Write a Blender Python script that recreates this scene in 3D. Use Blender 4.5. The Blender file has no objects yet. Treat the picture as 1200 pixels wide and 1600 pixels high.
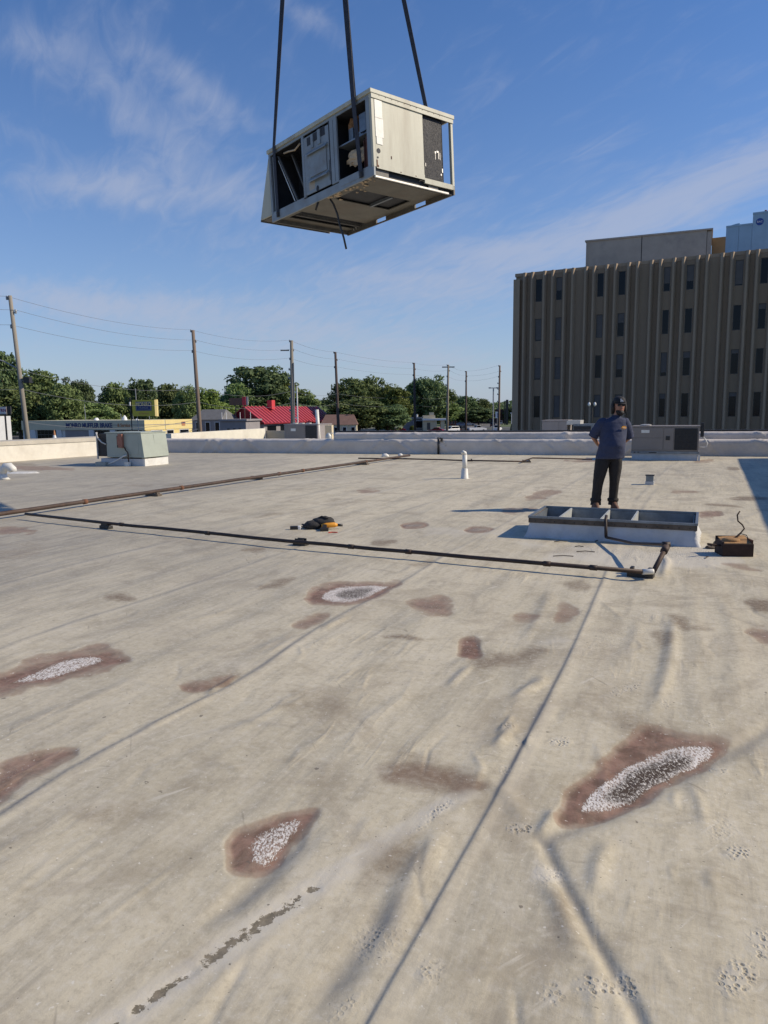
import bpy, bmesh, math, random
import numpy as np
from mathutils import Vector, Matrix
S = bpy.context.scene
C = S.collection
rad = math.radians
random.seed(4)

# ------------------------------------------------------------------ camera
FPX, CX, CY = 1150.0, 600.0, 800.0
PITCH, ROLL, EYE = math.atan(158 / FPX), 0.010, 1.6
fw = np.array([0, math.cos(PITCH), -math.sin(PITCH)])
_up = np.array([0, math.sin(PITCH), math.cos(PITCH)])
_rt = np.array([1.0, 0, 0])
rgt = math.cos(ROLL) * _rt - math.sin(ROLL) * _up
upv = math.sin(ROLL) * _rt + math.cos(ROLL) * _up
ORG = np.array([0, 0, EYE])
cam_d = bpy.data.cameras.new('camera')
cam = bpy.data.objects.new('camera', cam_d)
C.objects.link(cam)
m = Matrix(((rgt[0], upv[0], -fw[0], 0), (rgt[1], upv[1], -fw[1], 0), (rgt[2], upv[2], -fw[2], EYE), (0, 0, 0, 1)))
cam.matrix_world = m
cam_d.sensor_fit = 'VERTICAL'
cam_d.sensor_height = 36
cam_d.lens = 36 * FPX / 1600
cam_d.clip_start = 0.1
cam_d.clip_end = 6000
S.camera = cam

# ------------------------------------------------------------------ world and sun
SUN_EL, SUN_AZ = 34.5, 90.0          # degrees; azimuth clockwise from +Y
EXPOSURE = 0.0
w = bpy.data.worlds.new('World')
S.world = w
w.use_nodes = True
nt = w.node_tree
N, L = nt.nodes, nt.links
N.clear()


def wn(t, **k):
    n = N.new(t)
    for a, b in k.items():
        setattr(n, a, b)
    return n


def wmath(op, a, b=None, c=None, clamp=False):
    n = wn('ShaderNodeMath', operation=op, use_clamp=clamp)
    for i, v in enumerate((a, b, c)):
        if v is None:
            continue
        if isinstance(v, (int, float)):
            n.inputs[i].default_value = v
        else:
            L.new(v, n.inputs[i])
    return n.outputs[0]


sky = wn('ShaderNodeTexSky', sky_type='NISHITA', sun_disc=False)
sky.sun_elevation = rad(SUN_EL)
sky.sun_rotation = rad(SUN_AZ)
sky.air_density = 1.0
sky.dust_density = 0.2
sky.ozone_density = 3.8
sky.altitude = 200
bg = wn('ShaderNodeBackground')
bg.inputs[1].default_value = 0.122
out = wn('ShaderNodeOutputWorld')
tc = wn('ShaderNodeTexCoord')
sep = wn('ShaderNodeSeparateXYZ')
L.new(tc.outputs['Generated'], sep.inputs[0])
X, Y, Z = sep.outputs


def ray(x, y):
    return fw + rgt * (x - CX) / FPX - upv * (y - CY) / FPX


yy = wmath('MAXIMUM', Y, 0.05)
U = wmath('DIVIDE', X, yy)
V = wmath('DIVIDE', Z, yy)
front = wmath('GREATER_THAN', Y, 0.05)


def cloudpatch(px, py, rx, ry, ang, s):
    d = ray(px, py)
    u0, v0 = d[0] / d[1], d[2] / d[1]
    a = rad(-ang)
    du = wmath('SUBTRACT', U, float(u0))
    dv = wmath('SUBTRACT', V, float(v0))
    p = wmath('MULTIPLY_ADD', du, math.cos(a) / (rx / FPX), wmath('MULTIPLY', dv, math.sin(a) / (rx / FPX)))
    q = wmath('MULTIPLY_ADD', dv, math.cos(a) / (ry / FPX), wmath('MULTIPLY', du, -math.sin(a) / (ry / FPX)))
    r2 = wmath('MULTIPLY_ADD', p, p, wmath('MULTIPLY', q, q))
    return wmath('MULTIPLY', wmath('EXPONENT', wmath('MULTIPLY', r2, -1.0)), s)


def skynoise(scale, ang, stretch, detail=7, dist=0.6, seed=0.0):
    """streaky cirrus noise on a high flat layer"""
    zz = wmath('ADD', wmath('MAXIMUM', Z, 0.0), 0.16)
    cx = wmath('DIVIDE', X, zz)
    cy = wmath('DIVIDE', Y, zz)
    comb = wn('ShaderNodeCombineXYZ')
    L.new(cx, comb.inputs[0])
    L.new(cy, comb.inputs[1])
    comb.inputs[2].default_value = seed
    mp = wn('ShaderNodeMapping')
    L.new(comb.outputs[0], mp.inputs[0])
    mp.inputs['Rotation'].default_value = (0, 0, rad(ang))
    mp2 = wn('ShaderNodeMapping')
    L.new(mp.outputs[0], mp2.inputs[0])
    mp2.inputs['Scale'].default_value = (1, stretch, 1)
    no = wn('ShaderNodeTexNoise')
    L.new(mp2.outputs[0], no.inputs['Vector'])
    no.inputs['Scale'].default_value = scale
    no.inputs['Detail'].default_value = detail
    no.inputs['Roughness'].default_value = 0.58
    no.inputs['Distortion'].default_value = dist
    return no.outputs['Fac']


patches = [(190, 292, 200, 36, 4, .75), (300, 130, 95, 26, 38, .62), (245, 205, 150, 42, 30, .55),
           (480, 25, 70, 22, 30, .5), (60, 70, 120, 30, 12, .35), (30, 205, 80, 22, 18, .42),
           (150, 470, 260, 26, 6, .62), (330, 520, 330, 34, 9, .55), (650, 445, 170, 26, 2, .62),
           (560, 490, 210, 34, 4, .4), (640, 545, 130, 28, 12, .4), (1060, 305, 230, 46, -22, .7), (1170, 262, 130, 40, -20, .4),
           (890, 370, 170, 34, -12, .45), (740, 395, 90, 22, 5, .38), (930, 240, 90, 20, -30, .32),
           (480, 400, 160, 30, 8, .28), (700, 330, 160, 30, -20, .22)]
acc = None
for p in patches:
    g_ = cloudpatch(*p)
    acc = g_ if acc is None else wmath('ADD', acc, g_)
acc = wmath('MULTIPLY', acc, front)
n1 = skynoise(1.4, 52, 2.2, 8, 0.7, 3.1)
n2 = skynoise(4.8, 62, 3.0, 10, 0.9, 8.7)
nn = wmath('ADD', wmath('MULTIPLY', n1, 0.48), wmath('MULTIPLY', n2, 0.52))
cl = wmath('MULTIPLY_ADD', acc, 0.45, nn)              # placed clouds rise out of the noise
mr = wn('ShaderNodeMapRange', interpolation_type='SMOOTHSTEP')
L.new(cl, mr.inputs[0])
mr.inputs[1].default_value = 0.485
mr.inputs[2].default_value = 1.02
mr.inputs[3].default_value = 0.0
mr.inputs[4].default_value = 0.62
cov = wmath('MULTIPLY', mr.outputs[0], wmath('MULTIPLY', wmath('GREATER_THAN', Z, 0.0), 1.0), clamp=True)
mix = wn('ShaderNodeMix', data_type='RGBA')
L.new(cov, mix.inputs['Factor'])
hs = wn('ShaderNodeHueSaturation')
hs.inputs['Saturation'].default_value = 1.2
hs.inputs['Value'].default_value = 1.0
L.new(sky.outputs[0], hs.inputs['Color'])
hz = wn('ShaderNodeMix', data_type='RGBA')          # pale summer haze low in the sky, all the way round
L.new(wmath('MULTIPLY', wmath('EXPONENT', wmath('MULTIPLY', wmath('MAXIMUM', Z, 0.0), -5.2)), 0.82), hz.inputs['Factor'])
tint = wn('ShaderNodeMix', data_type='RGBA', blend_type='MULTIPLY')
tint.inputs['Factor'].default_value = 1.0
L.new(hs.outputs[0], tint.inputs['A'])
tint.inputs['B'].default_value = (0.90, 0.90, 1.05, 1)
L.new(tint.outputs['Result'], hz.inputs['A'])
hz.inputs['B'].default_value = (3.0, 3.65, 4.7, 1)
L.new(hz.outputs['Result'], mix.inputs['A'])
mix.inputs['B'].default_value = (3.7, 4.05, 5.1, 1)
L.new(mix.outputs['Result'], bg.inputs[0])
L.new(bg.outputs[0], out.inputs[0])

sd = bpy.data.lights.new('sun', 'SUN')
sun = bpy.data.objects.new('sun', sd)
C.objects.link(sun)
sd.energy = 4.5
sd.angle = rad(0.53)
sd.color = (1.0, 0.87, 0.68)
az, el = rad(SUN_AZ), rad(SUN_EL)
sv = Vector((math.sin(az) * math.cos(el), math.cos(az) * math.cos(el), math.sin(el)))
sun.rotation_euler = sv.to_track_quat('Z', 'Y').to_euler()
sun.location = (20, 0, 30)
S.view_settings.view_transform = 'Standard'
S.view_settings.look = 'None'
S.view_settings.gamma = 1
S.view_settings.exposure = EXPOSURE
S.view_settings.use_curve_mapping = False
S.render.engine = 'CYCLES'
S.render.resolution_x = 768
S.render.resolution_y = 1024


# ------------------------------------------------------------------ geometry helpers
def ground(x, y, z=0.0):
    d = ray(x, y)
    t = (z - EYE) / d[2]
    return Vector(ORG + t * d)


def at(x, y, Yd):
    d = ray(x, y)
    return Vector(ORG + d * Yd / d[1])


GA = rad(22.6)
G = Vector((math.sin(GA), math.cos(GA), 0))       # roof grid: away
P = Vector((math.cos(GA), -math.sin(GA), 0))      # roof grid: to the right
Zv = Vector((0, 0, 1))


class MB:
    def __init__(s):
        s.v, s.f = [], []

    def add(s, vs, fs):
        k = len(s.v)
        s.v += [tuple(v) for v in vs]
        s.f += [tuple(i + k for i in f) for f in fs]
        return s

    def box(s, x0, x1, y0, y1, z0, z1):
        return s.add([(x0, y0, z0), (x1, y0, z0), (x1, y1, z0), (x0, y1, z0), (x0, y0, z1), (x1, y0, z1), (x1, y1, z1), (x0, y1, z1)],
                     [(3, 2, 1, 0), (4, 5, 6, 7), (0, 1, 5, 4), (1, 2, 6, 5), (2, 3, 7, 6), (3, 0, 4, 7)])

    def prism(s, pts, ext):
        """closed outline pts (3-D) pushed by vector ext"""
        n = len(pts)
        e = Vector(ext)
        a = [Vector(p) for p in pts]
        vs = a + [p + e for p in a]
        fs = [tuple(reversed(range(n))), tuple(range(n, 2 * n))]
        fs += [(i, (i + 1) % n, (i + 1) % n + n, i + n) for i in range(n)]
        return s.add(vs, fs)

    def tube(s, pts, r, n=8, cap=True):
        pts = [Vector(p) for p in pts]
        rs = r if isinstance(r, (list, tuple)) else [r] * len(pts)
        k = len(s.v)
        t0 = (pts[1] - pts[0]).normalized()
        u = t0.orthogonal().normalized()
        for i, p in enumerate(pts):
            t = (pts[min(i + 1, len(pts) - 1)] - pts[max(i - 1, 0)])
            t = t.normalized() if t.length > 1e-9 else t0
            u = (u - t * u.dot(t))
            u = u.normalized() if u.length > 1e-6 else t.orthogonal().normalized()
            v = t.cross(u)
            for j in range(n):
                a = 2 * math.pi * j / n
                s.v.append(tuple(p + (u * math.cos(a) + v * math.sin(a)) * rs[i]))
        for i in range(len(pts) - 1):
            for j in range(n):
                a, b = k + i * n + j, k + i * n + (j + 1) % n
                s.f.append((a, b, b + n, a + n))
        if cap:
            s.f.append(tuple(k + j for j in reversed(range(n))))
            s.f.append(tuple(k + (len(pts) - 1) * n + j for j in range(n)))
        return s

    def loft(s, rings, n=16, cap=True):
        """rings: (cx,cy,cz,rx,ry) horizontal ellipses"""
        k = len(s.v)
        for (a, b, c, rx, ry) in rings:
            for j in range(n):
                t = 2 * math.pi * j / n
                s.v.append((a + rx * math.cos(t), b + ry * math.sin(t), c))
        for i in range(len(rings) - 1):
            for j in range(n):
                p, q = k + i * n + j, k + i * n + (j + 1) % n
                s.f.append((p, q, q + n, p + n))
        if cap:
            s.f.append(tuple(k + j for j in reversed(range(n))))
            s.f.append(tuple(k + (len(rings) - 1) * n + j for j in range(n)))
        return s

    def mesh(s, name):
        me = bpy.data.meshes.new(name)
        me.from_pydata(s.v, [], s.f)
        me.validate()
        me.update()
        bm = bmesh.new()
        bm.from_mesh(me)
        bmesh.ops.recalc_face_normals(bm, faces=bm.faces)
        bm.to_mesh(me)
        bm.free()
        return me

    def build(s, name, mat, parent=None, smooth=False, bevel=0, loc=None, rz=0):
        me = s.mesh(name)
        return link(name, me, mat, parent, smooth, bevel, loc, rz)


def link(name, me, mat, parent=None, smooth=False, bevel=0, loc=None, rz=0):
    if mat and not me.materials:
        me.materials.append(mat)
    o = bpy.data.objects.new(name, me)
    C.objects.link(o)
    o.parent = parent
    if loc is not None:
        o.location = loc
    o.rotation_euler = (0, 0, rz)
    if smooth:
        for p in me.polygons:
            p.use_smooth = True
    if bevel:
        b = o.modifiers.new('bevel', 'BEVEL')
        b.width = bevel
        b.segments = 2
        b.limit_method = 'ANGLE'
    return o


def tag(o, label=None, cat=None, group=None, kind=None):
    if label:
        o['label'] = label
    if cat:
        o['category'] = cat
    if group:
        o['group'] = group
    if kind:
        o['kind'] = kind
    return o


def empty(name, loc=(0, 0, 0), rz=0, label=None, cat=None, group=None):
    o = bpy.data.objects.new(name, None)
    C.objects.link(o)
    o.location = loc
    o.rotation_euler = (0, 0, rz)
    o.empty_display_size = 0.2
    return tag(o, label, cat, group)


def copy_tree(o, parent=None):
    c = o.copy()
    C.objects.link(c)
    c.parent = parent
    for ch in [x for x in bpy.data.objects if x.parent == o]:
        copy_tree(ch, c)
    return c


def text(name, body, size, mat, parent, loc, rot, depth=0.01, align='CENTER', sx=1.0, bold=0.0):
    cu = bpy.data.curves.new(name, 'FONT')
    cu.body = body
    cu.size = size
    cu.extrude = depth
    cu.offset = bold
    cu.align_x = align
    cu.align_y = 'CENTER'
    cu.resolution_u = 3
    t = bpy.data.objects.new(name + '_src', cu)
    C.objects.link(t)
    bpy.context.view_layer.update()
    me = bpy.data.meshes.new_from_object(t.evaluated_get(bpy.context.evaluated_depsgraph_get()))
    bpy.data.objects.remove(t)
    me.name = name
    me.materials.clear()
    me.materials.append(mat)
    o = bpy.data.objects.new(name, me)
    C.objects.link(o)
    o.parent = parent
    o.location = loc
    o.rotation_euler = rot
    o.scale = (sx, 1, 1)
    return o


# ------------------------------------------------------------------ materials
MATS = {}


def M(name, col, rough=0.6, metal=0.0, var=0.12, scale=3.0, bump=0.15, bscale=None, spec=0.5, dirt=None, dirtamt=0.0, streak=False, dist=0.01):
    if name in MATS:
        return MATS[name]
    mt = bpy.data.materials.new(name)
    mt.use_nodes = True
    n, l = mt.node_tree.nodes, mt.node_tree.links
    b = n['Principled BSDF']
    b.inputs['Roughness'].default_value = rough
    b.inputs['Metallic'].default_value = metal
    b.inputs['Specular IOR Level'].default_value = spec
    t = n.new('ShaderNodeTexCoord')
    mp = n.new('ShaderNodeMapping')
    l.new(t.outputs['Object'], mp.inputs[0])
    if streak:
        mp.inputs['Scale'].default_value = (1, 1, 0.12)
    no = n.new('ShaderNodeTexNoise')
    l.new(mp.outputs[0], no.inputs['Vector'])
    no.inputs['Scale'].default_value = scale
    no.inputs['Detail'].default_value = 7
    no.inputs['Roughness'].default_value = 0.65
    r = n.new('ShaderNodeValToRGB')
    l.new(no.outputs['Fac'], r.inputs[0])
    r.color_ramp.elements[0].position = 0.3
    r.color_ramp.elements[1].position = 0.7
    r.color_ramp.elements[0].color = tuple(max(0, c * (1 - var)) for c in col) + (1,)
    r.color_ramp.elements[1].color = tuple(min(1, c * (1 + var)) for c in col) + (1,)
    last = r.outputs[0]
    if dirt:
        n2 = n.new('ShaderNodeTexNoise')
        l.new(mp.outputs[0], n2.inputs['Vector'])
        n2.inputs['Scale'].default_value = scale * 0.7
        n2.inputs['Detail'].default_value = 9
        n2.inputs['Roughness'].default_value = 0.7
        m2 = n.new('ShaderNodeMapRange')
        l.new(n2.outputs['Fac'], m2.inputs[0])
        m2.inputs[1].default_value = 0.48
        m2.inputs[2].default_value = 0.72
        m2.inputs[4].default_value = dirtamt
        mx = n.new('ShaderNodeMix')
        mx.data_type = 'RGBA'
        l.new(m2.outputs[0], mx.inputs['Factor'])
        l.new(last, mx.inputs['A'])
        mx.inputs['B'].default_value = tuple(dirt) + (1,)
        last = mx.outputs['Result']
    l.new(last, b.inputs['Base Color'])
    if bump:
        n3 = n.new('ShaderNodeTexNoise')
        l.new(mp.outputs[0], n3.inputs['Vector'])
        n3.inputs['Scale'].default_value = bscale or scale * 5
        n3.inputs['Detail'].default_value = 5
        bp = n.new('ShaderNodeBump')
        bp.inputs['Strength'].default_value = bump
        bp.inputs['Distance'].default_value = dist
        l.new(n3.outputs['Fac'], bp.inputs['Height'])
        l.new(bp.outputs[0], b.inputs['Normal'])
    MATS[name] = mt
    return mt


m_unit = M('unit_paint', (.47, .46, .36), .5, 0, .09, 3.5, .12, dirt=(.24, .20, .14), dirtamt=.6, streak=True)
m_unit_shade = M('unit_paint_shaded', (.25, .29, .315), .5, 0, .1, 4, .08, dirt=(.16, .13, .1), dirtamt=.55)  # cabinet paint darkened and blued for the face turned from the sun
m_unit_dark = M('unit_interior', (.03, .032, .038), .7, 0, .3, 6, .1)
m_coil = M('condenser_coil', (.07, .07, .075), .5, .4, .25, 3, .5, bscale=120, streak=True)
m_rail = M('base_rail', (.13, .125, .115), .6, .2, .25, 5, .1, dirt=(.1, .06, .035), dirtamt=.6)
m_pan = M('underside_pan', (.15, .14, .115), .6, .1, .2, 3, .1, dirt=(.14, .1, .07), dirtamt=.7)
m_insul = M('insulation', (.62, .48, .32), .95, 0, .25, 12, .8, dist=.03)
m_rust = M('rust', (.17, .075, .04), .85, 0, .4, 9, .3, dirt=(.07, .035, .02), dirtamt=.8)
m_sheet = M('aluminium_lip', (.6, .58, .53), .4, .3, .1, 5, .05)
m_sticker = M('white_sticker', (.8, .78, .7), .5, 0, .1, 12, 0)
m_strap = M('strap_webbing', (.035, .04, .055), .8, 0, .35, 14, .3)
m_black = M('black_paint', (.025, .024, .024), .5, 0, .3, 8, .1)
m_galv = M('galvanised_steel', (.22, .25, .28), .45, .55, .25, 6, .1, dirt=(.1, .1, .1), dirtamt=.4)
m_galv_lt = M('galvanised_light', (.5, .52, .5), .5, .3, .15, 6, .1)
m_wood = M('weathered_wood', (.125, .10, .078), .85, 0, .35, 6, .4, dirt=(.06, .045, .035), dirtamt=.6)
m_membrane = M('membrane_flashing', (.56, .57, .58), .55, 0, .1, 3, .35, bscale=7, dirt=(.35, .33, .3), dirtamt=.5, dist=.03)
m_flash = M('wall_membrane', (.60, .55, .49), .55, 0, .12, 1.2, .5, bscale=2.5, dirt=(.33, .33, .33), dirtamt=.5, dist=.06)
m_cream = M('cream_wall_coating', (.72, .68, .58), .75, 0, .08, 1.5, .2, dirt=(.42, .36, .27), dirtamt=.35, dist=.02)
m_cap = M('wall_coping', (.5, .46, .38), .7, 0, .12, 3, .2)
m_pvc = M('white_pipe', (.72, .71, .66), .5, 0, .08, 5, .05, dirt=(.4, .37, .3), dirtamt=.4)
m_rtu = M('tan_grey_cabinet', (.25, .22, .195), .5, 0, .08, 2, .05)
m_rtu2 = M('pale_green_cabinet', (.37, .41, .35), .5, 0, .07, 2, .05, dirt=(.25, .25, .2), dirtamt=.3)
m_rtu_tan = M('tan_cabinet', (.34, .30, .27), .5, 0, .08, 2, .05)
m_grille = M('dark_grille', (.03, .03, .032), .5, .3, .3, 14, .4)
m_pipe = M('rusty_gas_pipe', (.062, .042, .034), .7, .2, .4, 5, .25, dirt=(.15, .08, .05), dirtamt=.6)
m_pipeb = M('black_gas_pipe', (.042, .030, .025), .6, .2, .4, 5, .2, dirt=(.10, .05, .035), dirtamt=.5)
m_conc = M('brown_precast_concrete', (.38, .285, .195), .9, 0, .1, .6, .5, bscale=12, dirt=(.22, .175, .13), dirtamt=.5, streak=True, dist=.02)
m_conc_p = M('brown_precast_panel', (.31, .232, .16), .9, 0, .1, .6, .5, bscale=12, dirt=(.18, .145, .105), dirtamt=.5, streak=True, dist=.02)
m_pent = M('grey_stucco', (.40, .36, .30), .9, 0, .12, .5, .3, dirt=(.2, .19, .18), dirtamt=.6)
m_glass = M('window_glass', (.007, .009, .013), .10, 0, .1, 1, 0, spec=.22)
m_blind = M('window_blind', (.15, .14, .135), .8, 0, .1, 2, 0)
m_frame = M('window_frame', (.10, .09, .08), .5, .3, .1, 4, 0)
m_cool = M('cooling_tower_blue', (.27, .42, .55), .5, 0, .08, 1, .05)
m_blue = M('logo_blue', (.015, .06, .28), .5, 0, .05, 4, 0)
m_white = M('white_paint', (.78, .78, .76), .5, 0, .04, 4, 0)
m_yellow = M('shop_yellow', (.74, .60, .26), .7, 0, .06, .8, .1)
m_shop = M('shop_fascia', (.56, .53, .38), .7, 0, .08, .6, .1)
m_shopw = M('shop_pier', (.62, .63, .62), .7, 0, .08, .8, .1)
m_navy = M('navy_letters', (.015, .035, .14), .5, 0, .05, 3, 0)
m_orange = M('orange_letters', (.45, .2, .09), .6, 0, .05, 3, 0)
m_signy = M('sign_yellow', (.55, .47, .05), .5, 0, .05, 2, 0)
m_redroof = M('red_metal_roof', (.24, .018, .030), .45, .1, .12, .8, .05)
m_reddark = M('red_metal_dark', (.26, .02, .04), .5, .1, .12, .8, .05)
m_redchim = M('red_chimney', (.62, .05, .06), .6, 0, .05, 2, 0)
m_brownroof = M('brown_shingle_roof', (.17, .10, .08), .9, 0, .15, 1, .3)
m_greyroof = M('grey_shingle_roof', (.15, .15, .15), .9, 0, .15, 1, .3)
m_greywall = M('grey_wall', (.27, .25, .25), .8, 0, .1, .8, .1)
m_tanwall = M('tan_wall', (.6, .52, .36), .8, 0, .08, .8, .1)
m_brick = M('red_brick', (.34, .09, .06), .85, 0, .15, 1.5, .2)
m_darkb = M('dark_brown_cladding', (.05, .02, .022), .8, 0, .2, .6, .1)
m_pole = M('pole_timber', (.20, .15, .115), .9, 0, .25, 1.5, .4, streak=True)
m_polel = M('pole_timber_pale', (.25, .225, .185), .9, 0, .2, 1.5, .4, streak=True)
m_poled = M('pole_timber_dark', (.09, .065, .055), .9, 0, .25, 1.5, .4, streak=True)
m_wire = M('wire', (.13, .14, .16), .6, 0, .05, 1, 0)
m_metal = M('grey_metal', (.3, .31, .32), .5, .4, .1, 3, 0)
m_bark = M('bark', (.09, .07, .05), .95, 0, .3, 2, .5)
m_skin = M('skin', (.36, .18, .12), .5, 0, .1, 14, .05)
m_shirt = M('navy_shirt', (.036, .046, .092), .85, 0, .15, 9, .5, bscale=11, dist=.02)
m_pants = M('black_trousers', (.018, .016, .017), .85, 0, .3, 9, .4, bscale=12, dist=.02)
m_boot = M('brown_boot', (.13, .065, .04), .7, 0, .25, 12, .2)
m_hair = M('black_hair', (.012, .010, .010), .7, 0, .3, 20, .5)
m_cap_blk = M('black_cap_cloth', (.014, .014, .018), .8, 0, .2, 20, .2)
m_lens = M('sunglass_lens', (.02, .015, .012), .15, 0, .1, 5, 0)
m_burnt = M('charred_wood', (.045, .025, .018), .85, 0, .4, 7, .4)
m_rawwood = M('split_wood', (.42, .24, .10), .85, 0, .3, 7, .5, dirt=(.15, .07, .03), dirtamt=.8)
m_tool_y = M('yellow_plastic', (.75, .33, .03), .45, 0, .1, 8, 0)
m_canvas = M('black_canvas', (.035, .034, .035), .9, 0, .35, 12, .5, dist=.02)
m_copper = M('copper_brown', (.30, .13, .09), .6, .1, .3, 10, .1)
m_purple = M('sign_maroon', (.25, .09, .13), .6, 0, .1, 2, 0)
m_tire = M('tyre', (.02, .02, .02), .8, 0, .1, 4, 0)


# ------------------------------------------------------------------ terrain
def flat(name, pts, z, mat, kind='structure'):
    o = MB().add([(p[0], p[1], z) for p in pts], [tuple(range(len(pts)))]).build(name, mat)
    o['kind'] = kind
    return o


GZ = -4.5
m_grass = M('grass_ground', (.085, .105, .04), .95, 0, .35, .05, .2)
m_asph = M('asphalt', (.075, .073, .072), .9, 0, .25, .15, .2)
m_road = M('road_surface', (.13, .125, .12), .9, 0, .15, .1, .2)
m_paintline = M('road_paint', (.6, .58, .5), .8, 0, .1, 1, 0)
m_concg = M('pale_pavement', (.36, .34, .30), .9, 0, .15, .3, .1)
flat('ground', [(-2500, -600), (2500, -600), (2500, 4500), (-2500, 4500)], GZ, m_grass)
flat('parking_lot', [(-95, 50), (95, 50), (60, 246), (-110, 230)], GZ + .02, m_asph)
# the road that leaves towards the upper right
r0, r1 = Vector((30, 262, 0)), Vector((118, 640, 0))
rd = (r1 - r0).normalized()
rn = Vector((rd.y, -rd.x, 0))
flat('road', [r0 - rn * 8, r0 + rn * 8, r1 + rn * 8, r1 - rn * 8], GZ + .03, m_road)
flat('cross_road', [(-220, 238), (95, 252), (95, 264), (-220, 250)], GZ + .026, m_road)
for k in range(14):
    a = r0 + rd * (8 + k * 14)
    flat('lane_marking', [a - rn * .1, a + rn * .1, a + rd * 5 + rn * .1, a + rd * 5 - rn * .1], GZ + .036, m_paintline)
flat('pavement', [(-5, 264.5), (26, 266), (26, 269), (-5, 267.5)], GZ + .12, m_concg)

# ------------------------------------------------------------------ the roof we stand on
L0, L1 = ground(0, 722.5), ground(150, 712)
F0, F2 = ground(200, 706.5), ground(1150, 713)
ld = (L1 - L0).normalized()
fd = (F2 - F0).normalized()


def isect(a, d, b, e):
    # a + t d = b + s e in xy
    det = d.x * (-e.y) + e.x * d.y
    t = ((b.x - a.x) * (-e.y) + e.x * (b.y - a.y)) / det
    return a + d * t


CN = isect(L0, ld, F0, fd)                       # far left corner
RW0 = Vector((5.45, 10.4, 0)) + Vector((4.42, 0, 0))
RWd = Vector((6.22, 13.9, 0)).normalized()
CE = isect(F0, fd, RW0, RWd)                     # far right corner
BACK = -14.0
BL = L0 - ld * ((L0.y - BACK) / ld.y)
BR = RW0 - RWd * ((RW0.y - BACK) / RWd.y)
POLY = [np.array([p.x, p.y]) for p in (BL, CN, CE, BR)]

dense = np.arange(-33, 33.001, 66 / 760)
side = np.concatenate([np.arange(33.5, 60, 1.0), np.arange(60, 180, 4.0)])
TH = np.concatenate([-side[::-1], dense, side])
TH = np.radians(TH)
NR = 560
R0_ = 0.9
dirs = np.stack([np.sin(TH), np.cos(TH)], 1)
Rmax = np.full(len(TH), 1e9)
for i in range(4):
    a, b = POLY[i], POLY[(i + 1) % 4]
    e = b - a
    det = dirs[:, 0] * (-e[1]) + e[0] * dirs[:, 1]
    t = (a[0] * (-e[1]) + e[0] * a[1]) / np.where(abs(det) < 1e-9, 1e-9, det)
    s_ = (dirs[:, 0] * a[1] - dirs[:, 1] * a[0]) / np.where(abs(det) < 1e-9, 1e-9, det)
    ok = (t > 0) & (s_ >= -1e-6) & (s_ <= 1 + 1e-6)
    Rmax = np.where(ok & (t < Rmax), t, Rmax)
Rmax = np.minimum(Rmax + 0.1, 60)
k = np.linspace(0, 1, NR)
RR = R0_ * (Rmax[None, :] / R0_) ** k[:, None]
VX = RR * dirs[None, :, 0]
VY = RR * dirs[None, :, 1]
nT = len(TH)
xs, ys = VX.ravel(), VY.ravel()


def proj(x, y, z=0.0):
    dx, dy, dz = x, y, z - EYE
    d = dx * fw[0] + dy * fw[1] + dz * fw[2]
    d = np.where(d < 0.05, 0.05, d)
    return CX + FPX * (dx * rgt[0] + dy * rgt[1] + dz * rgt[2]) / d, CY - FPX * (dx * upv[0] + dy * upv[1] + dz * upv[2]) / d


PX, PY = proj(xs, ys)
inview = (ys > 0.3)


def vnoise(x, y, seed=0):
    xi, yi = np.floor(x).astype(np.int64), np.floor(y).astype(np.int64)
    fx, fy = x - xi, y - yi
    fx = fx * fx * (3 - 2 * fx)
    fy = fy * fy * (3 - 2 * fy)

    def h(a, b):
        v = (a * 374761393 + b * 668265263 + seed * 974634777) & 0xffffffff
        v = ((v ^ (v >> 13)) * 1274126177) & 0xffffffff
        return ((v ^ (v >> 16)) & 0xffff) / 65535.0
    return (h(xi, yi) * (1 - fx) + h(xi + 1, yi) * fx) * (1 - fy) + (h(xi, yi + 1) * (1 - fx) + h(xi + 1, yi + 1) * fx) * fy


def fbm(x, y, seed=0, o=4):
    a, s_, t = 0.5, 0, 0
    for i in range(o):
        s_ = s_ + a * vnoise(x, y, seed + i)
        t += a
        x, y, a = x * 2.03, y * 2.03, a * .5
    return s_ / t - .5


# grid coordinates (a along G, b along P)
ga = xs * G.x + ys * G.y
gb = xs * P.x + ys * P.y
H = np.zeros_like(xs)
A_red = np.zeros_like(xs)
A_white = np.zeros_like(xs)
A_brown = np.zeros_like(xs)
A_dark = np.zeros_like(xs)
A_pit = np.zeros_like(xs)
A_grey = np.zeros_like(xs)  # dirt, and shade painted into laps and valleys
A_pale = np.zeros_like(xs)
A_scar = np.zeros_like(xs)


def near_idx(x0, x1, y0, y1, u, v):
    return np.nonzero((u > x0) & (u < x1) & (v > y0) & (v < y1))[0]


def polydist(pts, pad=.6):
    ax_ = [p.x for p in pts]
    ay_ = [p.y for p in pts]
    ix = near_idx(min(ax_) - pad, max(ax_) + pad, min(ay_) - pad, max(ay_) + pad, xs, ys)
    b_, s2_, f2_ = polydist_(pts, xs[ix], ys[ix])
    best = np.full(xs.shape, 1e3)
    side_ = np.zeros_like(xs)
    frac = np.zeros_like(xs)
    best[ix], side_[ix], frac[ix] = b_, s2_, f2_
    return best, side_, frac


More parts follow.
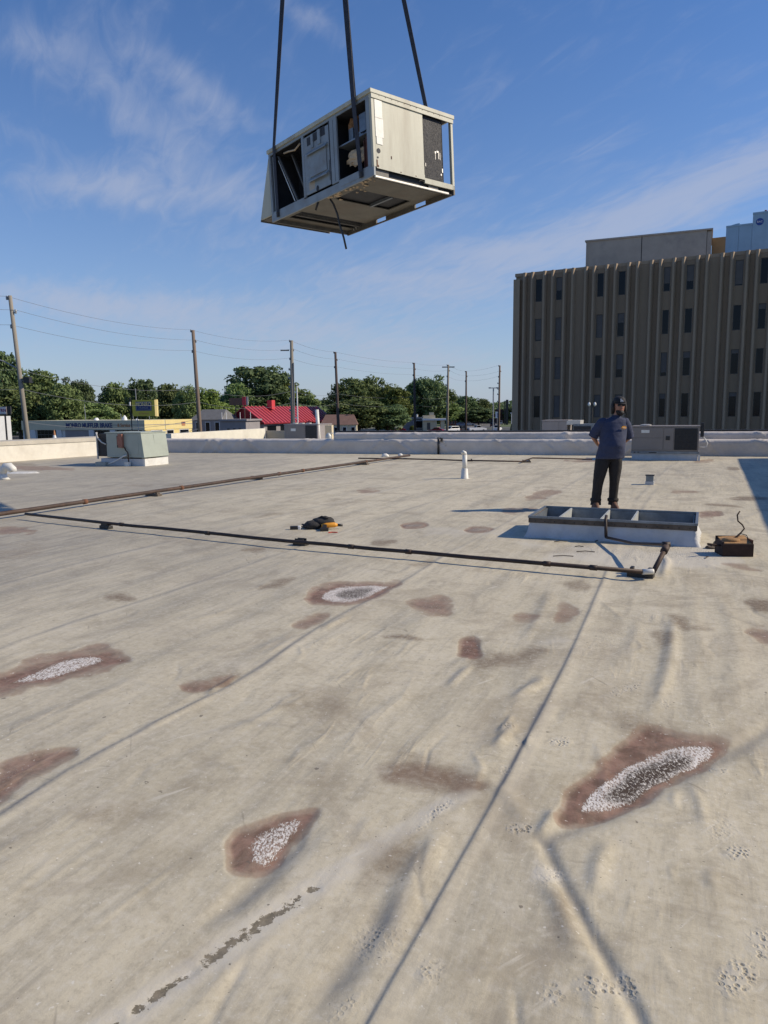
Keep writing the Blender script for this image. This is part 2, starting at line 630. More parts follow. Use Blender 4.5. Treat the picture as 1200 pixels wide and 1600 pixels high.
def polydist_(pts, xs, ys):
    """distance, signed side and arclength fraction to a world polyline"""
    best = np.full(xs.shape, 1e9)
    side_ = np.zeros_like(xs)
    frac = np.zeros_like(xs)
    tot = sum((pts[i + 1] - pts[i]).length for i in range(len(pts) - 1))
    run = 0
    for i in range(len(pts) - 1):
        a, b = pts[i], pts[i + 1]
        ex, ey = b.x - a.x, b.y - a.y
        ll = ex * ex + ey * ey
        t = np.clip(((xs - a.x) * ex + (ys - a.y) * ey) / ll, 0, 1)
        dx, dy = xs - (a.x + t * ex), ys - (a.y + t * ey)
        d = np.hypot(dx, dy)
        sd_ = (ex * dy - ey * dx) / math.sqrt(ll)
        mk = d < best
        best = np.where(mk, d, best)
        side_ = np.where(mk, sd_, side_)
        frac = np.where(mk, (run + t * math.sqrt(ll)) / tot, frac)
        run += math.sqrt(ll)
    return best, side_, frac


WN = 1 + 1.2 * fbm(ga * 1.3, gb * 1.3, 11)
NXN = fbm(xs * 4, ys * 4, 31, 6) * 1.7
NYN = fbm(xs * 4, ys * 4, 41, 6) * 1.7


def smooth_poly(pxs, n=5):
    w_ = [ground(*p) for p in pxs]
    if len(w_) < 3:
        return w_
    o = []
    for i in range(len(w_) - 1):
        p0, p1, p2, p3 = w_[max(i - 1, 0)], w_[i], w_[i + 1], w_[min(i + 2, len(w_) - 1)]
        for j in range(n):
            t = j / n
            o.append(0.5 * ((2 * p1) + (p2 - p0) * t + (2 * p0 - 5 * p1 + 4 * p2 - p3) * t * t + (3 * p1 - p0 - 3 * p2 + p3) * t ** 3))
    o.append(w_[-1])
    return o


def extend(pts, d0=0, d1=0):
    pts = list(pts)
    if d0:
        pts.insert(0, pts[0] - (pts[1] - pts[0]).normalized() * d0)
    if d1:
        pts.append(pts[-1] + (pts[-1] - pts[-2]).normalized() * d1)
    return pts


def ridge(px, amp, wid, fade=.12, grey=0.0, kind='ridge', ext=(0, 0), pale=0.0, gw=1.0):
    global H, A_grey, A_pale
    pts = extend(smooth_poly(px), *ext)
    d, sd_, fr = polydist(pts)
    env = np.clip(np.minimum(fr, 1 - fr) / fade, 0, 1) if fade else 1.0
    wv = wid * WN
    if kind == 'ridge':
        H += amp * env * np.exp(-(d / wv) ** 2)
    elif kind == 'seam':      # lap: sharp step one side, long ramp the other
        pr = np.where(sd_ > 0, np.exp(-(d / (wid * .28)) ** 2), np.exp(-(d / (wv * 1.3)) ** 2))
        H += amp * .62 * env * pr
        lw = np.maximum(wid * .24, .0042 * np.hypot(xs, ys))
        line = np.exp(-((sd_ - wid * .3) / lw) ** 2) * (d < .5) * np.clip(wid * .4 / lw, .35, 1) * np.clip(.75 + 1.6 * fbm(ga * 2.1, gb * .5, 12), .25, 1.2)
        A_grey += env * np.where(d < .5, line, 0) * 1.0  # dirt and shade painted as a dark line on the lap's shadow side
    A_grey += grey * (.35 if kind == 'seam' else 1.0) * env * np.exp(-(d / (wv * gw)) ** 2)
    if pale:
        A_pale += pale * .6 * env * np.exp(-((sd_ + wv * 1.0) / (wv * .9)) ** 2) * (d < .5)  # lit edge of the lap painted as a pale band


# long laps between the sheets
ridge([(580, 1600), (602, 1560), (665, 1448), (725, 1340), (790, 1222), (822, 1160)], .013, .035, 0, .5, 'seam', (1.5, 0), .3, .5)
ridge([(822, 1160), (862, 1083), (900, 1005), (945, 900)], .013, .035, 0, .45, 'seam', (0, .4), .25, .5)
ridge([(0, 1275), (150, 1180), (380, 1060), (500, 980), (620, 915), (700, 865)], .010, .036, 0, 1.0, 'seam', (3, 0), .25, .5)
ridge([(700, 865), (800, 812), (925, 737), (960, 716)], .006, .04, 0, .45, 'seam', (0, 1.5), .2, .6)
ridge([(0, 1015), (120, 970), (235, 935), (440, 865), (560, 822), (690, 780)], .006, .035, 0, .45, 'seam', (4, 6), .3, .6)
ridge([(0, 915), (150, 874), (270, 846), (420, 810)], .006, .04, 0, .5, 'seam', (4, 8), .35, .6)
ridge([(640, 1600), (560, 1500)], .0, .03, 0, 0)
ridge([(1000, 775), (1040, 735), (1060, 722)], .006, .04, 0, .35, 'seam', (.5, .6), .2)
ridge([(930, 905), (1000, 800), (1030, 760)], .004, .04, .1, .25, 'seam')
# the Y shaped sag on the right, dirt and shade painted into it
ridge([(848, 1310), (895, 1295), (950, 1271), (1050, 1217), (1135, 1174), (1200, 1137)], -.012, .045, 0, .85, ext=(0, 1.5), gw=.6)
ridge([(846, 1308), (870, 1360), (910, 1435), (950, 1505), (985, 1565), (1000, 1598)], -.013, .036, 0, .6, ext=(0, .6), gw=.8)
ridge([(835, 1318), (860, 1280), (868, 1262)], .016, .03, .2, 0)
# soft wrinkles
for px, am, wi, gr in [
    ([(1012, 1122), (1030, 1080), (1046, 1035), (1052, 960)], .012, .045, .3),
    ([(940, 1060), (985, 1010), (1000, 960)], .004, .05, .1),
    ([(812, 1010), (845, 960), (862, 918)], .006, .05, .2),
    ([(700, 1075), (725, 1050), (740, 1040)], .008, .04, .3),
    ([(770, 1170), (790, 1150), (805, 1130)], .012, .03, .3),
    ([(800, 1095), (835, 1070), (852, 1055)], .010, .035, .3),
    ([(815, 1085), (840, 1072), (858, 1064)], .008, .02, .2),
    ([(775, 1150), (790, 1135), (800, 1118)], .008, .02, .2),
    ([(300, 1460), (400, 1380), (500, 1285)], -.012, .06, .6),
    ([(470, 1600), (560, 1490), (620, 1400)], -.010, .045, .55),
    ([(500, 1600), (585, 1480), (640, 1370), (700, 1300)], .006, .05, .1),
    ([(580, 1500), (640, 1400), (690, 1290)], .007, .05, .15),
    ([(350, 1150), (430, 1110), (490, 1085)], .004, .04, .2),
    ([(200, 1150), (290, 1108), (340, 1082)], .007, .03, .35),
    ([(320, 1085), (350, 1068), (372, 1055)], .012, .02, .1),
    ([(500, 985), (530, 970), (548, 962)], .010, .02, .1),
    ([(560, 1130), (600, 1110), (640, 1080)], .004, .06, .15),
    ([(640, 1360), (760, 1180), (850, 1000)], .004, .07, 0),
    ([(900, 1500), (880, 1430), (845, 1370)], .006, .05, .1),
    ([(930, 1400), (935, 1350), (960, 1310)], .008, .045, .1),
    ([(1035, 905), (1042, 880), (1038, 868)], .016, .04, .2),
    ([(820, 1290), (790, 1240), (750, 1230)], .005, .05, .15),
    ([(60, 1130), (140, 1090), (230, 1050)], .003, .06, .2),
    ([(0, 1142), (60, 1118), (110, 1095)], .004, .03, .3),
    ([(290, 970), (340, 958), (360, 950)], .005, .04, .25),
    ([(400, 1015), (440, 1000), (455, 992)], .006, .04, .25),
    ([(410, 1020), (435, 1010), (470, 990)], .004, .03, .2),
    ([(600, 990), (660, 968), (700, 950)], .003, .06, .1),
    ([(470, 1230), (520, 1190), (580, 1130)], .003, .06, .15),
    ([(1100, 1330), (1110, 1230), (1120, 1180)], .003, .05, 0),
    ([(1140, 1120), (1150, 1000), (1120, 920)], .004, .06, .1),
    ([(1080, 1060), (1090, 1000), (1075, 900)], .003, .06, .1),
    ([(960, 900), (1000, 850), (1040, 800)], .003, .05, .1),
    ([(1090, 808), (1150, 812), (1200, 795)], .004, .06, .3),
    ([(1180, 900), (1130, 890), (1095, 880)], .004, .05, .1),
]:
    ridge(px, am * 1.45, wi * .9, .25, gr * 1.2)
# general unevenness of the sheet
H += .012 * fbm(ga * .35, gb * .9, 21) + .006 * fbm(ga * 1.2, gb * 3.0, 22) + .0022 * fbm(ga * 4, gb * 8, 23)
H -= .03 * np.exp(-((xs - 1.9) / .9) ** 2 - ((ys - 3.0) / .5) ** 2)


def polymask(pts, soft):
    """mask in [0,1] of a stain outline, ragged by noise"""
    for _ in range(2):
        q_ = []
        for i in range(len(pts)):
            (ax, ay), (bx, by) = pts[i], pts[(i + 1) % len(pts)]
            q_ += [(ax * .78 + bx * .22, ay * .78 + by * .22), (ax * .22 + bx * .78, ay * .22 + by * .78)]
        pts = q_
    n = len(pts)
    pad = soft * 3
    ix = near_idx(min(p[0] for p in pts) - pad, max(p[0] for p in pts) + pad, min(p[1] for p in pts) - pad, max(p[1] for p in pts) + pad, PX, PY)
    nx = PX[ix] + NXN[ix] * soft * 1.5
    ny = PY[ix] + NYN[ix] * soft * 1.2
    ins = np.zeros(len(ix), bool)
    dmin = np.full(len(ix), 1e9)
    for i in range(n):
        ax, ay = pts[i]
        bx, by = pts[(i + 1) % n]
        ex, ey = bx - ax, by - ay
        t = np.clip(((nx - ax) * ex + (ny - ay) * ey) / (ex * ex + ey * ey + 1e-9), 0, 1)
        dmin = np.minimum(dmin, np.hypot(nx - ax - t * ex, ny - ay - t * ey))
        c = ((ay > ny) != (by > ny)) & (nx < ex * (ny - ay) / (ey if abs(ey) > 1e-9 else 1e-9) + ax)
        ins ^= c
    sdist = np.where(ins, dmin, -dmin)
    v = np.clip(sdist / (soft * 1.25) + .45, 0, 1)
    o_ = np.zeros_like(xs)
    o_[ix] = v * v * (3 - 2 * v) * inview[ix]
    return o_


def ell(cx, cy, rx, ry, ang=0, n=14):
    a = rad(ang)
    return [(cx + rx * math.cos(t) * math.cos(a) - ry * math.sin(t) * math.sin(a), cy + rx * math.cos(t) * math.sin(a) + ry * math.sin(t) * math.cos(a))
            for t in [2 * math.pi * i / n for i in range(n)]]


def addm(arr, m_, s_=1.0):
    np.maximum(arr, m_ * s_, out=arr)


# ponding stains: red-brown halo, white crust, dark middle
addm(A_red, polymask([(868, 1284), (884, 1235), (925, 1200), (975, 1152), (1012, 1126), (1060, 1143), (1148, 1156), (1122, 1184), (1040, 1229), (960, 1270), (900, 1289)], 14))
addm(A_brown, polymask([(880, 1265), (900, 1210), (975, 1140), (1000, 1115), (1030, 1120), (1030, 1160), (950, 1210)], 34), .7)
addm(A_white, polymask([(896, 1266), (935, 1215), (1000, 1180), (1060, 1156), (1128, 1158), (1108, 1184), (1040, 1214), (960, 1260)], 9))
addm(A_dark, polymask([(935, 1243), (980, 1204), (1050, 1170), (1095, 1176), (1050, 1208), (975, 1248)], 16))
addm(A_red, polymask([(348, 1352), (358, 1300), (400, 1288), (462, 1266), (494, 1270), (470, 1310), (430, 1350), (385, 1372)], 16))
addm(A_white, polymask([(378, 1345), (390, 1308), (420, 1290), (474, 1274), (460, 1314), (415, 1352)], 14), .9)
addm(A_red, polymask([(-20, 1092), (-10, 1052), (50, 1030), (130, 1013), (195, 1016), (203, 1028), (140, 1050), (60, 1070)], 12))
addm(A_white, polymask([(15, 1068), (60, 1040), (130, 1019), (178, 1025), (120, 1048), (50, 1066)], 7), .95)
addm(A_red, polymask([(475, 942), (490, 920), (560, 909), (630, 906), (615, 925), (560, 945), (500, 950)], 9))
addm(A_white, polymask([(497, 936), (520, 918), (560, 913), (618, 911), (598, 925), (550, 943), (515, 944)], 6))
addm(A_dark, polymask([(520, 933), (545, 920), (588, 917), (575, 930), (540, 939)], 6), .85)
addm(A_red, polymask([(455, 978), (470, 965), (520, 958), (505, 972), (475, 982)], 8), .7)
addm(A_red, polymask([(-20, 1262), (-10, 1200), (50, 1172), (113, 1165), (108, 1184), (50, 1212), (10, 1246)], 14), .9)
addm(A_white, polymask([(-10, 1205), (40, 1190), (60, 1195), (0, 1230)], 10), .55)
addm(A_red, polymask([(280, 1080), (290, 1063), (372, 1051), (350, 1070), (300, 1086)], 14), .62)
addm(A_brown, polymask([(280, 1082), (290, 1063), (380, 1048), (350, 1072), (300, 1086)], 18), .8)
addm(A_red, polymask(ell(672, 944, 36, 16), 14), .8)
addm(A_red, polymask(ell(733, 1013, 20, 17), 10), .9)
addm(A_brown, polymask(ell(733, 1013, 20, 17), 12), .9)
addm(A_white, polymask(ell(674, 948, 20, 8), 8), .55)
addm(A_white, polymask(ell(733, 1013, 12, 8), 8), .55)
for (cx_, cy_, rx_, ry_, an_, so_, s_, wh) in [
    (765, 1032, 38, 12, -10, 16, .8, 'b'), (820, 1025, 32, 9, -8, 14, .75, 'b'), (820, 965, 22, 8, 0, 12, .5, 'r'), (880, 960, 18, 12, -20, 12, .55, 'r'),
    (480, 1112, 62, 20, -12, 40, .5, 'b'), (612, 1345, 50, 34, -30, 40, .6, 'b'), (870, 1430, 26, 40, 0, 40, .5, 'b'),
    (575, 767, 18, 2.5, 0, 4, .6, 'r'), (855, 771, 24, 4, -4, 4, .6, 'r'), (838, 778, 18, 3.5, 0, 4, .6, 'r'), (812, 797, 28, 4, -4, 5, .6, 'r'),
    (25, 829, 34, 5, 0, 5, .7, 'r'), (188, 932, 24, 7, 8, 8, .9, 'b'), (395, 859, 20, 4, -2, 5, .75, 'b'), (432, 913, 30, 6, -14, 7, .8, 'b'),
    (600, 847, 20, 5, -6, 5, .85, 'b'), (655, 881, 22, 3, -4, 5, .5, 'b'), (1192, 945, 26, 8, 4, 8, 1.0, 'b'), (1188, 993, 22, 12, 10, 10, .8, 'r'),
    (1030, 996, 20, 12, 25, 10, .65, 'b'), (1068, 974, 20, 8, 30, 10, .8, 'b'), (1090, 980, 30, 5, 0, 8, .7, 'b'), (905, 913, 22, 7, 0, 8, .65, 'b'), (628, 997, 34, 3.5, 3, 5, .95, 'b'),
    (1110, 803, 22, 6, -8, 5, .85, 'r'), (1130, 790, 32, 2.2, 4, 3, .95, 'b'), (1172, 779, 34, 3.5, 0, 4, .95, 'b'), (1145, 732, 10, 3, 10, 3, .8, 'b'),
    (1140, 1015, 60, 16, 0, 30, .25, 'b'), (945, 1095, 60, 20, -20, 40, .22, 'b'), (1070, 768, 22, 2, 0, 3, .5, 'r'), (1100, 720, 16, 2, 0, 3, .6, 'r'),
    (10, 868, 60, 10, -5, 18, .4, 'b'), (215, 758, 25, 1.6, 0, 3, .5, 'b'), (60, 732, 60, 3, 2, 4, .6, 'r'), (20, 725, 40, 2, 2, 3, .6, 'b'),
    (420, 806, 26, 2.4, -8, 4, .5, 'b'), (518, 782, 14, 2, -8, 3, .5, 'b'), (272, 757, 18, 1.5, -5, 3, .5, 'b'), (910, 720, 30, 1.6, 0, 2.5, .6, 'r'),
    (150, 1265, 40, 12, 8, 24, .5, 'b'), (215, 1272, 40, 12, 8, 24, .35, 'b'), (1160, 886, 30, 6, 10, 8, .5, 'r'), (330, 1500, 40, 20, -30, 40, .2, 'b'),
    (700, 1230, 40, 14, 10, 20, .5, 'b'), (960, 1030, 50, 12, -40, 26, .2, 'b'), (560, 960, 60, 12, -14, 26, .2, 'b'),
]:
    addm(A_red if wh == 'r' else A_brown, polymask(ell(cx_, cy_, rx_, ry_, an_), so_), s_)
addm(A_brown, polymask([(600, 1202), (640, 1176), (700, 1195), (768, 1210), (752, 1234), (690, 1240), (625, 1215)], 26), .9)
addm(A_red, polymask([(600, 1202), (640, 1176), (700, 1195), (768, 1210), (752, 1234), (690, 1240), (625, 1215)], 30), .22)
# two small rings by the far pipe
for (cx_, cy_, rx_, ry_) in [(648, 821, 22, 4.5), (750, 827, 24, 4.5)]:
    addm(A_red, polymask(ell(cx_, cy_, rx_, ry_, -3), 3), 1.0)
    addm(A_grey, polymask(ell(cx_, cy_, rx_ * .75, ry_ * .55, -3), 2), 1.3)
    A_red *= (1 - .8 * polymask(ell(cx_, cy_, rx_ * .75, ry_ * .55, -3), 2))
# bluish worn patch round the rings and pale crumbly ground before the curb
addm(A_grey, polymask(ell(700, 832, 120, 14, -3), 24), .35)
for (cx_, cy_, rx_, ry_) in [(690, 834, 30, 2.5), (780, 832, 24, 4), (830, 850, 26, 5), (940, 868, 90, 14), (1080, 872, 80, 20), (1000, 880, 60, 16), (870, 1000, 26, 4), (850, 1365, 24, 14), (700, 830, 40, 3)]:
    addm(A_pale, polymask(ell(cx_, cy_, rx_, ry_), 10), .8)
# crumbled spots
for (cx_, cy_, rx_, ry_, an_, s_) in [(793, 1141, 12, 6, 0, .8), (872, 1160, 18, 8, 0, .8), (674, 1279, 46, 9, -38, .9), (815, 1293, 22, 9, 0, .8), (852, 1366, 22, 20, 20, .6),
                                    (935, 1543, 34, 22, 0, .85), (868, 1558, 22, 22, 20, .7), (975, 1535, 22, 18, 40, .7), (1125, 1290, 26, 26, 20, .6), (1150, 1332, 20, 12, 0, 1.0),
                                    (1158, 1530, 32, 24, -10, 1.0), (1190, 1478, 18, 24, 0, .9), (585, 1470, 34, 30, -50, .5), (676, 1520, 22, 22, 0, .5), (745, 995, 10, 5, 0, .5),
                                    (970, 1080, 34, 6, -20, .7), (1125, 1195, 16, 6, 10, .8), (1000, 965, 30, 8, 0, .4), (1040, 1098, 10, 6, 30, .5), (620, 1480, 20, 34, 30, .4),
                                    (540, 1580, 36, 10, -45, .6), (790, 1200, 10, 10, 0, .4), (1105, 1125, 6, 16, -20, .5), (955, 1000, 60, 20, -20, .3), (1050, 865, 90, 18, 0, .7), (920, 860, 70, 10, 0, .6)]:
    addm(A_pit, polymask(ell(cx_, cy_, rx_, ry_, an_), max(5, ry_ * .8)), s_)
# the torn scar bottom left
for seg, s_ in [([(330, 1502), (362, 1474), (395, 1452), (430, 1428), (462, 1408)], 1.0), ([(215, 1578), (250, 1552), (298, 1520)], .8), ([(150, 1620), (180, 1600)], .7), ([(482, 1393), (492, 1389)], .8)]:
    d, sd_, fr = polydist(smooth_poly(seg))
    mk = np.clip(1 - d / (.045 if s_ > .9 else .03), 0, 1) * inview
    addm(A_scar, mk, 1.0)
    addm(A_pale, np.clip((.055 - d) / .03 + .5, 0, 1) * inview, .75)
    H -= .004 * mk
d, sd_, fr = polydist(smooth_poly([(150, 1640), (330, 1495), (500, 1385), (640, 1290), (735, 1235)]))
addm(A_pale, np.clip((.045 * (1 + 2 * fbm(xs * 6, ys * 6, 77)) - d) / .03 + .4, 0, 1) * inview, .7)
# stains beyond the frame, so the sheet goes on
rs = np.random.RandomState(3)
for i in range(26):
    while True:
        x_, y_ = rs.uniform(-12, 9), rs.uniform(-12, 20)
        if abs(x_) > .62 * max(y_, 0) + 1.2:
            break
    r1_, r2_ = rs.uniform(.3, .9), rs.uniform(.12, .35)
    dxa = (xs - x_) * G.x + (ys - y_) * G.y
    dxb = (xs - x_) * P.x + (ys - y_) * P.y
    q = np.sqrt((dxa / r1_) ** 2 + (dxb / r2_) ** 2) + fbm(xs * 5, ys * 5, 90) * .6
    addm(A_red if i % 2 else A_brown, np.clip(1.3 - q, 0, 1), .85)
    if i % 3 == 0:
        addm(A_white, np.clip(.9 - q, 0, 1) * 1.4)
H -= .010 * A_red - .004 * A_white * 0
H += .004 * A_pit * fbm(xs * 40, ys * 40, 55)
A_grey += np.clip(fbm(ga * .16, gb * .28, 61) * 1.6, 0, 1) * .55
A_grey += np.clip(-xs * .13 - .05 + fbm(ga * .3, gb * .5, 62), 0, .7)
# many small wrinkles of the loose sheet, mostly along the laps, some across
rw = np.random.RandomState(8)
for i in range(150):
    r_ = 1.6 * (14 ** rw.uniform(0, 1))
    th_ = math.radians(rw.uniform(-30, 30))
    c_ = Vector((r_ * math.sin(th_), r_ * math.cos(th_), 0))
    a_ = GA + (rw.normal() * .22 if i % 4 else rw.normal() * .3 + 1.2)
    if c_.x > 1.2 and i % 2:
        a_ = rw.normal() * .35
    l_ = rw.uniform(.1, .5) * (1 + r_ * .12)
    d_ = Vector((math.sin(a_), math.cos(a_), 0)) * l_
    k_ = Vector((d_.y, -d_.x, 0)) * rw.normal() * .12
    wd_ = max(rw.uniform(.010, .026), r_ * .0035)
    dd_, s2_, fr_ = polydist([c_ - d_ * .5, c_ + k_, c_ + d_ * .5], .2)
    env_ = np.clip(np.minimum(fr_, 1 - fr_) * 3, 0, 1)
    q_ = env_ * np.exp(-(dd_ / wd_) ** 2)
    H += rw.uniform(.0015, .005) * rw.choice([1, 1, -1]) * q_
    A_grey += rw.uniform(0, .35) * q_

# no big heave near the walls
me = bpy.data.meshes.new('roof_membrane')
nv = NR * nT
co = np.stack([xs, ys, H], 1).astype(np.float32)
i0 = (np.arange(NR - 1)[:, None] * nT + np.arange(nT)[None, :])
j1 = np.roll(np.arange(nT), -1)
i1 = (np.arange(NR - 1)[:, None] * nT + j1[None, :])
quads = np.stack([i0, i0 + nT, i1 + nT, i1], 2).reshape(-1, 4)
quads = quads[:, ::-1]
# centre disc under the camera
nq = len(quads)
me.vertices.add(nv + 1)
allco = np.concatenate([co, np.array([[0, 0, float(H[:nT].mean())]], np.float32)])
me.vertices.foreach_set('co', allco.ravel())
tris = np.stack([np.full(nT, nv), j1, np.arange(nT)], 1)
me.loops.add(nq * 4 + nT * 3)
me.loops.foreach_set('vertex_index', np.concatenate([quads.ravel(), tris.ravel()]).astype(np.int32))
me.polygons.add(nq + nT)
ls = np.concatenate([np.arange(nq) * 4, nq * 4 + np.arange(nT) * 3]).astype(np.int32)
me.polygons.foreach_set('loop_start', ls)
me.polygons.foreach_set('use_smooth', np.ones(nq + nT, bool))
me.update(calc_edges=True)
me.validate()
if me.polygons[0].normal.z < 0 and me.polygons[nq // 2].normal.z < 0:
    me.flip_normals()
for nm, arr in (('stain_red', A_red), ('stain_white', A_white), ('stain_brown', A_brown), ('stain_dark', A_dark), ('pit', A_pit), ('dirt', A_grey), ('pale', A_pale), ('scar', A_scar)):
    at_ = me.attributes.new(nm, 'FLOAT', 'POINT')
    at_.data.foreach_set('value', np.append(np.clip(arr, 0, 1.5), 0).astype(np.float32))


def roof_material():
    mt = bpy.data.materials.new('aged_roof_membrane')
    mt.use_nodes = True
    n, l = mt.node_tree.nodes, mt.node_tree.links
    b = n['Principled BSDF']
    b.inputs['Roughness'].default_value = .72
    b.inputs['Specular IOR Level'].default_value = .3
    t = n.new('ShaderNodeTexCoord')

    def mapping(rot, sc):
        a = n.new('ShaderNodeMapping')
        a.vector_type = 'POINT'
        a.inputs['Rotation'].default_value = (0, 0, rot)
        l.new(t.outputs['Object'], a.inputs[0])
        c = n.new('ShaderNodeMapping')
        c.inputs['Scale'].default_value = sc
        l.new(a.outputs[0], c.inputs[0])
        return c.outputs[0]

    def noise(vec, s, d=6, r=.6, dist=0):
        a = n.new('ShaderNodeTexNoise')
        a.inputs['Scale'].default_value = s
        a.inputs['Detail'].default_value = d
        a.inputs['Roughness'].default_value = r
        a.inputs['Distortion'].default_value = dist
        l.new(vec, a.inputs['Vector'])
        return a.outputs['Fac']

    def mr_(v, a0, a1, b0=0., b1=1.):
        a = n.new('ShaderNodeMapRange')
        a.interpolation_type = 'SMOOTHSTEP'
        l.new(v, a.inputs[0])
        for i, q in enumerate((a0, a1, b0, b1)):
            a.inputs[i + 1].default_value = q
        return a.outputs[0]

    def ma(op, a, b_=None, c_=None, cl_=False):
        q = n.new('ShaderNodeMath')
        q.operation = op
        q.use_clamp = cl_
        for i, v in enumerate((a, b_, c_)):
            if v is None:
                continue
            if isinstance(v, (int, float)):
                q.inputs[i].default_value = v
            else:
                l.new(v, q.inputs[i])
        return q.outputs[0]

    def mixc(f, a, c_):
        q = n.new('ShaderNodeMix')
        q.data_type = 'RGBA'
        for s_, v in (('Factor', f), ('A', a), ('B', c_)):
            if isinstance(v, tuple):
                q.inputs[s_].default_value = v + (1,)
            elif isinstance(v, (int, float)):
                q.inputs[s_].default_value = v
            else:
                l.new(v, q.inputs[s_])
        return q.outputs['Result']

    def attr(nm):
        a = n.new('ShaderNodeAttribute')
        a.attribute_name = nm
        return a.outputs['Fac']
    vg = mapping(GA, (1, 1, 1))
    streak = mapping(GA, (1.0, .13, 1))          # long in the grid direction
    cross = mapping(GA, (.10, 1.0, 1))
    big = noise(vg, .55, 5)
    st1 = noise(streak, 2.6, 8, .68)
    st2 = noise(streak, 13, 6, .7)
    cr = noise(cross, 3.2, 7, .7)
    fine = noise(vg, 26, 8, .75)
    grain = noise(vg, 170, 4, .7)
    col = mixc(mr_(big, .3, .7), (.515, .462, .338), (.61, .55, .41))
    col = mixc(mr_(st1, .47, .66, 0, .62), col, (.335, .31, .25))
    col = mixc(mr_(st1, .52, .34, 0, .35), col, (.62, .56, .43))
    col = mixc(mr_(st2, .48, .70, 0, .5), col, (.33, .30, .24))
    col = mixc(mr_(cr, .52, .75, 0, .4), col, (.56, .51, .40))
    col = mixc(mr_(fine, .51, .63, 0, .36), col, (.32, .285, .215))
    col = mixc(mr_(fine, .49, .38, 0, .42), col, (.64, .60, .50))
    mot = noise(streak, 9, 8, .75, .8)
    col = mixc(mr_(mot, .54, .72, 0, .3), col, (.36, .32, .25))
    col = mixc(mr_(mot, .46, .30, 0, .42), col, (.64, .59, .48))
    mot2 = noise(vg, 3.2, 10, .74, .6)
    col = mixc(mr_(mot2, .50, .68, 0, .50), col, (.345, .295, .205))
    col = mixc(mr_(mot2, .47, .30, 0, .45), col, (.65, .60, .49))
    mot3 = noise(vg, 1.1, 9, .68, 1.2)
    col = mixc(mr_(mot3, .50, .64, 0, .46), col, (.30, .255, .19))
    # scuffs: short pale and dark scratches in two directions
    for rot_, thr_, cc_ in ((GA + .5, .68, (.66, .62, .52)), (GA - .7, .70, (.25, .22, .17)), (GA + 1.4, .70, (.30, .26, .19))):
        sn = noise(mapping(rot_, (1.0, .09, 1)), 26, 3, .5)
        sm = noise(vg, 2.1 + thr_, 3, .5)
        col = mixc(ma('MULTIPLY', mr_(sn, thr_ - .04, thr_ + .03), mr_(sm, .5, .62, 0, .55)), col, cc_)
    dirt = ma('MULTIPLY', attr('dirt'), mr_(st2, .25, .7, .55, 1.15))  # holds dirt plus shade painted along laps, wrinkles and the Y sag
    col = mixc(ma('MULTIPLY', dirt, .72, None, True), col, (.235, .225, .205))
    col = mixc(ma('MULTIPLY', attr('pale'), mr_(fine, .35, .6, .2, .9), None, True), col, (.60, .57, .50))
    br = ma('MULTIPLY', attr('stain_brown'), mr_(fine, .2, .65, .45, 1.0))
    col = mixc(ma('MULTIPLY', br, .92, None, True), col, (.165, .118, .078))
    rdm = attr('stain_red')
    rf = ma('MULTIPLY', rdm, mr_(st2, .15, .75, .75, 1.05))
    rn = noise(vg, 9, 8, .72, .4)
    rcol = mixc(mr_(rn, .36, .66), (.12, .062, .043), (.27, .155, .115))
    rcol = mixc(mr_(st2, .5, .7, 0, .4), rcol, (.30, .19, .15))
    redge = ma('MULTIPLY', mr_(rdm, .08, .30), mr_(rdm, .75, .38))
    rf2 = ma('MULTIPLY', rf, mr_(ma('ADD', rdm, ma('MULTIPLY', rn, .5)), .35, .85, .35, 1.0))
    col = mixc(ma('MULTIPLY', redge, .38), col, (.24, .15, .10))
    col = mixc(ma('MULTIPLY', rf2, .93, None, True), col, rcol)
    sc_n = ma('MULTIPLY_ADD', noise(vg, 21, 7, .75), 2.4, -.70)
    scar = mr_(ma('SUBTRACT', ma('MULTIPLY', attr('scar'), .74), sc_n), -.035, .02)
    scar = ma('MULTIPLY', scar, ma('GREATER_THAN', attr('scar'), .05))
    col = mixc(ma('MULTIPLY', scar, .85), col, mixc(mr_(fine, .35, .6), (.075, .062, .038), (.20, .165, .11)))
    flk = mr_(ma('SUBTRACT', ma('MULTIPLY', attr('scar'), .55), noise(vg, 30, 6, .75)), -.10, -.04)
    flk = ma('MULTIPLY', flk, ma('SUBTRACT', 1.0, scar, None, True))
    col = mixc(ma('MULTIPLY', ma('MULTIPLY', flk, ma('GREATER_THAN', attr('scar'), .04)), .5), col, (.66, .62, .54))
    # white crust: mineral flakes, streaky and broken
    fl = noise(mapping(GA - rad(18), (1.0, .5, 1)), 110, 6, .8)
    wm = attr('stain_white')
    thr = ma('MULTIPLY_ADD', wm, -.33, .78)
    crust = ma('MULTIPLY', mr_(ma('SUBTRACT', fl, thr), -.02, .05), ma('GREATER_THAN', wm, .02))
    dk = attr('stain_dark')
    dn = ma('MULTIPLY', mr_(ma('ADD', dk, ma('MULTIPLY', fl, .6)), .45, .85), 1.0)
    dn = ma('MULTIPLY', dn, ma('GREATER_THAN', dk, .02))
    col = mixc(ma('MULTIPLY', dn, .92, None, True), col, (.050, .036, .026))
    dk2 = ma('SUBTRACT', 1.0, ma('MULTIPLY', dk, mr_(fl, .585, .535, 0, 1)), None, True)
    crust = ma('MULTIPLY', crust, dk2)
    col = mixc(ma('MULTIPLY', crust, .93), col, (.74, .71, .68))
    # crumbled spots: pebbly cells
    vo = n.new('ShaderNodeTexVoronoi')
    vo.inputs['Scale'].default_value = 58
    vo.inputs['Randomness'].default_value = 1
    l.new(vg, vo.inputs['Vector'])
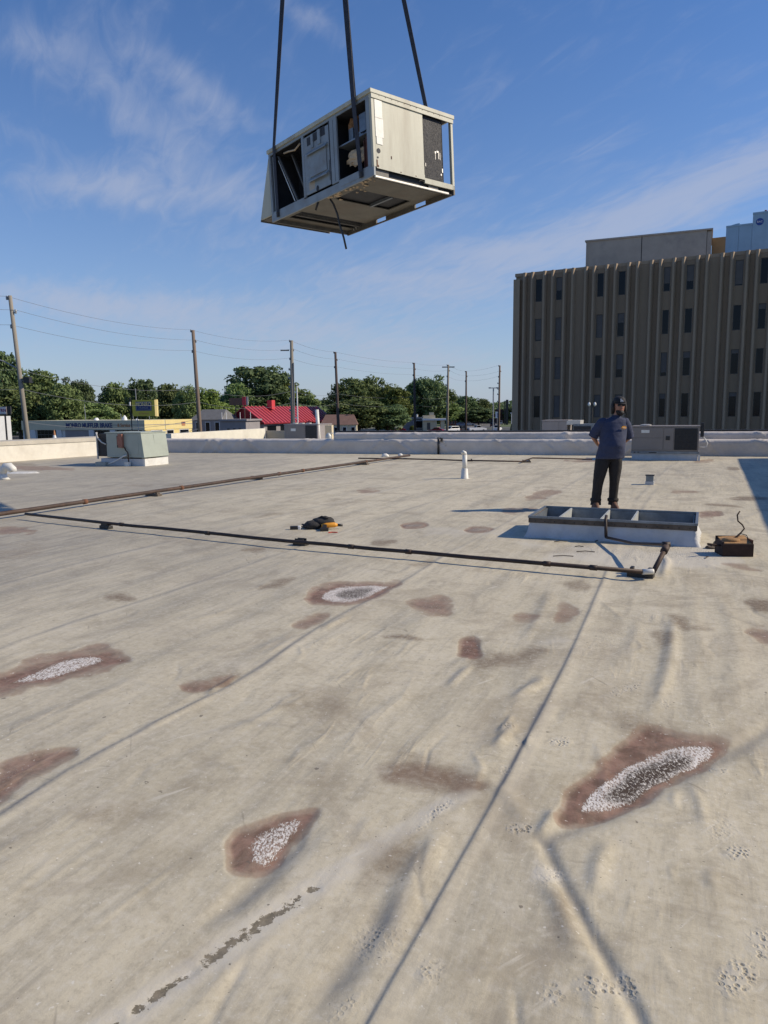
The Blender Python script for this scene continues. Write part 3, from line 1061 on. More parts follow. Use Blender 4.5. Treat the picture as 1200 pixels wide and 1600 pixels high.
    pit = ma('MULTIPLY', attr('pit'), mr_(noise(vg, 3.7, 3, .5), .34, .54, .5, 1.1))
    hole = ma('MULTIPLY', mr_(vo.outputs['Distance'], .36, .24), ma('MULTIPLY', mr_(pit, .35, .75), mr_(noise(vg, 21, 4, .7), .44, .56)))
    rim = ma('MULTIPLY', mr_(vo.outputs['Distance'], .34, .55), pit)
    col = mixc(ma('MULTIPLY', rim, .4, None, True), col, (.60, .57, .49))
    col = mixc(ma('MULTIPLY', hole, .65, None, True), col, (.19, .165, .13))
    bl = noise(vg, 75, 4, .7)
    col = mixc(ma('MULTIPLY', mr_(bl, .56, .66), ma('MULTIPLY', pit, .5)), col, (.30, .265, .21))
    sp = noise(vg, 44, 2, .5)
    col = mixc(ma('MULTIPLY', mr_(sp, .70, .73), .6), col, (.74, .71, .63))
    gr2 = noise(vg, 19, 3, .5)
    col = mixc(ma('MULTIPLY', mr_(gr2, .725, .745), .7), col, (.14, .12, .095))
    # stray grit
    gr = noise(vg, 60, 2, .5)
    col = mixc(ma('MULTIPLY', mr_(gr, .735, .76), .75), col, (.10, .09, .075))
    l.new(col, b.inputs['Base Color'])
    hh = ma('ADD', ma('MULTIPLY', fine, .5), ma('MULTIPLY', st2, .35))
    hh = ma('ADD', hh, ma('MULTIPLY', grain, .15))
    hh = ma('ADD', hh, ma('MULTIPLY', crust, .9))
    hh = ma('SUBTRACT', hh, ma('MULTIPLY', scar, 1.6))
    hh = ma('SUBTRACT', hh, ma('MULTIPLY', hole, .9))
    hh = ma('ADD', hh, ma('MULTIPLY', rim, .6))
    hh = ma('ADD', hh, ma('MULTIPLY', st1, .9))
    wr1 = noise(mapping(GA, (1.0, .22, 1)), 7.5, 3, .5, .6)
    wr2 = noise(mapping(GA, (.22, 1.0, 1)), 6.5, 3, .5, .6)
    wmask = mr_(noise(vg, .8, 3, .5), .48, .66)
    hh = ma('ADD', hh, ma('MULTIPLY', ma('MULTIPLY', mr_(wr1, .5, .78), wmask), 1.5))
    hh = ma('ADD', hh, ma('MULTIPLY', ma('MULTIPLY', mr_(wr2, .52, .8), wmask), 1.0))
    bp = n.new('ShaderNodeBump')
    bp.inputs['Strength'].default_value = .6
    bp.inputs['Distance'].default_value = .006
    l.new(hh, bp.inputs['Height'])
    l.new(bp.outputs[0], b.inputs['Normal'])
    l.new(mr_(fine, .3, .7, .62, .85), b.inputs['Roughness'])
    return mt


roof = link('roof_membrane', me, roof_material())
tag(roof, 'grey tan aged flat roof membrane with rust stains and seams', kind='structure')


# ------------------------------------------------------------------ parapets and walls
def wrinkled_wall(name, a, b, profile, mat, seed, amp=.02, step=.08, label=None, cat=None, capmat=None):
    """membrane wall from a to b; profile = [(out, z)...] towards the viewer, wrinkled"""
    d = (b - a)
    ln = d.length
    d = d.normalized()
    nrm = Vector((d.y, -d.x, 0))
    nL = int(ln / step)
    prof = []
    for i in range(len(profile) - 1):
        (o0, z0), (o1, z1) = profile[i], profile[i + 1]
        k_ = max(1, int(math.hypot(o1 - o0, z1 - z0) / .06))
        for j in range(k_):
            t = j / k_
            prof.append((o0 + (o1 - o0) * t, z0 + (z1 - z0) * t))
    prof.append(profile[-1])
    vs, fs = [], []
    s_ = np.linspace(0, ln, nL + 1)
    rsd = np.random.RandomState(seed)
    folds = [(rsd.uniform(0, ln), rsd.choice([-1, 1]) * rsd.uniform(.6, 1.6), rsd.uniform(.5, 1.3), rsd.uniform(.03, .09), rsd.uniform(.1, .6)) for _ in range(int(ln * 1.6))]
    for q in s_:
        for (o_, z_) in prof:
            x_ = float(fbm(np.array([q * 1.2]), np.array([z_ * 2.5 + o_ * 2]), seed)[0])
            off = x_ * amp
            for (c0, sl, am, wd, zc) in folds:
                u_ = (q - c0) - (z_ - zc) * sl
                if abs(u_) < .3 and abs(z_ - zc) < .5:
                    off += am * amp * math.exp(-(u_ / wd) ** 2)
            vs.append(tuple(a + d * float(q) + nrm * (o_ + off) + Zv * (z_ + .3 * off)))
    n_ = len(prof)
    for i in range(nL):
        for j in range(n_ - 1):
            k_ = i * n_ + j
            fs.append((k_, k_ + 1, k_ + 1 + n_, k_ + n_))
    vs_a, vs_b = list(range(n_)), [nL * n_ + j for j in range(n_)]
    fs.append(tuple(vs_a))
    fs.append(tuple(reversed(vs_b)))
    fs.append(tuple([i * n_ for i in range(nL + 1)] + [i * n_ + n_ - 1 for i in reversed(range(nL + 1))]))
    o = MB().add(vs, fs).build(name, mat, smooth=True)
    return tag(o, label, cat)


dz = 0.0
fa, fb = CN, CE
# far parapet, two steps high as in the photograph (top at 688 px and 678 px rows)
wrinkled_wall('parapet_wall', fa - fd * .1, fb + fd * 3, [(0, -.05), (0, .48), (-.06, .54), (-.45, .55), (-.45, -.05)], m_flash, 5, .05,
              label='long low grey parapet wrapped in wrinkled membrane across the far edge of the roof', cat='parapet')
wrinkled_wall('upper_parapet', ground(518, 688, .55) + Vector((0, 1.2, -.55)), fb + fd * 8 + Vector((0, 1.0, 0)),
              [(0, -.05), (0, .72), (-.05, .78), (-.35, .79), (-.35, -.05)], m_flash, 9, .045,
              label='higher grey membrane kerb directly behind the long far parapet', cat='parapet')
up_a = ground(518, 688, .55)
# dark metal coping line on the back kerb
a_, b_ = up_a + Vector((0, 1.85, -.55)), fb + fd * 8 + Vector((0, 1.65, 0))
dd = (b_ - a_).normalized()
nn_ = Vector((dd.y, -dd.x, 0))
MB().prism([a_ + Zv * .70, a_ + Zv * .84, a_ - nn_ * .3 + Zv * .84, a_ - nn_ * .3 + Zv * .70], b_ - a_).build('coping_strip', m_black)
tag(bpy.data.objects['coping_strip'], 'thin dark metal coping along the back of the higher kerb', 'coping')
# cream left parapet, lit by the sun
n_l = Vector((ld.y, -ld.x, 0))
pw = empty('parapet_wall', L0, 0, 'sunlit cream parapet wall along the left side of the roof', 'parapet')
pa, pb = BL - L0, (CN - ld * .3) - L0
MB().prism([pa - Zv * .05, pa + Zv * .58, pa - n_l * .34 + Zv * .58, pa - n_l * .34 - Zv * .05], pb - pa).build('wall_face', m_cream, pw)
MB().prism([pa + n_l * .03 + Zv * .56, pa + n_l * .03 + Zv * .70, pa - n_l * .4 + Zv * .73, pa - n_l * .4 + Zv * .56], pb - pa).build('coping', m_cap, pw)
# right side: the taller part of this building, outside the frame, whose shade falls on the roof
rn_ = Vector((RWd.y, -RWd.x, 0))
tw = empty('taller_wing', RW0, 0, 'taller tan wing of the building rising at the right edge of the roof', 'building wing')
qa, qb = BR - RW0, CE - RW0
MB().prism([qa - Zv * .1, qa + Zv * 3.0, qa + rn_ * 9 + Zv * 3.0, qa + rn_ * 9 - Zv * .1], qb - qa).build('wall', m_cream, tw)
MB().prism([qa - rn_ * .04 + Zv * 2.88, qa - rn_ * .04 + Zv * 3.03, qa + rn_ * .3 + Zv * 3.03, qa + rn_ * .3 + Zv * 2.88], (qb - qa)).build('coping', m_cap, tw)
# building body under the roof
bb = MB()
o_ = [BL - n_l * .3, CN - n_l * .3 - fd * .1 + G * .4, CE + RWd * .4, BR]
bb.add([(p.x, p.y, GZ) for p in o_] + [(p.x, p.y, -.12) for p in o_], [(0, 1, 2, 3), (7, 6, 5, 4), (0, 1, 5, 4), (1, 2, 6, 5), (2, 3, 7, 6), (3, 0, 4, 7)])
bbo = bb.build('building_below', m_greywall)
tag(bbo, kind='structure')
# neighbouring roof behind the far parapet
nb_a, nb_b = up_a + Vector((-9.5, 4.0, 0)), fb + fd * 8 + Vector((0, 1.1, 0))
nb = [nb_a, nb_b, nb_b + G * 9, nb_a + G * 9]
nbo = MB()
nbo.add([(p.x, p.y, GZ) for p in nb] + [(p.x, p.y, .1) for p in nb], [(0, 1, 2, 3), (7, 6, 5, 4), (0, 1, 5, 4), (1, 2, 6, 5), (2, 3, 7, 6), (3, 0, 4, 7)])
tag(nbo.build('adjoining_roof', m_cap), kind='structure')
# cream wall of the neighbouring roof, seen left of centre
ca, cb = at(268, 690, 36), at(415, 690, 46)
cd = (cb - ca)
ca.z = cb.z = .1
cw = MB()
nc = Vector((cd.y, -cd.x, 0)).normalized()
wtop = EYE - (680 - 645) / FPX * 36
cw.prism([Vector((ca.x, ca.y, -.2)), Vector((ca.x, ca.y, .60)), Vector((ca.x, ca.y, .60)) - nc * .35, Vector((ca.x, ca.y, -.2)) - nc * .35], Vector((cd.x, cd.y, 0)))
tag(cw.build('parapet_wall', m_cream), 'bright cream wall stub on the adjoining roof left of centre', 'parapet')
ga_, gb_ = at(415, 690, 46.1), at(446, 690, 45.2)
gw = MB()
gw.prism([Vector((ga_.x + .02, ga_.y, -.2)), Vector((gb_.x, gb_.y, -.2)), Vector((gb_.x, gb_.y, .45)), Vector((ga_.x + .02, ga_.y, .45))], Vector((0, .3, 0)))
tag(gw.build('low_wall', m_pent), 'short shaded grey wall between the cream stub and the grey equipment box', 'wall')


# ------------------------------------------------------------------ rooftop units
def panel_lines(mb, x0, x1, z0, z1, y, t=.006, wd=.012):
    return mb


def rtu_right():
    o = empty('rooftop_unit', (7.8, 23.2, 0), -GA, 'low tan-grey rooftop air unit on the far roof, right of the standing man', 'air conditioner')
    Wd, Dp, z0, z1 = 1.95, 1.15, .20, 1.02
    MB().box(0, Wd, 0, Dp, z0 + .07, z1).build('cabinet', m_rtu, o, bevel=.01)
    MB().box(-.02, Wd + .02, -.02, Dp + .02, z1, z1 + .035).build('top_cover', m_rtu, o, bevel=.008)
    MB().box(.02, Wd - .02, .03, Dp - .03, -.02, z0).build('roof_curb', m_membrane, o)
    MB().box(-.015, Wd + .015, -.015, Dp + .015, z0, z0 + .07).build('base_rail', m_galv, o)
    for (a, b, c, d) in [(.02, .92, .32, .68), (.02, .92, .69, .99), (.95, 1.22, .32, .99)]:
        MB().box(a, b, -.014, -.001, c, d).build('access_panel', m_rtu, o, bevel=.004)
    MB().box(1.25, 1.90, -.016, -.001, .32, .98).build('coil_grille', m_grille, o)
    g = MB()
    for i in range(9):
        g.box(1.26 + i * .078, 1.268 + i * .078, -.026, -.016, .33, .97)
    for i in range(8):
        g.box(1.25, 1.90, -.024, -.0165, .36 + i * .08, .366 + i * .08)
    g.build('guard_wires', m_black, o)
    MB().box(.28, .52, -.019, -.0145, .84, .93).build('data_label', m_sticker, o)
    MB().box(1.0, 1.12, -.03, -.0145, .62, .74).build('lock_plate', m_black, o)
    for x in (.08, .19):
        MB().box(x, x + .045, -.019, -.0155, .218, .25).build('fork_slot', m_black, o)
    MB().box(.52, .75, -.019, -.0155, .215, .245).build('fork_slot', m_black, o)
    MB().loft([(.38, .5, 1.055, .16, .16), (.38, .5, 1.085, .17, .17), (.38, .5, 1.10, .10, .10)], 18).build('fan_cap', m_sheet, o)
    MB().box(Wd + .03, Wd + .13, .1, .35, .72, 1.14).build('disconnect_box', m_black, o, bevel=.01)
    c = [(Wd + .08, .2, .74), (Wd + .16, .18, .66), (Wd + .24, .16, .52), (Wd + .22, .15, .42), (Wd + .1, .15, .40), (Wd - .0, .15, .42)]
    MB().tube(c, .018, 8).build('conduit', m_pvc, o, smooth=True)
    MB().box(Wd - .01, Wd + .05, -.03, .03, -.01, .17).build('corner_flashing', m_pvc, o)
    return o


rtu_right()


def rtu_left():
    o = empty('rooftop_unit', (-7.35, 22.4, 0), -GA, 'pale green rooftop air unit at the left near the cream parapet', 'air conditioner')
    Wd, Dp = 1.72, 1.15                 # front runs to -x from the corner
    MB().box(-Wd + .38, 0, 0, Dp, .26, 1.0).build('cabinet', m_rtu2, o, bevel=.01)
    # slanted right end: the bottom flares out like in the photograph
    MB().prism([(0.002, .0, .24), (.10, .0, .27), (.012, 0, 1.0), (0.002, 0, 1.0)], (0, Dp, 0)).build('end_panel', m_rtu2, o)
    MB().box(-Wd + .34, .03, -.02, Dp + .02, 1.0, 1.03).build('top_cover', m_rtu2, o)
    MB().box(-Wd, -Wd + .38, .05, Dp - .05, .28, .98).build('coil_section', m_grille, o)
    MB().box(-Wd - .03, -Wd, .0, .05, .2, 1.03).build('corner_post', m_sheet, o)
    MB().tube([(-Wd - .0, -.02, 1.02), (-Wd + .07, -.03, .86), (-Wd + .22, -.03, .72), (-Wd + .38, -.03, .66)], .022, 8).build('cable_conduit', m_sheet, o, smooth=True)
    MB().box(-Wd + .1, -.0, .03, Dp - .03, -.02, .22).build('roof_curb', m_membrane, o)
    MB().box(.002, .09, .03, Dp - .03, -.02, .225).build('curb_end_skirt', m_pvc, o)
    MB().box(-Wd - .02, -Wd + .38, -.1, .5, -.02, .11).build('support_block', m_cap, o)
    MB().box(-.92, -.66, -.012, -.001, .56, .92).build('control_recess', m_black, o)
    MB().box(-.80, -.64, -.10, -.012, .56, .98).build('control_box', m_copper, o, bevel=.01)
    MB().box(-.86, -.81, -.07, -.012, .64, .9).build('relay', m_copper, o)
    MB().tube([(-.6, -.05, .58), (-.54, -.06, .48), (-.46, -.07, .42), (-.44, -.07, .12)], .02, 8).build('gas_line', m_pipe, o, smooth=True)
    MB().tube([(-1.15, -.18, .05), (-.9, -.12, .16), (-.62, -.09, .30), (-.5, -.08, .34)], .024, 8).build('drain_pipe', m_pvc, o, smooth=True)
    MB().box(-.56, -.40, -.14, -.03, -.01, .13).build('pipe_footing', m_pvc, o)
    MB().prism([(.046, .55, .66), (.046, .95, .66), (.02, .95, .95), (.02, .55, .95)], (.008, 0, 0)).build('access_door', m_rtu2, o)
    MB().box(-.55, -.1, -.006, -.001, .36, .92).build('access_panel', m_rtu2, o)
    return o


rtu_left()


def rtu_simple(name, pxl, pxr, pytop, Yd, zb, depth, mat, label, rz=-GA, extra=None):
    a, b = at(pxl, pytop, Yd), at(pxr, pytop, Yd)
    wd_ = (b.x - a.x) / math.cos(rz) * .97
    o = empty(name, (a.x, Yd, zb), rz, label, 'air conditioner')
    h_ = a.z - zb
    MB().box(0, wd_, 0, depth, .12, h_).build('cabinet', mat, o, bevel=.01)
    MB().box(.03, wd_ - .03, .03, depth - .03, 0, .12).build('base_rail', m_galv, o)
    MB().box(-.02, wd_ + .02, -.02, depth + .02, h_, h_ + .04).build('top_cover', mat, o)
    return o, wd_, h_


o, wd_, h_ = rtu_simple('rooftop_unit', 847, 884, 658, 31, .1, 1.2, m_rtu_tan, 'tan cabinet air unit beyond the far parapet, left of the man')
MB().box(.02, wd_ * .65, -.014, -.001, .2, h_ - .04).build('access_panel', m_rtu_tan, o)
MB().box(wd_ * .68, wd_ - .02, -.014, -.001, .2, h_ - .04).build('access_panel', m_rtu_tan, o)
MB().box(wd_ - .03, wd_ + .52, -.02, 1.0, h_ - .15, h_ + .03).build('vent_hood', m_sheet, o)
o, wd_, h_ = rtu_simple('condenser_unit', 896, 925, 664, 30.5, .1, .9, m_galv, 'dark coil condenser beyond the parapet touching the man at his left')
MB().box(.02, wd_ - .1, -.02, -.001, .18, h_ - .05).build('coil_grille', m_grille, o)
g = MB()
for i in range(6):
    g.tube([(.06 + i * .11, -.03, .3), (.13 + i * .11, -.03, .42 + .06 * (i % 2)), (.1 + i * .11, -.03, .52)], .008, 5)
g.build('hanging_tubes', m_metal, o)
o, wd_, h_ = rtu_simple('rooftop_unit', 444, 500, 664, 34, .1, 1.4, m_greywall, 'dark grey air unit under the red roof, beside the white standpipe')
MB().box(.05, wd_ * .62, -.014, -.001, .15, h_ - .05).build('access_panel', m_rtu, o)
MB().box(wd_ * .64, wd_ - .06, -.02, -.001, .15, h_ - .03).build('coil_grille', m_grille, o)
for i in range(3):
    MB().loft([(.3 + i * .36, .5, h_ + .04, .12, .12), (.3 + i * .36, .5, h_ + .09, .12, .12)], 12).build('fan_cap', m_sheet, o)
MB().box(.35, .6, -.022, -.0145, h_ - .28, h_ - .16).build('data_label', m_sticker, o)
a = at(500, 664, 34.2)
o2 = MB().box(a.x + .03, a.x + .55, 34, 35.2, .1, a.z - .02).build('equipment_box', m_tanwall)
tag(o2, 'tan metal equipment box just right of the white standpipe', 'equipment box')
p0, p1 = at(495, 640, 33.5), at(499, 688, 33.5)
o = empty('vent_pipe', (p1.x, 33.5, .1), 0, 'tall leaning white standpipe in front of the red roof', 'pipe')
MB().tube([(0, 0, -.2), (p0.x - p1.x, 0, p0.z - .1)], .085, 14).build('pipe', m_pvc, o, smooth=True)
MB().loft([(0, 0, 0, .16, .16), (0, 0, .08, .1, .1)], 14).build('flange', m_membrane, o)
a = at(513, 672, 33)
o = empty('gas_meter', (a.x, 33, .1), 0, 'round grey gas meter with a looped pipe right of the white standpipe', 'gas meter')
MB().loft([(0, 0, .15, .05, .06), (0, 0, .2, .13, .1), (0, 0, .42, .14, .11), (0, 0, .55, .06, .06)], 14).build('body', m_galv_lt, o, smooth=True)
MB().tube([(.05, 0, .5), (.16, 0, .56), (.28, 0, .46), (.33, 0, .3), (.33, 0, 0)], .02, 8).build('pipe', m_pvc, o, smooth=True)

# ------------------------------------------------------------------ duct curb with four openings
c0 = Vector((1.84, 9.20, 0))
cang = math.atan2(-.77, 1.77)
cu = empty('duct_curb', c0, cang, 'open duct curb with four galvanised bays, wood nailer and white membrane skirt', 'roof curb')
CW, CD, CH = 1.94, 1.02, .27
sk = MB()       # flared skirt
for (x0, x1, y0, y1, fx0, fx1, fy0, fy1) in [(0, CW, 0, .03, -.02, .07, -.05, 0)]:
    n_ = 40
    vs, fs = [], []
    loop_t = [(0, 0), (CW, 0), (CW, CD), (0, CD)]
    pts_t, pts_b = [], []
    for i in range(4):
        a_, b_ = Vector(loop_t[i]), Vector(loop_t[(i + 1) % 4])
        for j in range(n_):
            p_ = a_.lerp(b_, j / n_)
            pts_t.append(p_)
            cen = Vector((CW / 2, CD / 2))
            out_ = Vector((0, 0))
            if i == 0: out_ = Vector((0, -1))
            if i == 1: out_ = Vector((1, 0))
            if i == 2: out_ = Vector((0, 1))
            if i == 3: out_ = Vector((-1, 0))
            fl = .035 + .02 * math.sin(j * .9 + i) + .015 * random.random()
            if min(j, n_ - j) < 3:
                q_ = (p_ - cen)
                out_ = Vector((math.copysign(1, q_.x), math.copysign(1, q_.y)))
                fl = .07
            pts_b.append(p_ + out_ * fl)
    m_n = len(pts_t)
    lv = [(0, 1.0), (.45, .35), (.85, .1), (1.0, 0.0)]
    for (zf, ff) in lv:
        for p_, q_ in zip(pts_t, pts_b):
            r_ = p_.lerp(q_, ff)
            vs.append((r_.x + random.uniform(-.003, .003), r_.y + random.uniform(-.005, .005), -.02 + zf * .21))
    for a_ in range(len(lv) - 1):
        for j in range(m_n):
            fs.append((a_ * m_n + j, a_ * m_n + (j + 1) % m_n, (a_ + 1) * m_n + (j + 1) % m_n, (a_ + 1) * m_n + j))
    sk.add(vs, fs)
sk.build('membrane_skirt', m_membrane, cu, smooth=True)
for nm, bx in (('front', (-.012, CW + .012, -.014, .03, .185, .245)), ('back', (-.012, CW + .012, CD - .03, CD + .014, .185, .245)),
               ('l', (-.012, .03, .031, CD - .031, .185, .245)), ('r', (CW - .03, CW + .012, .031, CD - .031, .185, .245))):
    MB().box(*bx).build('wood_nailer', m_wood, cu)
for bx in ((-.018, CW + .018, -.02, .012, .246, .272), (-.018, CW + .018, CD - .012, CD + .02, .246, .272), (-.018, .012, .013, CD - .013, .246, .272), (CW - .012, CW + .018, .013, CD - .013, .246, .272)):
    MB().box(*bx).build('metal_rim', m_galv, cu)
for bx in ((.014, CW - .014, .031, .036, -.6, .245), (.014, CW - .014, CD - .036, CD - .031, -.6, .245), (.031, .036, .037, CD - .037, -.6, .244), (CW - .036, CW - .031, .037, CD - .037, -.6, .244)):
    MB().box(*bx).build('liner_sheet', m_galv, cu)
MB().box(.036, CW - .036, .036, CD - .036, -.62, -.58).build('duct_floor', m_unit_dark, cu)
for x, mt in ((.36, m_galv_lt), (.86, m_galv_lt), (1.22, m_galv_lt)):
    # dividers lean a little, their lit side towards the sun
    MB().prism([(x, .04, -.5), (x + .02, .04, -.5), (x + .008, .04, .262), (x - .012, .04, .262)], (0, CD - .08, 0)).build('divider', mt, cu)
d_ = MB()
for i in range(14):
    x = .1 + i * .13 + random.uniform(-.03, .03)
    d_.box(x, x + .006, -.052, -.044, .10 + random.uniform(0, .03), .16)
# small nails along the nailer
nl = MB()
for i in range(16):
    x = .07 + i * .12
    nl.box(x, x + .012, -.020, -.0145, .205, .217)
nl.build('nail_heads', m_black, cu)

# hole in roof mesh is not needed: the floor of the curb sits under the sheet, so cut the sheet away
bmr = bmesh.new()
bmr.from_mesh(me)
inv = Matrix.Rotation(-cang, 4, 'Z') @ Matrix.Translation(-c0)
dele = []
for f in bmr.faces:
    c = f.calc_center_median()
    if abs(c.x - 2.9) < 1.8 and abs(c.y - 9.4) < 1.6:
        q = inv @ c
        if .04 < q.x < CW - .04 and .05 < q.y < CD - .05:
            dele.append(f)
bmesh.ops.delete(bmr, geom=dele, context='FACES_ONLY')
bmr.to_mesh(me)
bmr.free()

# ------------------------------------------------------------------ gas pipes and supports
def pipe_thing(pts, r, mat, label, blocks=(), couplings=(), name='gas_pipe', blockmat=None, fit=None):
    pts = [Vector(p) for p in pts]
    o = empty(name, (pts[0].x, pts[0].y, 0), 0, label, 'pipe')
    b0 = Vector((pts[0].x, pts[0].y, 0))
    dense_ = []
    for i in range(len(pts) - 1):
        k_ = max(1, int((pts[i + 1] - pts[i]).length / .5)) if (pts[i + 1] - pts[i]).length > 2 else 1
        for j in range(k_):
            q_ = pts[i].lerp(pts[i + 1], j / k_)
            if k_ > 1 and j:
                q_ = q_ + Vector((random.uniform(-.01, .01), random.uniform(-.01, .01), random.uniform(-.004, .004)))
            dense_.append(q_)
    dense_.append(pts[-1])
    MB().tube([q_ - b0 for q_ in dense_], r, 10).build('pipe', mat, o, smooth=True)
    for (i, t) in couplings:
        a, b = pts[i], pts[i + 1]
        d = (b - a).normalized()
        c = a.lerp(b, t) - b0
        MB().tube([c - d * .035, c + d * .035], r * 1.28, 10).build('coupling', fit or mat, o, smooth=True)
    return o


def block(p, rz, sx, sy, sz, mat, label, name='pipe_support', cat='pipe support', group=None):
    o = empty(name, (p.x, p.y, 0), rz, label, cat, group)
    MB().box(-sx, sx, -sy, sy, -.005, sz * .55).build('base_block', mat, o, bevel=.006)
    MB().box(-sx * .8, -sx * .55, -sy * .7, sy * .7, sz * .55, sz).build('side_cheek', mat, o)
    MB().box(sx * .55, sx * .8, -sy * .7, sy * .7, sz * .55, sz).build('side_cheek', mat, o)
    return o


pz = .085
A0, A1, A2 = ground(-260, 842, pz), ground(0, 803, pz), ground(640, 711.5, pz)
A0 = A1 - (A2 - A1).normalized() * 4
pipe_thing([A0, A1, A1.lerp(A2, .35) + Vector((.02, 0, .01)), A1.lerp(A2, .7), A2], .036, m_pipe,
           'thick rusty gas pipe running from the left edge away to the far parapet',
           couplings=[(1, .3), (1, .75), (2, .4), (2, .6), (3, .3)], fit=m_rust)
# valves along it
for (x_, y_) in [(212, 771), (305, 757.5), (560, 722)]:
    q = ground(x_, y_, pz)
B0, B1 = ground(40, 803, pz), ground(1004, 893.5, pz)
Bm = ground(450, 845.5, pz)
pipe_thing([B0, ground(165, 817, pz), Bm, ground(820, 878, pz), B1], .021, m_pipeb,
           'thin black gas pipe crossing the roof from the left edge to the black block',
           couplings=[(1, .1), (1, .6), (2, .3), (2, .55), (3, .2), (3, .6)], fit=m_pipeb)
bdir = (B1 - B0)
brz = math.atan2(bdir.y, bdir.x)
for (x_, y_, lb) in [(166, 826, 'small black pipe block under the thin pipe near the left edge'),
                     (470, 852, 'black rubber pipe block under the middle of the thin pipe')]:
    block(ground(x_, y_), brz + rad(90), .045, .09, .085, m_black, lb)
q = ground(1001, 901)
block(q, brz, .12, .055, .09, m_black, 'dark rubber block under the riser at the right end of the thin pipe')
q = ground(240, 775)
block(q, math.atan2((A2 - A1).y, (A2 - A1).x) + rad(90), .16, .06, .08, m_wood, 'short wood block under the thick rusty pipe')
q = ground(400, 749)
block(q, math.atan2((A2 - A1).y, (A2 - A1).x) + rad(90), .16, .06, .08, m_wood, 'wood pipe block further along the thick rusty pipe, mid roof')
q = ground(566, 726)
block(q, math.atan2((A2 - A1).y, (A2 - A1).x) + rad(90), .2, .08, .08, m_wood, 'farthest wood block under the thick rusty pipe near the parapet')
# riser, cross pipe and drop at the curb
r_a = ground(1021, 893, .08)
r_b = at(1043, 851, r_a.y + .30)
curbp = Matrix.Translation(c0) @ Matrix.Rotation(cang, 4, 'Z')
dr_t = curbp @ Vector((.93, -.05, .27))
dr_b = curbp @ Vector((.95, -.12, .07))
o = empty('gas_riser', (r_a.x, r_a.y, 0), 0, 'rusty gas riser that climbs from the black block and runs to the curb front', 'pipe')
rb = Vector((r_a.x, r_a.y, 0))
mid = r_b.lerp(dr_b, .5) + Vector((0, 0, -.03))
MB().tube([B1 - rb, r_a - rb + Vector((-.02, 0, 0)), r_a - rb], .026, 10).build('elbow', m_pvc, o, smooth=True)
MB().tube([r_a - rb, r_b - rb], .024, 10).build('riser_pipe', m_pipe, o, smooth=True)
MB().tube([r_a.lerp(r_b, .72) - rb, r_a.lerp(r_b, .9) - rb], .036, 10).build('union_fitting', m_pipe, o, smooth=True)
MB().tube([r_b - rb, r_b.lerp(dr_b, .02) - rb, mid - rb, dr_b - rb], .016, 10).build('cross_pipe', m_pipeb, o, smooth=True)
MB().tube([r_b - rb + Vector((-.05, .0, -.0)), r_b - rb + Vector((.02, 0, .0))], .03, 10).build('end_tee', m_pipeb, o, smooth=True)
MB().tube([dr_b - rb, dr_b.lerp(dr_t, .5) - rb, dr_t - rb, curbp @ Vector((.93, .02, .31)) - rb], .019, 10).build('drop_pipe', m_pipeb, o, smooth=True)
# far thin line along the parapet
D0, D1 = ground(560, 716, .06), ground(815, 721, .06)
D2, D3 = ground(832, 715.5, .06), ground(925, 717.5, .06)
pipe_thing([D0, ground(640, 717, .06), ground(735, 719.5, .06), D1, D2, D3], .022, m_pipe, 'thin brown line low along the far parapet behind the white vent pipe')
for (x_, y_, lb) in [(732, 721, 'small dark block on the far line, right behind the white vent pipe'), (822, 722.5, 'small dark double block where the far line jogs')]:
    block(ground(x_, y_), 0, .14, .06, .08, m_wood, lb)

# ------------------------------------------------------------------ small roof things
q = ground(726, 747.5)
o = empty('vent_pipe', q, 0, 'white capped vent pipe standing alone mid roof, left of the man', 'vent pipe')
MB().loft([(0, 0, -.01, .13, .13), (0, 0, .01, .09, .09), (0, 0, .22, .075, .075), (0, 0, .24, .06, .06)], 18).build('boot_flashing', m_pvc, o, smooth=True)
MB().loft([(0, 0, .2, .056, .056), (0, 0, .56, .056, .056)], 18).build('pipe', m_pvc, o, smooth=True)
MB().tube([(0, 0, .55), (-.005, -.01, .60), (-.03, -.03, .615), (-.055, -.05, .59)], .052, 14).build('turned_cap', m_pvc, o, smooth=True)
MB().loft([(0, 0, .215, .066, .066), (0, 0, .235, .066, .066)], 18).build('clamp_band', m_metal, o)
q = ground(1015, 757)
o = empty('box_vent', q, -GA, 'small grey box vent alone on the roof, right of the man', 'vent')
MB().box(-.085, .085, -.085, .085, -.01, .07).build('base', m_membrane, o)
MB().box(-.075, .075, -.075, .075, .07, .19).build('body', m_galv, o)
MB().box(-.09, .09, -.09, .09, .19, .205).build('cap', m_black, o)
q = ground(579, 708)
o = empty('gooseneck_vent', q, 0, 'small white mushroom vent near the far parapet, left of centre', 'vent')
MB().loft([(0, 0, 0, .16, .16), (0, 0, .04, .07, .07), (0, 0, .18, .07, .07)], 14).build('stem', m_pvc, o, smooth=True)
MB().loft([(.05, 0, .17, .26, .2), (.05, 0, .21, .27, .2), (.05, 0, .27, .16, .12), (.05, 0, .3, .05, .04)], 16).build('hood', m_pvc, o, smooth=True)
q = ground(559, 708)
o = empty('vent_stub', q, 0, 'short white pipe stub left of the mushroom vent', 'vent')
MB().loft([(0, 0, 0, .09, .09), (0, 0, .16, .08, .08)], 12).build('pipe', m_pvc, o, smooth=True)
q = ground(625.5, 713)
o = empty('roof_vent', q, 0, 'tiny white cap by the foot of the far parapet', 'vent')
MB().loft([(0, 0, 0, .08, .08), (0, 0, .07, .08, .08), (0, 0, .10, .04, .04)], 12).build('cap', m_pvc, o, smooth=True)
q = ground(602, 714)
o = empty('roof_vent', q, 0, 'white lump beside the rusty pipe near its far end', 'vent')
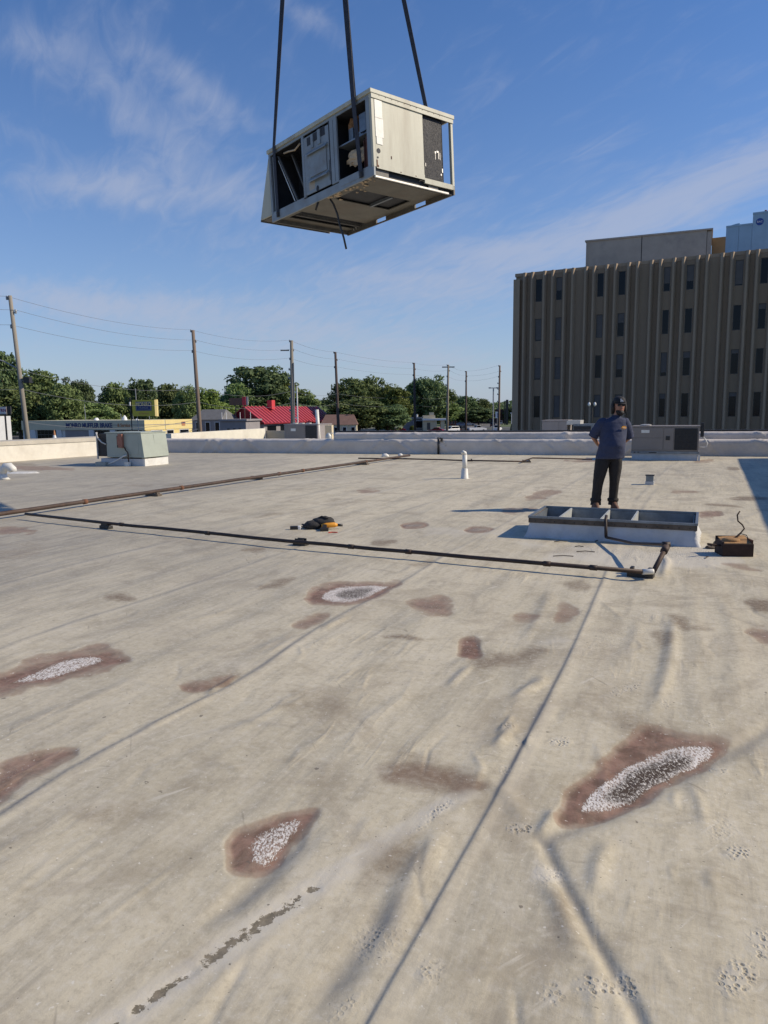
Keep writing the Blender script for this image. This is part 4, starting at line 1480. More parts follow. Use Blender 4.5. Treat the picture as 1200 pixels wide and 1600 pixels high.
MB().loft([(0, 0, 0, .14, .1), (0, 0, .07, .12, .08), (0, 0, .12, .05, .04)], 12).build('cap', m_pvc, o, smooth=True)
q = ground(6, 749)
o = empty('gooseneck_vent', q, 0, 'white gooseneck hood at the left edge of the photo', 'vent')
MB().loft([(0, 0, 0, .16, .14), (0, 0, .06, .09, .08), (0, 0, .16, .08, .08)], 16).build('stem', m_pvc, o, smooth=True)
MB().tube([(0, 0, .13), (.0, 0, .24), (.06, 0, .31), (.17, 0, .31), (.24, 0, .24), (.25, 0, .19)], [.08, .09, .10, .11, .10, .09], 14).build('neck', m_pvc, o, smooth=True)
q = ground(34, 739.5)
o = MB().loft([(0, 0, 0, .5, .16), (0, 0, .04, .42, .10)], 14).build('patch_strip', m_pvc, loc=q)
tag(o, 'pale raised strip on the roof right of the gooseneck hood', 'roof patch')
# black post by the parapet
q = ground(685, 710)
o = empty('gas_post', q, 0, 'black vertical pipe with a valve in front of the far parapet, centre', 'pipe')
MB().tube([(0, 0, 0), (0, 0, .62)], .04, 10).build('pipe', m_black, o, smooth=True)
MB().tube([(0, 0, .55), (.08, 0, .60), (.12, 0, .57)], .022, 8).build('elbow', m_black, o, smooth=True)
MB().loft([(.12, 0, .48, .05, .05), (.12, 0, .6, .05, .05)], 10).build('valve', m_black, o)
MB().tube([(.14, 0, .46), (.25, -.02, .42), (.27, -.03, .3)], .014, 6).build('tail_tube', m_sheet, o, smooth=True)

# tool pile
q = ground(503, 826)
o = empty('tool_bag', q, 0, 'black canvas tool bag slumped on the roof near the thin pipe', 'tool bag')


def lumpy(mb, c, r, seed, n=14, m_=9, a=.25):
    vs, fs = [], []
    for i in range(m_ + 1):
        ph = math.pi * i / m_
        for j in range(n):
            th = 2 * math.pi * j / n
            d = Vector((math.sin(ph) * math.cos(th), math.sin(ph) * math.sin(th), math.cos(ph)))
            kx = 1 + a * float(fbm(np.array([d.x * 2 + seed]), np.array([d.y * 2 + d.z * 3 + seed * 1.7]), seed)[0]) * 2
            vs.append((c[0] + d.x * r[0] * kx, c[1] + d.y * r[1] * kx, max(0.0, c[2] + d.z * r[2] * kx)))
    for i in range(m_):
        for j in range(n):
            fs.append((i * n + j, i * n + (j + 1) % n, (i + 1) * n + (j + 1) % n, (i + 1) * n + j))
    return mb.add(vs, fs)


lumpy(MB(), (.02, .05, .085), (.16, .12, .085), 3).build('bag_body', m_canvas, o, smooth=True)
lumpy(MB(), (-.12, .0, .05), (.12, .1, .07), 5).build('bag_pocket', m_canvas, o, smooth=True)
MB().tube([(-.05, .05, .14), (.0, .0, .17), (.08, -.02, .15), (.13, .02, .1)], .012, 8).build('handle', m_canvas, o, smooth=True)
q2 = ground(516, 827)
o = empty('power_drill', q2, rad(10), 'yellow and black cordless tool lying in front of the tool bag', 'power tool')
MB().tube([(-.12, 0, .05), (-.05, 0, .055), (.06, .0, .06), (.10, 0, .055)], [.028, .035, .035, .02], 12).build('body', m_tool_y, o, smooth=True)
MB().tube([(.10, 0, .055), (.17, 0, .05)], .018, 10).build('chuck', m_black, o, smooth=True)
MB().prism([(-.10, -.02, .04), (-.05, -.02, .04), (-.06, -.13, .02), (-.12, -.13, .02)], (0, 0, .035)).build('grip', m_black, o)
MB().box(-.15, -.04, -.18, -.12, .0, .05).build('battery', m_black, o, bevel=.008)
o = MB()
lp = []
q3 = ground(488, 826)
for i in range(60):
    a = i * .42
    lp.append((.12 * math.cos(a) * (1 + .2 * math.sin(i)), .08 * math.sin(a), .02 + .0007 * i + .006 * math.sin(i * 1.7)))
o.tube(lp, .011, 6)
tag(o.build('coiled_cord', m_black, smooth=True, loc=q3), 'tangled black cord heaped left of the yellow tool', 'cord')
q4 = ground(462, 827.5)
o = empty('battery_pack', q4, rad(5), 'tiny black and white battery pack left of the tool pile', 'battery')
MB().box(-.075, .03, -.03, .03, 0, .05).build('case', m_black, o, bevel=.006)
MB().box(.032, .07, -.03, .03, 0, .05).build('end_cap', m_white, o, bevel=.006)
q5 = ground(519, 833)
tag(MB().tube([(-.05, 0, .008), (0, .02, .01), (.07, .01, .008)], .008, 6).build('extension_lead', M('red_plastic', (.6, .06, .03), .5, 0, .1, 4, 0), loc=q5), 'short red cord on the roof in front of the yellow tool', 'cord')

# wooden box with wires at the right
q = ground(1153, 870)
o = empty('wooden_box', q, rad(-6), 'charred wooden box with split tan top, right of the duct curb', 'wooden box')
MB().box(-.16, .16, 0, .02, 0, .14).build('front_board', m_burnt, o, bevel=.004)
MB().box(-.16, .16, .24, .26, 0, .19).build('back_board', m_burnt, o, bevel=.004)
MB().box(-.16, -.14, .021, .239, 0, .16).build('side_board', m_burnt, o, bevel=.004)
MB().box(.14, .16, .021, .239, 0, .18).build('side_board', m_rust, o, bevel=.004)
MB().prism([(-.139, .02, .13), (.139, .02, .13), (.139, .24, .185), (-.139, .24, .165)], (0, 0, .014)).build('split_top', m_rawwood, o)
lumpy(MB(), (-.04, .12, .16), (.1, .07, .03), 8).build('debris', m_rawwood, o, smooth=True)
wq = ground(1153, 870)
pts = []
for (x_, y_, dy) in [(1106, 850, .02), (1122, 852, .1), (1135, 850, .12), (1146, 842, .14), (1152, 838, .16), (1158, 832, .18), (1163, 826, .18), (1160, 820, .18), (1153, 814, .18), (1152, 805, .18), (1156, 799, .2)]:
    pts.append(at(x_, y_, wq.y + dy))
o = empty('loose_cable', wq, 0, 'dark stiff cable curling up out of the charred box', 'cable')
MB().tube([p - wq for p in pts], [.012] * 5 + [.008] * 6, 7).build('cable', m_burnt, o, smooth=True)
pts = [at(1150, 838, wq.y + .16), at(1158, 834, wq.y + .12), at(1166, 836, wq.y + .1), at(1170, 843, wq.y + .1)]
MB().tube([p - wq for p in pts], .005, 6).build('thin_wire', m_wood, o, smooth=True)
for i, (x_, y_, mt, lb) in enumerate([(1112, 857, m_wood, 'grey crumpled debris left of the charred box'), (1122, 853, m_black, 'small dark metal scrap between debris and charred box'), (1133, 853, m_rawwood, 'small tan wood scrap touching the charred box')]):
    o = lumpy(MB(), (0, 0, .02), (.07 - .01 * i, .05, .03 + .008 * i), 12 + i, a=.5).build('debris_scrap', mt, loc=ground(x_, y_), smooth=False)
    tag(o, lb, 'debris')
m_twig = M('twig', (.06, .045, .03), .9, 0, .2, 8, 0)
for (x_, y_, l_, a_, lb) in [(876, 847, .16, .1, 'dark twig nearest the left front corner of the duct curb'), (905, 855, .1, -.1, 'short dark twig before the left half of the duct curb'), (915, 863, .2, -.15, 'longer dark twig below the short one, before the duct curb'), (935, 846, .1, .4, 'dark twig right beside the pipe drop at the curb front'), (880, 870, .22, -.1, 'longest dark twig, close to the thin black pipe'), (1105, 872, .1, .9, 'small dark twig right of the rusty riser, before the curb corner'), (995, 846, .05, 1.2, 'tiny dark bit between the curb and its cross pipe')]:
    o = MB().tube([(-l_ / 2, 0, .008), (0, .01, .014), (l_ / 2, 0, .008)], .005, 5).build('twig', m_twig, loc=ground(x_, y_), rz=a_)
    tag(o, lb, 'debris')


# ------------------------------------------------------------------ the hanging unit
UR = Matrix(((0.76352885, -0.6446928, -0.03734815), (0.64568251, 0.76311515, 0.02737446), (0.01085282, -0.04501624, 0.9989273)))
UT = Vector((-0.09144533, 11.02958215, 4.94879885))
hu = empty('old_rooftop_unit', UT, 0, 'stripped pale rooftop air unit hanging from black slings in the sky', 'air conditioner')
hu.rotation_mode = 'QUATERNION'
hu.rotation_quaternion = UR.to_quaternion()
UW, UL, UH = 1.642, 2.742, 1.15


def U_(name, mat, boxes, parent=hu, bevel=0):
    mb = MB()
    for b in boxes:
        mb.box(*b)
    return mb.build(name, mat, parent, bevel=bevel)


# base frame: four channels, underside pans, cross ribs and shaded duct mouths as a dark sheet
U_('base_rail', m_unit_shade, [(0, .03, .0, UL, -.02, .10)])                             # front
U_('base_rail', m_rail, [(.031, UW - .031, UL - .03, UL, -.02, .10)])                      # left end
# far rail with two fork slots you can see the sky through
far = [(UW - .03, UW, 0, .64, -.03, .10), (UW - .03, UW, .90, 1.64, -.03, .10), (UW - .03, UW, 1.90, UL, -.03, .10)]
for a_, b_ in ((.64, .90), (1.64, 1.90)):
    far += [(UW - .03, UW, a_, b_, -.03, -.012), (UW - .03, UW, a_, b_, .06, .10)]
U_('base_rail', m_rail, far)
U_('base_lip', m_sheet, [(.02, UW - .15, -.01, .018, -.045, -.022)])
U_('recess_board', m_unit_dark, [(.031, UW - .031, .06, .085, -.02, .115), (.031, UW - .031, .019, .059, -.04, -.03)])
U_('recess_bracket', m_rail, [(.03, .30, .03, .058, -.02, .11), (1.1, 1.3, .03, .058, -.02, .11)])
zp0, zp1 = .045, .06
U_('floor_pan', m_pan, [(.031, UW - .031, .086, .78, zp0, zp1)])
U_('floor_pan', m_pan, [(.031, .30, .781, 1.34, zp0, zp1)])
U_('floor_pan', m_pan, [(1.42, UW - .032, .781, 1.34, zp0, zp1)])
U_('floor_pan', m_pan, [(.031, UW - .031, 1.341, 2.16, zp0 + .002, zp1)])
U_('floor_pan', m_pan, [(.031, .22, 2.161, UL - .031, zp0, zp1), (.221, UW - .031, 2.55, UL - .031, zp0, zp1)])
U_('duct_mouth_shade', m_unit_dark, [(.05, UW - .04, .5, UL - .06, .085, .10)])  # dark sheet standing in for the shade inside the duct openings
U_('cross_rib', m_galv, [(1.0, 1.04, .79, 1.335, .03, .07)])
U_('cross_rib', m_rail, [(.23, UW - .04, 2.33, 2.36, .03, .07)])
lumpy(MB(), (.22, .55, .015), (.2, .42, .022), 21, a=.8)
mm = MB()
rr = random.Random(5)
for i in range(70):
    x, y = abs(rr.gauss(0, .14)) + .02, rr.uniform(.12, 1.35)
    s_ = rr.uniform(.015, .05)
    z = .044 - rr.uniform(0, .012)
    mm.add([(x - s_, y - s_ * .6, z), (x + s_, y - s_ * .4, z - .003), (x + s_ * .6, y + s_, z), (x - s_ * .4, y + s_ * .7, z - .004), (x, y, z - .012)],
           [(0, 1, 4), (1, 2, 4), (2, 3, 4), (3, 0, 4)])
mm.build('rotten_insulation', m_insul, hu)['kind'] = 'stuff'
# corner posts and roof pan
U_('corner_post', m_unit, [(0, .055, 0, .05, .10, UH - .06)], bevel=.006)
U_('corner_post', m_unit, [(UW - .05, UW, 0, .05, .04, UH - .06)], bevel=.006)
U_('corner_post', m_unit_shade, [(0, .05, UL - .05, UL, .10, UH - .06)], bevel=.006)
U_('corner_post', m_unit, [(UW - .05, UW, UL - .05, UL, .10, UH - .06)], bevel=.006)
U_('top_cover', m_unit, [(-.02, UW + .02, -.02, UL + .02, UH - .06, UH), (.05, UW - .05, .05, UL - .05, UH, UH + .012)], bevel=.006)
U_('top_drip_edge', m_unit, [(0.0, UW, -.012, -.001, UH - .12, UH - .061)])
# right end: solid panel, coil, then a gap of sky
U_('end_panel', m_unit, [(.056, 1.0, .004, .02, .12, UH - .061)], bevel=.004)
U_('end_panel_rail', m_unit, [(1.0, UW - .051, .0, .03, .04, .115)])
U_('end_panel_foot', m_unit, [(.056, 1.0, -.002, .0035, .085, .16)])
U_('paper_sticker', m_sticker, [(.062, .20, -.003, .003, .78, UH - .13), (.062, .21, -.003, .003, .52, .775), (.075, .185, -.003, .003, .42, .519)])
U_('screw', m_rust, [(.5 + i * .12, .51 + i * .12, -.014, -.0125, 1.075, 1.085) for i in range(-3, 8)])
bm_ = MB()
for (x, z, r_) in [(.105, .33, .034), (.085, .235, .014)]:
    bm_.add([(x + r_ * math.cos(t), -.0005, z + r_ * math.sin(t)) for t in [i * math.pi / 8 for i in range(16)]] +
            [(x + r_ * math.cos(t), .0036, z + r_ * math.sin(t)) for t in [i * math.pi / 8 for i in range(16)]],
            [tuple(range(16))] + [(i, (i + 1) % 16, 16 + (i + 1) % 16, 16 + i) for i in range(16)])
bm_.build('cable_hole', m_unit_dark, hu)
U_('rust_patch', m_rust, [(.056, .075, -.0035, .0035, .10, .20), (.078, .095, -.0035, .0035, .10, .13), (.34, .35, -.0025, .0035, .26, .30), (.5, .53, -.0025, .0035, .10, .112), (.8, .83, -.0025, .0035, .10, .112)])
coil = MB()
for i in range(46):
    x = 1.004 + i * .0091
    coil.box(x, x + .004, .035, .075, .116, UH - .065)
coil.box(1.002, 1.43, .045, .07, .116, UH - .065)
coil.build('condenser_coil', m_coil, hu)
U_('bent_fins', m_sheet, [(1.26, 1.285, .03, .034, .53, .56), (1.30, 1.34, .03, .034, .55, .575), (1.335, 1.345, .03, .034, .46, .55), (1.265, 1.272, .03, .034, .44, .53), (1.365, 1.372, .03, .034, .45, .56),
                           (1.40, 1.42, .028, .034, .27, .33), (1.37, 1.39, .028, .034, .22, .25), (1.05, 1.06, .028, .034, .3, .35)])
U_('coil_side', m_unit_dark, [(.99, 1.0, .03, .5, .12, UH - .065), (1.43, 1.436, .035, .08, .116, UH - .065)])
# front face (towards the viewer, left)
F = lambda a, b, c, d, x0=.004, x1=.02: (x0, x1, a, b, c, d)
U_('front_panel', m_unit_shade, [F(1.03, 1.70, .14, UH - .14)], bevel=.003)
U_('front_post', m_unit_shade, [F(.83, 1.0, .12, UH - .062, .0, .03)], bevel=.004)
U_('front_post', m_unit_shade, [F(1.701, 1.76, .12, UH - .062, .002, .028)])
U_('front_rail', m_unit_shade, [F(.06, .829, .101, .135), F(1.762, UL - .051, .101, .135), F(.051, UL - .051, UH - .1, UH - .061)])
U_('front_sill', m_unit_shade, [(-.006, -.001, .25, .78, .03, .13)])
U_('corner_trim', m_unit_shade, [F(.056, .13, .136, UH - .101)])
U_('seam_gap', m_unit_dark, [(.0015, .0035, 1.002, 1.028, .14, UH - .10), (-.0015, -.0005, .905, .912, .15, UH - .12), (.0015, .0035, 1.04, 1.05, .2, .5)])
# vents, knock-outs and the two folded door ledges
U_('vent_opening', m_unit_dark, [(.0005, .0035, 1.12, 1.23, .89, 1.02), (.0005, .0035, 1.31, 1.42, .88, 1.00), (.0005, .0035, 1.49, 1.60, .865, .985)])
U_('vent_frame', m_unit_shade, [(-.012, .0035, 1.235, 1.305, .80, 1.01), (-.012, .0035, 1.425, 1.485, .80, 1.0)])
mb = MB()
mb.prism([(.003, 1.06, .74), (-.05, 1.06, .70), (-.05, 1.06, .715), (.003, 1.06, .77)], (0, .56, 0))
mb.build('rain_ledge', m_unit_shade, hu)
mb = MB()
mb.prism([(.003, 1.06, .33), (-.05, 1.06, .29), (-.05, 1.06, .31), (.003, 1.06, .36)], (0, .52, 0))
mb.build('rain_ledge', m_unit_shade, hu)
U_('raised_door', m_unit_shade, [(-.012, .0035, 1.10, 1.56, .372, .72)], bevel=.004)
U_('faded_label', m_pent, [(.0025, .0038, 1.45, 1.60, .19, .31)])
mb = MB()
mb.add([(.0005, 1.38 + .035 * math.cos(t), .17 + .045 * math.sin(t)) for t in [i * math.pi / 8 for i in range(16)]] + [(.0036, 1.38 + .035 * math.cos(t), .17 + .045 * math.sin(t)) for t in [i * math.pi / 8 for i in range(16)]],
       [tuple(range(16))] + [(i, (i + 1) % 16, 16 + (i + 1) % 16, 16 + i) for i in range(16)])
mb.build('gas_hole', m_unit_dark, hu)
# inside: dark cavities with shelf, insulation, rusty exchanger, blower bracket
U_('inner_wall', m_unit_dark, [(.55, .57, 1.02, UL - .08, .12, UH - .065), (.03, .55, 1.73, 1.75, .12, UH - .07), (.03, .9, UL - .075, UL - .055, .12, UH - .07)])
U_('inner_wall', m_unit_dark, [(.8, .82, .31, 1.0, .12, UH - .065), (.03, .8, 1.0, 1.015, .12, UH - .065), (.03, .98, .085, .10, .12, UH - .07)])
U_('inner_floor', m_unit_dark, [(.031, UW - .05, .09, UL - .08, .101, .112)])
U_('inner_ceiling_shade', m_unit_dark, [(.031, UW - .06, .06, UL - .06, UH - .085, UH - .0615)])  # dark sheet added under the cover so the bays stay shaded
U_('shelf', m_galv, [(.05, .6, .13, .86, .62, .64)])
U_('fan_deck', m_galv, [(.10, .14, .25, .40, .70, .95), (.2, .3, .45, .6, .645, .78), (.15, .2, .62, .72, .645, .86)])
lumpy(MB(), (.16, .55, .42), (.06, .23, .11), 31, n=20, m_=12, a=.55).build('torn_insulation', m_insul, hu, smooth=False)
lumpy(MB(), (.30, .72, .9), (.1, .10, .17), 33, n=18, m_=10, a=.6).build('scorched_insulation', M('scorched', (.32, .17, .08), .95, 0, .5, 12, .8), hu, smooth=False)
U_('heat_exchanger', M('rust_dark', (.12, .045, .035), .8, 0, .4, 9, .3), [(.06, .22, .14, .17, .14, .6), (.06, .22, .2, .23, .14, .58), (.06, .22, .26, .28, .14, .55)])
mb = MB()
mb.prism([(.04, 2.52, 1.0), (.04, 2.50, 1.0), (.04, 1.98, .14), (.04, 2.02, .14)], (.03, 0, 0))
mb.prism([(.2, 2.35, 1.0), (.2, 2.32, 1.0), (.2, 1.88, .14), (.2, 1.92, .14)], (.05, 0, 0))
mb.build('support_strut', m_rail, hu)
mb = MB()
mb.prism([(.035, 2.50, .92), (.035, 2.485, .92), (.035, 2.06, .16), (.035, 2.08, .16)], (.004, 0, 0))
mb.build('bright_strut_edge', m_sheet, hu)
mb = MB()
mb.tube([(.06, 2.35, 1.0), (.05, 2.2, .98), (.04, 2.0, .94), (.05, 1.85, 1.0)], .014, 7)
mb.build('yellowed_wire', m_insul, hu, smooth=True)
U_('frame_bar', m_unit_shade, [(.03, .06, 2.62, 2.66, .12, 1.03)])
# hood at the left end
hd = MB()
hd.prism([(.0, UL + .002, 1.02), (.0, UL + .36, .10), (.0, UL + .002, .10)], (UW * .9, 0, 0))
hd.build('intake_hood', m_unit, hu)
U_('hood_filter', m_rail, [(.03, UW * .88, UL + .02, UL + .34, .085, .098)])
U_('hood_rail', m_rail, [(.0, UW * .9, UL + .345, UL + .365, .07, .10)])
# dangling cables
mb = MB()
UMi = (Matrix.Translation(UT) @ UR.to_4x4()).inverted()
mb.tube([UMi @ at(x_, y_, yd_) for x_, y_, yd_ in ((516, 311, 12.0), (521, 319, 12.0), (527, 334, 12.0), (531, 352, 12.0), (537, 371, 12.0), (541, 389, 12.0))], .016, 7)
mb.build('dangling_cable', m_black, hu, smooth=True)
mb = MB()
mb.tube([(.05, 1.42, .03), (.03, 1.45, -.05), (.02, 1.49, -.13)], .018, 7)
mb.build('cut_cable', m_black, hu, smooth=True)
U_('bolt_head', m_sheet, [(UW - .045, UW - .031, 2.45, 2.47, .02, .05), (UW - .045, UW - .031, 2.52, 2.54, .015, .045)])

# slings up to the hook
UM = Matrix.Translation(UT) @ UR.to_4x4()
APEX = Vector((-0.97, 12.5, 13.8))


def ribbon(pts, w_, th, wdir):
    """flat webbing through pts"""
    mb = MB()
    k = 0
    for p in pts:
        p = Vector(p)
        a = wdir.normalized() * w_ / 2
        i_ = pts.index(p) if p in pts else 0
        b = Vector((0, 0, 0))
        mb.v += [tuple(p - a), tuple(p + a)]
    return mb


def strap(name, pts, width, label):
    pts = [Vector(p) for p in pts]
    o = empty(name, pts[0], 0, label, 'lifting strap')
    full = []
    for i in range(len(pts) - 1):
        kk = 14 if (pts[i + 1] - pts[i]).length > 2 else 4
        for j in range(kk):
            full.append((pts[i].lerp(pts[i + 1], j / kk), (pts[i + 1] - pts[i]).normalized(), (pts[i + 1] - pts[i]).length > 2, (i, j / kk)))
    full.append((pts[-1], (pts[-1] - pts[-2]).normalized(), True, (9, 0)))
    vs, fs = [], []
    for idx, (p, t, lng, q) in enumerate(full):
        base = UR.col[1] if name != 'x' else UR.col[0]
        sidev = Vector(base)
        sidev = (sidev - t * sidev.dot(t)).normalized()
        if lng:                         # slow twist on the free run
            tw_ = math.sin(q[1] * 3.0) * .7
            sidev = Matrix.Rotation(tw_, 3, t) @ sidev
        nv_ = t.cross(sidev).normalized()
        q_ = p - pts[0]
        for a, b in ((-1, -1), (1, -1), (1, 1), (-1, 1)):
            vs.append(tuple(q_ + sidev * (a * width / 2) + nv_ * (b * .0045)))
    for i in range(len(full) - 1):
        for j in range(4):
            a, b = i * 4 + j, i * 4 + (j + 1) % 4
            fs.append((a, b, b + 4, a + 4))
    fs += [(3, 2, 1, 0), tuple((len(full) - 1) * 4 + j for j in range(4))]
    MB().add(vs, fs).build('webbing', m_strap, o)
    return o


def ul(x, y, z):
    return UM @ Vector((x, y, z))


fl = strap('lifting_strap', [ul(-.012, 2.53, .02), ul(-.012, 2.53, .10), ul(-.035, 2.50, 1.11), APEX], .075, 'leftmost black sling rising from the lower left corner of the hanging unit')
MB().tube([(0, 0, .0), (.0, -.01, .07)], .028, 8).build('shackle', m_black, fl)
fr = strap('lifting_strap', [ul(-.018, .27, .02), ul(-.018, .28, .12), ul(-.045, .34, 1.13), APEX + Vector((.05, 0, 0))], .085, 'front middle black sling crossing the open bay of the hanging unit')
MB().tube([(0, 0, .0), (.0, -.01, .07)], .028, 8).build('shackle', m_black, fr)
MB().tube([(.06, .05, .0), (.05, .03, .07)], .022, 8).build('shackle', m_black, fr)
strap('lifting_strap', [ul(UW + .01, 2.40, .05), ul(UW + .03, 2.34, 1.12), APEX + Vector((.02, .05, 0))], .07, 'rear middle sling passing behind the hanging unit, partly hidden')
strap('lifting_strap', [ul(UW + .01, .55, .05), ul(UW + .03, .52, 1.12), APEX + Vector((.10, .05, 0))], .07, 'rightmost black sling passing behind the right end of the hanging unit')
o = empty('lifting_ring', APEX + Vector((.04, .02, .05)), 0, 'steel ring far above where all four slings meet', 'lifting ring')
MB().tube([(math.cos(t) * .12, 0, math.sin(t) * .16 + .1) for t in [i * math.pi / 10 for i in range(21)]], .025, 8).build('ring', m_metal, o, smooth=True)
MB().tube([(0, 0, .25), (0, 0, 6)], .02, 8).build('hoist_rope', m_metal, o)

# ------------------------------------------------------------------ the man
fp = ground(943, 796)
fp.z = 0
man = empty('person', fp, math.radians(-8) * 0, 'man in navy t-shirt, black trousers and black cap standing with hands behind his back', 'person')
PS = 1.0


def skin_obj(name, verts, edges, radii, mat, parent, root=0, sub=2):
    me_ = bpy.data.meshes.new(name)
    me_.from_pydata(verts, edges, [])
    me_.materials.append(mat)
    o_ = bpy.data.objects.new(name, me_)
    C.objects.link(o_)
    o_.parent = parent
    sk_ = o_.modifiers.new('skin', 'SKIN')
    sk_.use_smooth_shade = True
    for i, r_ in enumerate(radii):
        r2_ = r_ if isinstance(r_, tuple) else (r_, r_)
        me_.skin_vertices[0].data[i].radius = r2_
    me_.skin_vertices[0].data[root].use_root = True
    sb = o_.modifiers.new('sub', 'SUBSURF')
    sb.levels = sb.render_levels = sub
    return o_


bv, be, br_ = [], [], []


def bvx(p, r_, par=None):
    bv.append(p)
    br_.append(r_)
    if par is not None:
        be.append((par, len(bv) - 1))
    return len(bv) - 1


pel = bvx((.07, .0, .92), (.15, .11))
sp1 = bvx((.09, -.02, 1.12), (.15, .12), pel)
sp2 = bvx((.115, .0, 1.34), (.16, .11), sp1)
nk = bvx((.155, .0, 1.46), .058, sp2)
nk2 = bvx((.175, -.015, 1.535), .055, nk)
hd1 = bvx((.190, -.02, 1.61), (.070, .085), nk2)
hd2 = bvx((.195, -.01, 1.69), (.078, .09), hd1)
for sx, sh, elb, wr, hn in ((-1, (-.07, .0, 1.39), (-.185, .09, 1.17), (-.05, .215, 1.02), (.02, .23, .98)),
                            (1, (.30, .0, 1.39), (.405, .09, 1.14), (.27, .215, 1.00), (.19, .235, .965))):
    s_ = bvx(sh, .062, sp2)
    e_ = bvx(elb, .043, s_)
    w_ = bvx(wr, .028, e_)
    p_ = bvx(hn, (.036, .02), w_)
    dirx = Vector(hn) - Vector(wr)
    dirx.normalize()
    for k_ in range(4):
        off = Vector((0, .0, (k_ - 1.5) * .021))
        b0 = Vector(hn) + dirx * .03 + off
        f1 = bvx(tuple(b0), .0105, p_)
        f2 = bvx(tuple(b0 + dirx * (.032 + .004 * (k_ in (1, 2))) + Vector((0, .006, -.004))), .009, f1)
        f3 = bvx(tuple(b0 + dirx * (.055 + .006 * (k_ in (1, 2))) + Vector((0, -.006, -.012))), .008, f2)
    t1 = bvx(tuple(Vector(hn) - dirx * .01 + Vector((0, .02, .035))), .011, p_)
    t2 = bvx(tuple(Vector(hn) + dirx * .03 + Vector((0, .03, .045))), .009, t1)
for hip, kn, an, toe in (((-.02, 0, .84), (-.10, -.02, .46), (-.125, .02, .09), (-.15, -.14, .035)), ((.155, 0, .84), (.155, -.02, .46), (.15, .02, .09), (.175, -.14, .035))):
    h_ = bvx(hip, .085, pel)
    k_ = bvx(kn, .055, h_)
    a_ = bvx(an, .038, k_)
    t_ = bvx(toe, (.035, .025), a_)
skin_obj('body', bv, be, br_, m_skin, man)


def loftobj(name, rings, mat, parent, n=28, wr=0.0, seed=1, wf=(5, 16), cap=False, sharp=False):
    """rings (cx,cy,cz,rx,ry[,superellipse]) refined, with cloth wrinkles"""
    fine_ = []
    for i in range(len(rings) - 1):
        for j in range(5):
            t = j / 5
            tt = t
            fine_.append([rings[i][q] * (1 - tt) + rings[i + 1][q] * tt for q in range(5)])
    fine_.append(list(rings[-1]))
    vs, fs = [], []
    for (a, b, c, rx, ry) in fine_:
        for j in range(n):
            th = 2 * math.pi * j / n
            kx = 1 + wr * 2 * float(fbm(np.array([math.cos(th) * 1.6 + c * wf[0] * .6 + seed]), np.array([math.sin(th) * 1.6 + c * wf[1] + seed * 3.3]), seed, 3)[0])
            vs.append((a + rx * kx * math.cos(th), b + ry * kx * math.sin(th), c))
    for i in range(len(fine_) - 1):
        for j in range(n):
            p, q = i * n + j, i * n + (j + 1) % n
            fs.append((p, q, q + n, p + n))
    if cap:
        fs.append(tuple(reversed(range(n))))
        fs.append(tuple((len(fine_) - 1) * n + j for j in range(n)))
    return MB().add(vs, fs).build(name, mat, parent, smooth=True)


def tubeobj(name, pts, radii, mat, parent, n=16, wr=.0, seed=2):
    mb = MB()
    fp_, fr_ = [], []
    for i in range(len(pts) - 1):
        for j in range(5):
            t = j / 5
            fp_.append(Vector(pts[i]).lerp(Vector(pts[i + 1]), t))
            fr_.append((radii[i] * (1 - t) + radii[i + 1] * t) * (1 + wr * math.sin((i * 5 + j) * 1.9 + seed)))
    fp_.append(Vector(pts[-1]))
    fr_.append(radii[-1])
    mb.tube(fp_, fr_, n)
    return mb.build(name, mat, parent, smooth=True)


# shirt: torso, boxy and loose, one mesh with its sleeves
rings = [(.068, .0, .815, .222, .155), (.07, -.005, .83, .224, .16), (.085, -.02, .92, .212, .17), (.095, -.03, 1.02, .208, .178), (.105, -.025, 1.12, .207, .172),
         (.112, -.01, 1.24, .212, .15), (.118, .0, 1.33, .222, .135), (.125, .0, 1.39, .215, .12), (.138, .0, 1.43, .188, .10), (.152, 0, 1.465, .085, .078), (.158, -.003, 1.487, .066, .066)]
loftobj('t_shirt', rings, m_shirt, man, 36, .09, 4, (3, 8))
tubeobj('sleeve', [(.03, 0, 1.395), (-.055, .005, 1.375), (-.105, .03, 1.30), (-.155, .065, 1.215), (-.175, .085, 1.16)], [.055, .088, .088, .08, .078], m_shirt, man, wr=.04)
tubeobj('sleeve', [(.205, 0, 1.395), (.285, .005, 1.375), (.33, .03, 1.30), (.375, .065, 1.20), (.395, .085, 1.14)], [.055, .088, .088, .08, .078], m_shirt, man, wr=.04, seed=5)
MB().tube([(.158 + .062 * math.cos(t), -.003 + .062 * math.sin(t), 1.487) for t in [i * math.pi / 10 for i in range(21)]], .011, 7).build('collar', m_shirt, man, smooth=True)
# chest emblem: a small yellow badge
o = MB().loft([(0, 0, 0, .044, .025), (0, 0, .006, .042, .023)], 18).build('chest_emblem', m_tool_y, man)
o.location = (.235, -.148, 1.305)
o.rotation_euler = (rad(84), 0, rad(12))
o = MB().box(-.022, .022, -.004, .004, 0, .003).build('emblem_bar', m_white, man)
o.location = (.235, -.156, 1.30)
o.rotation_euler = (rad(84), 0, rad(12))
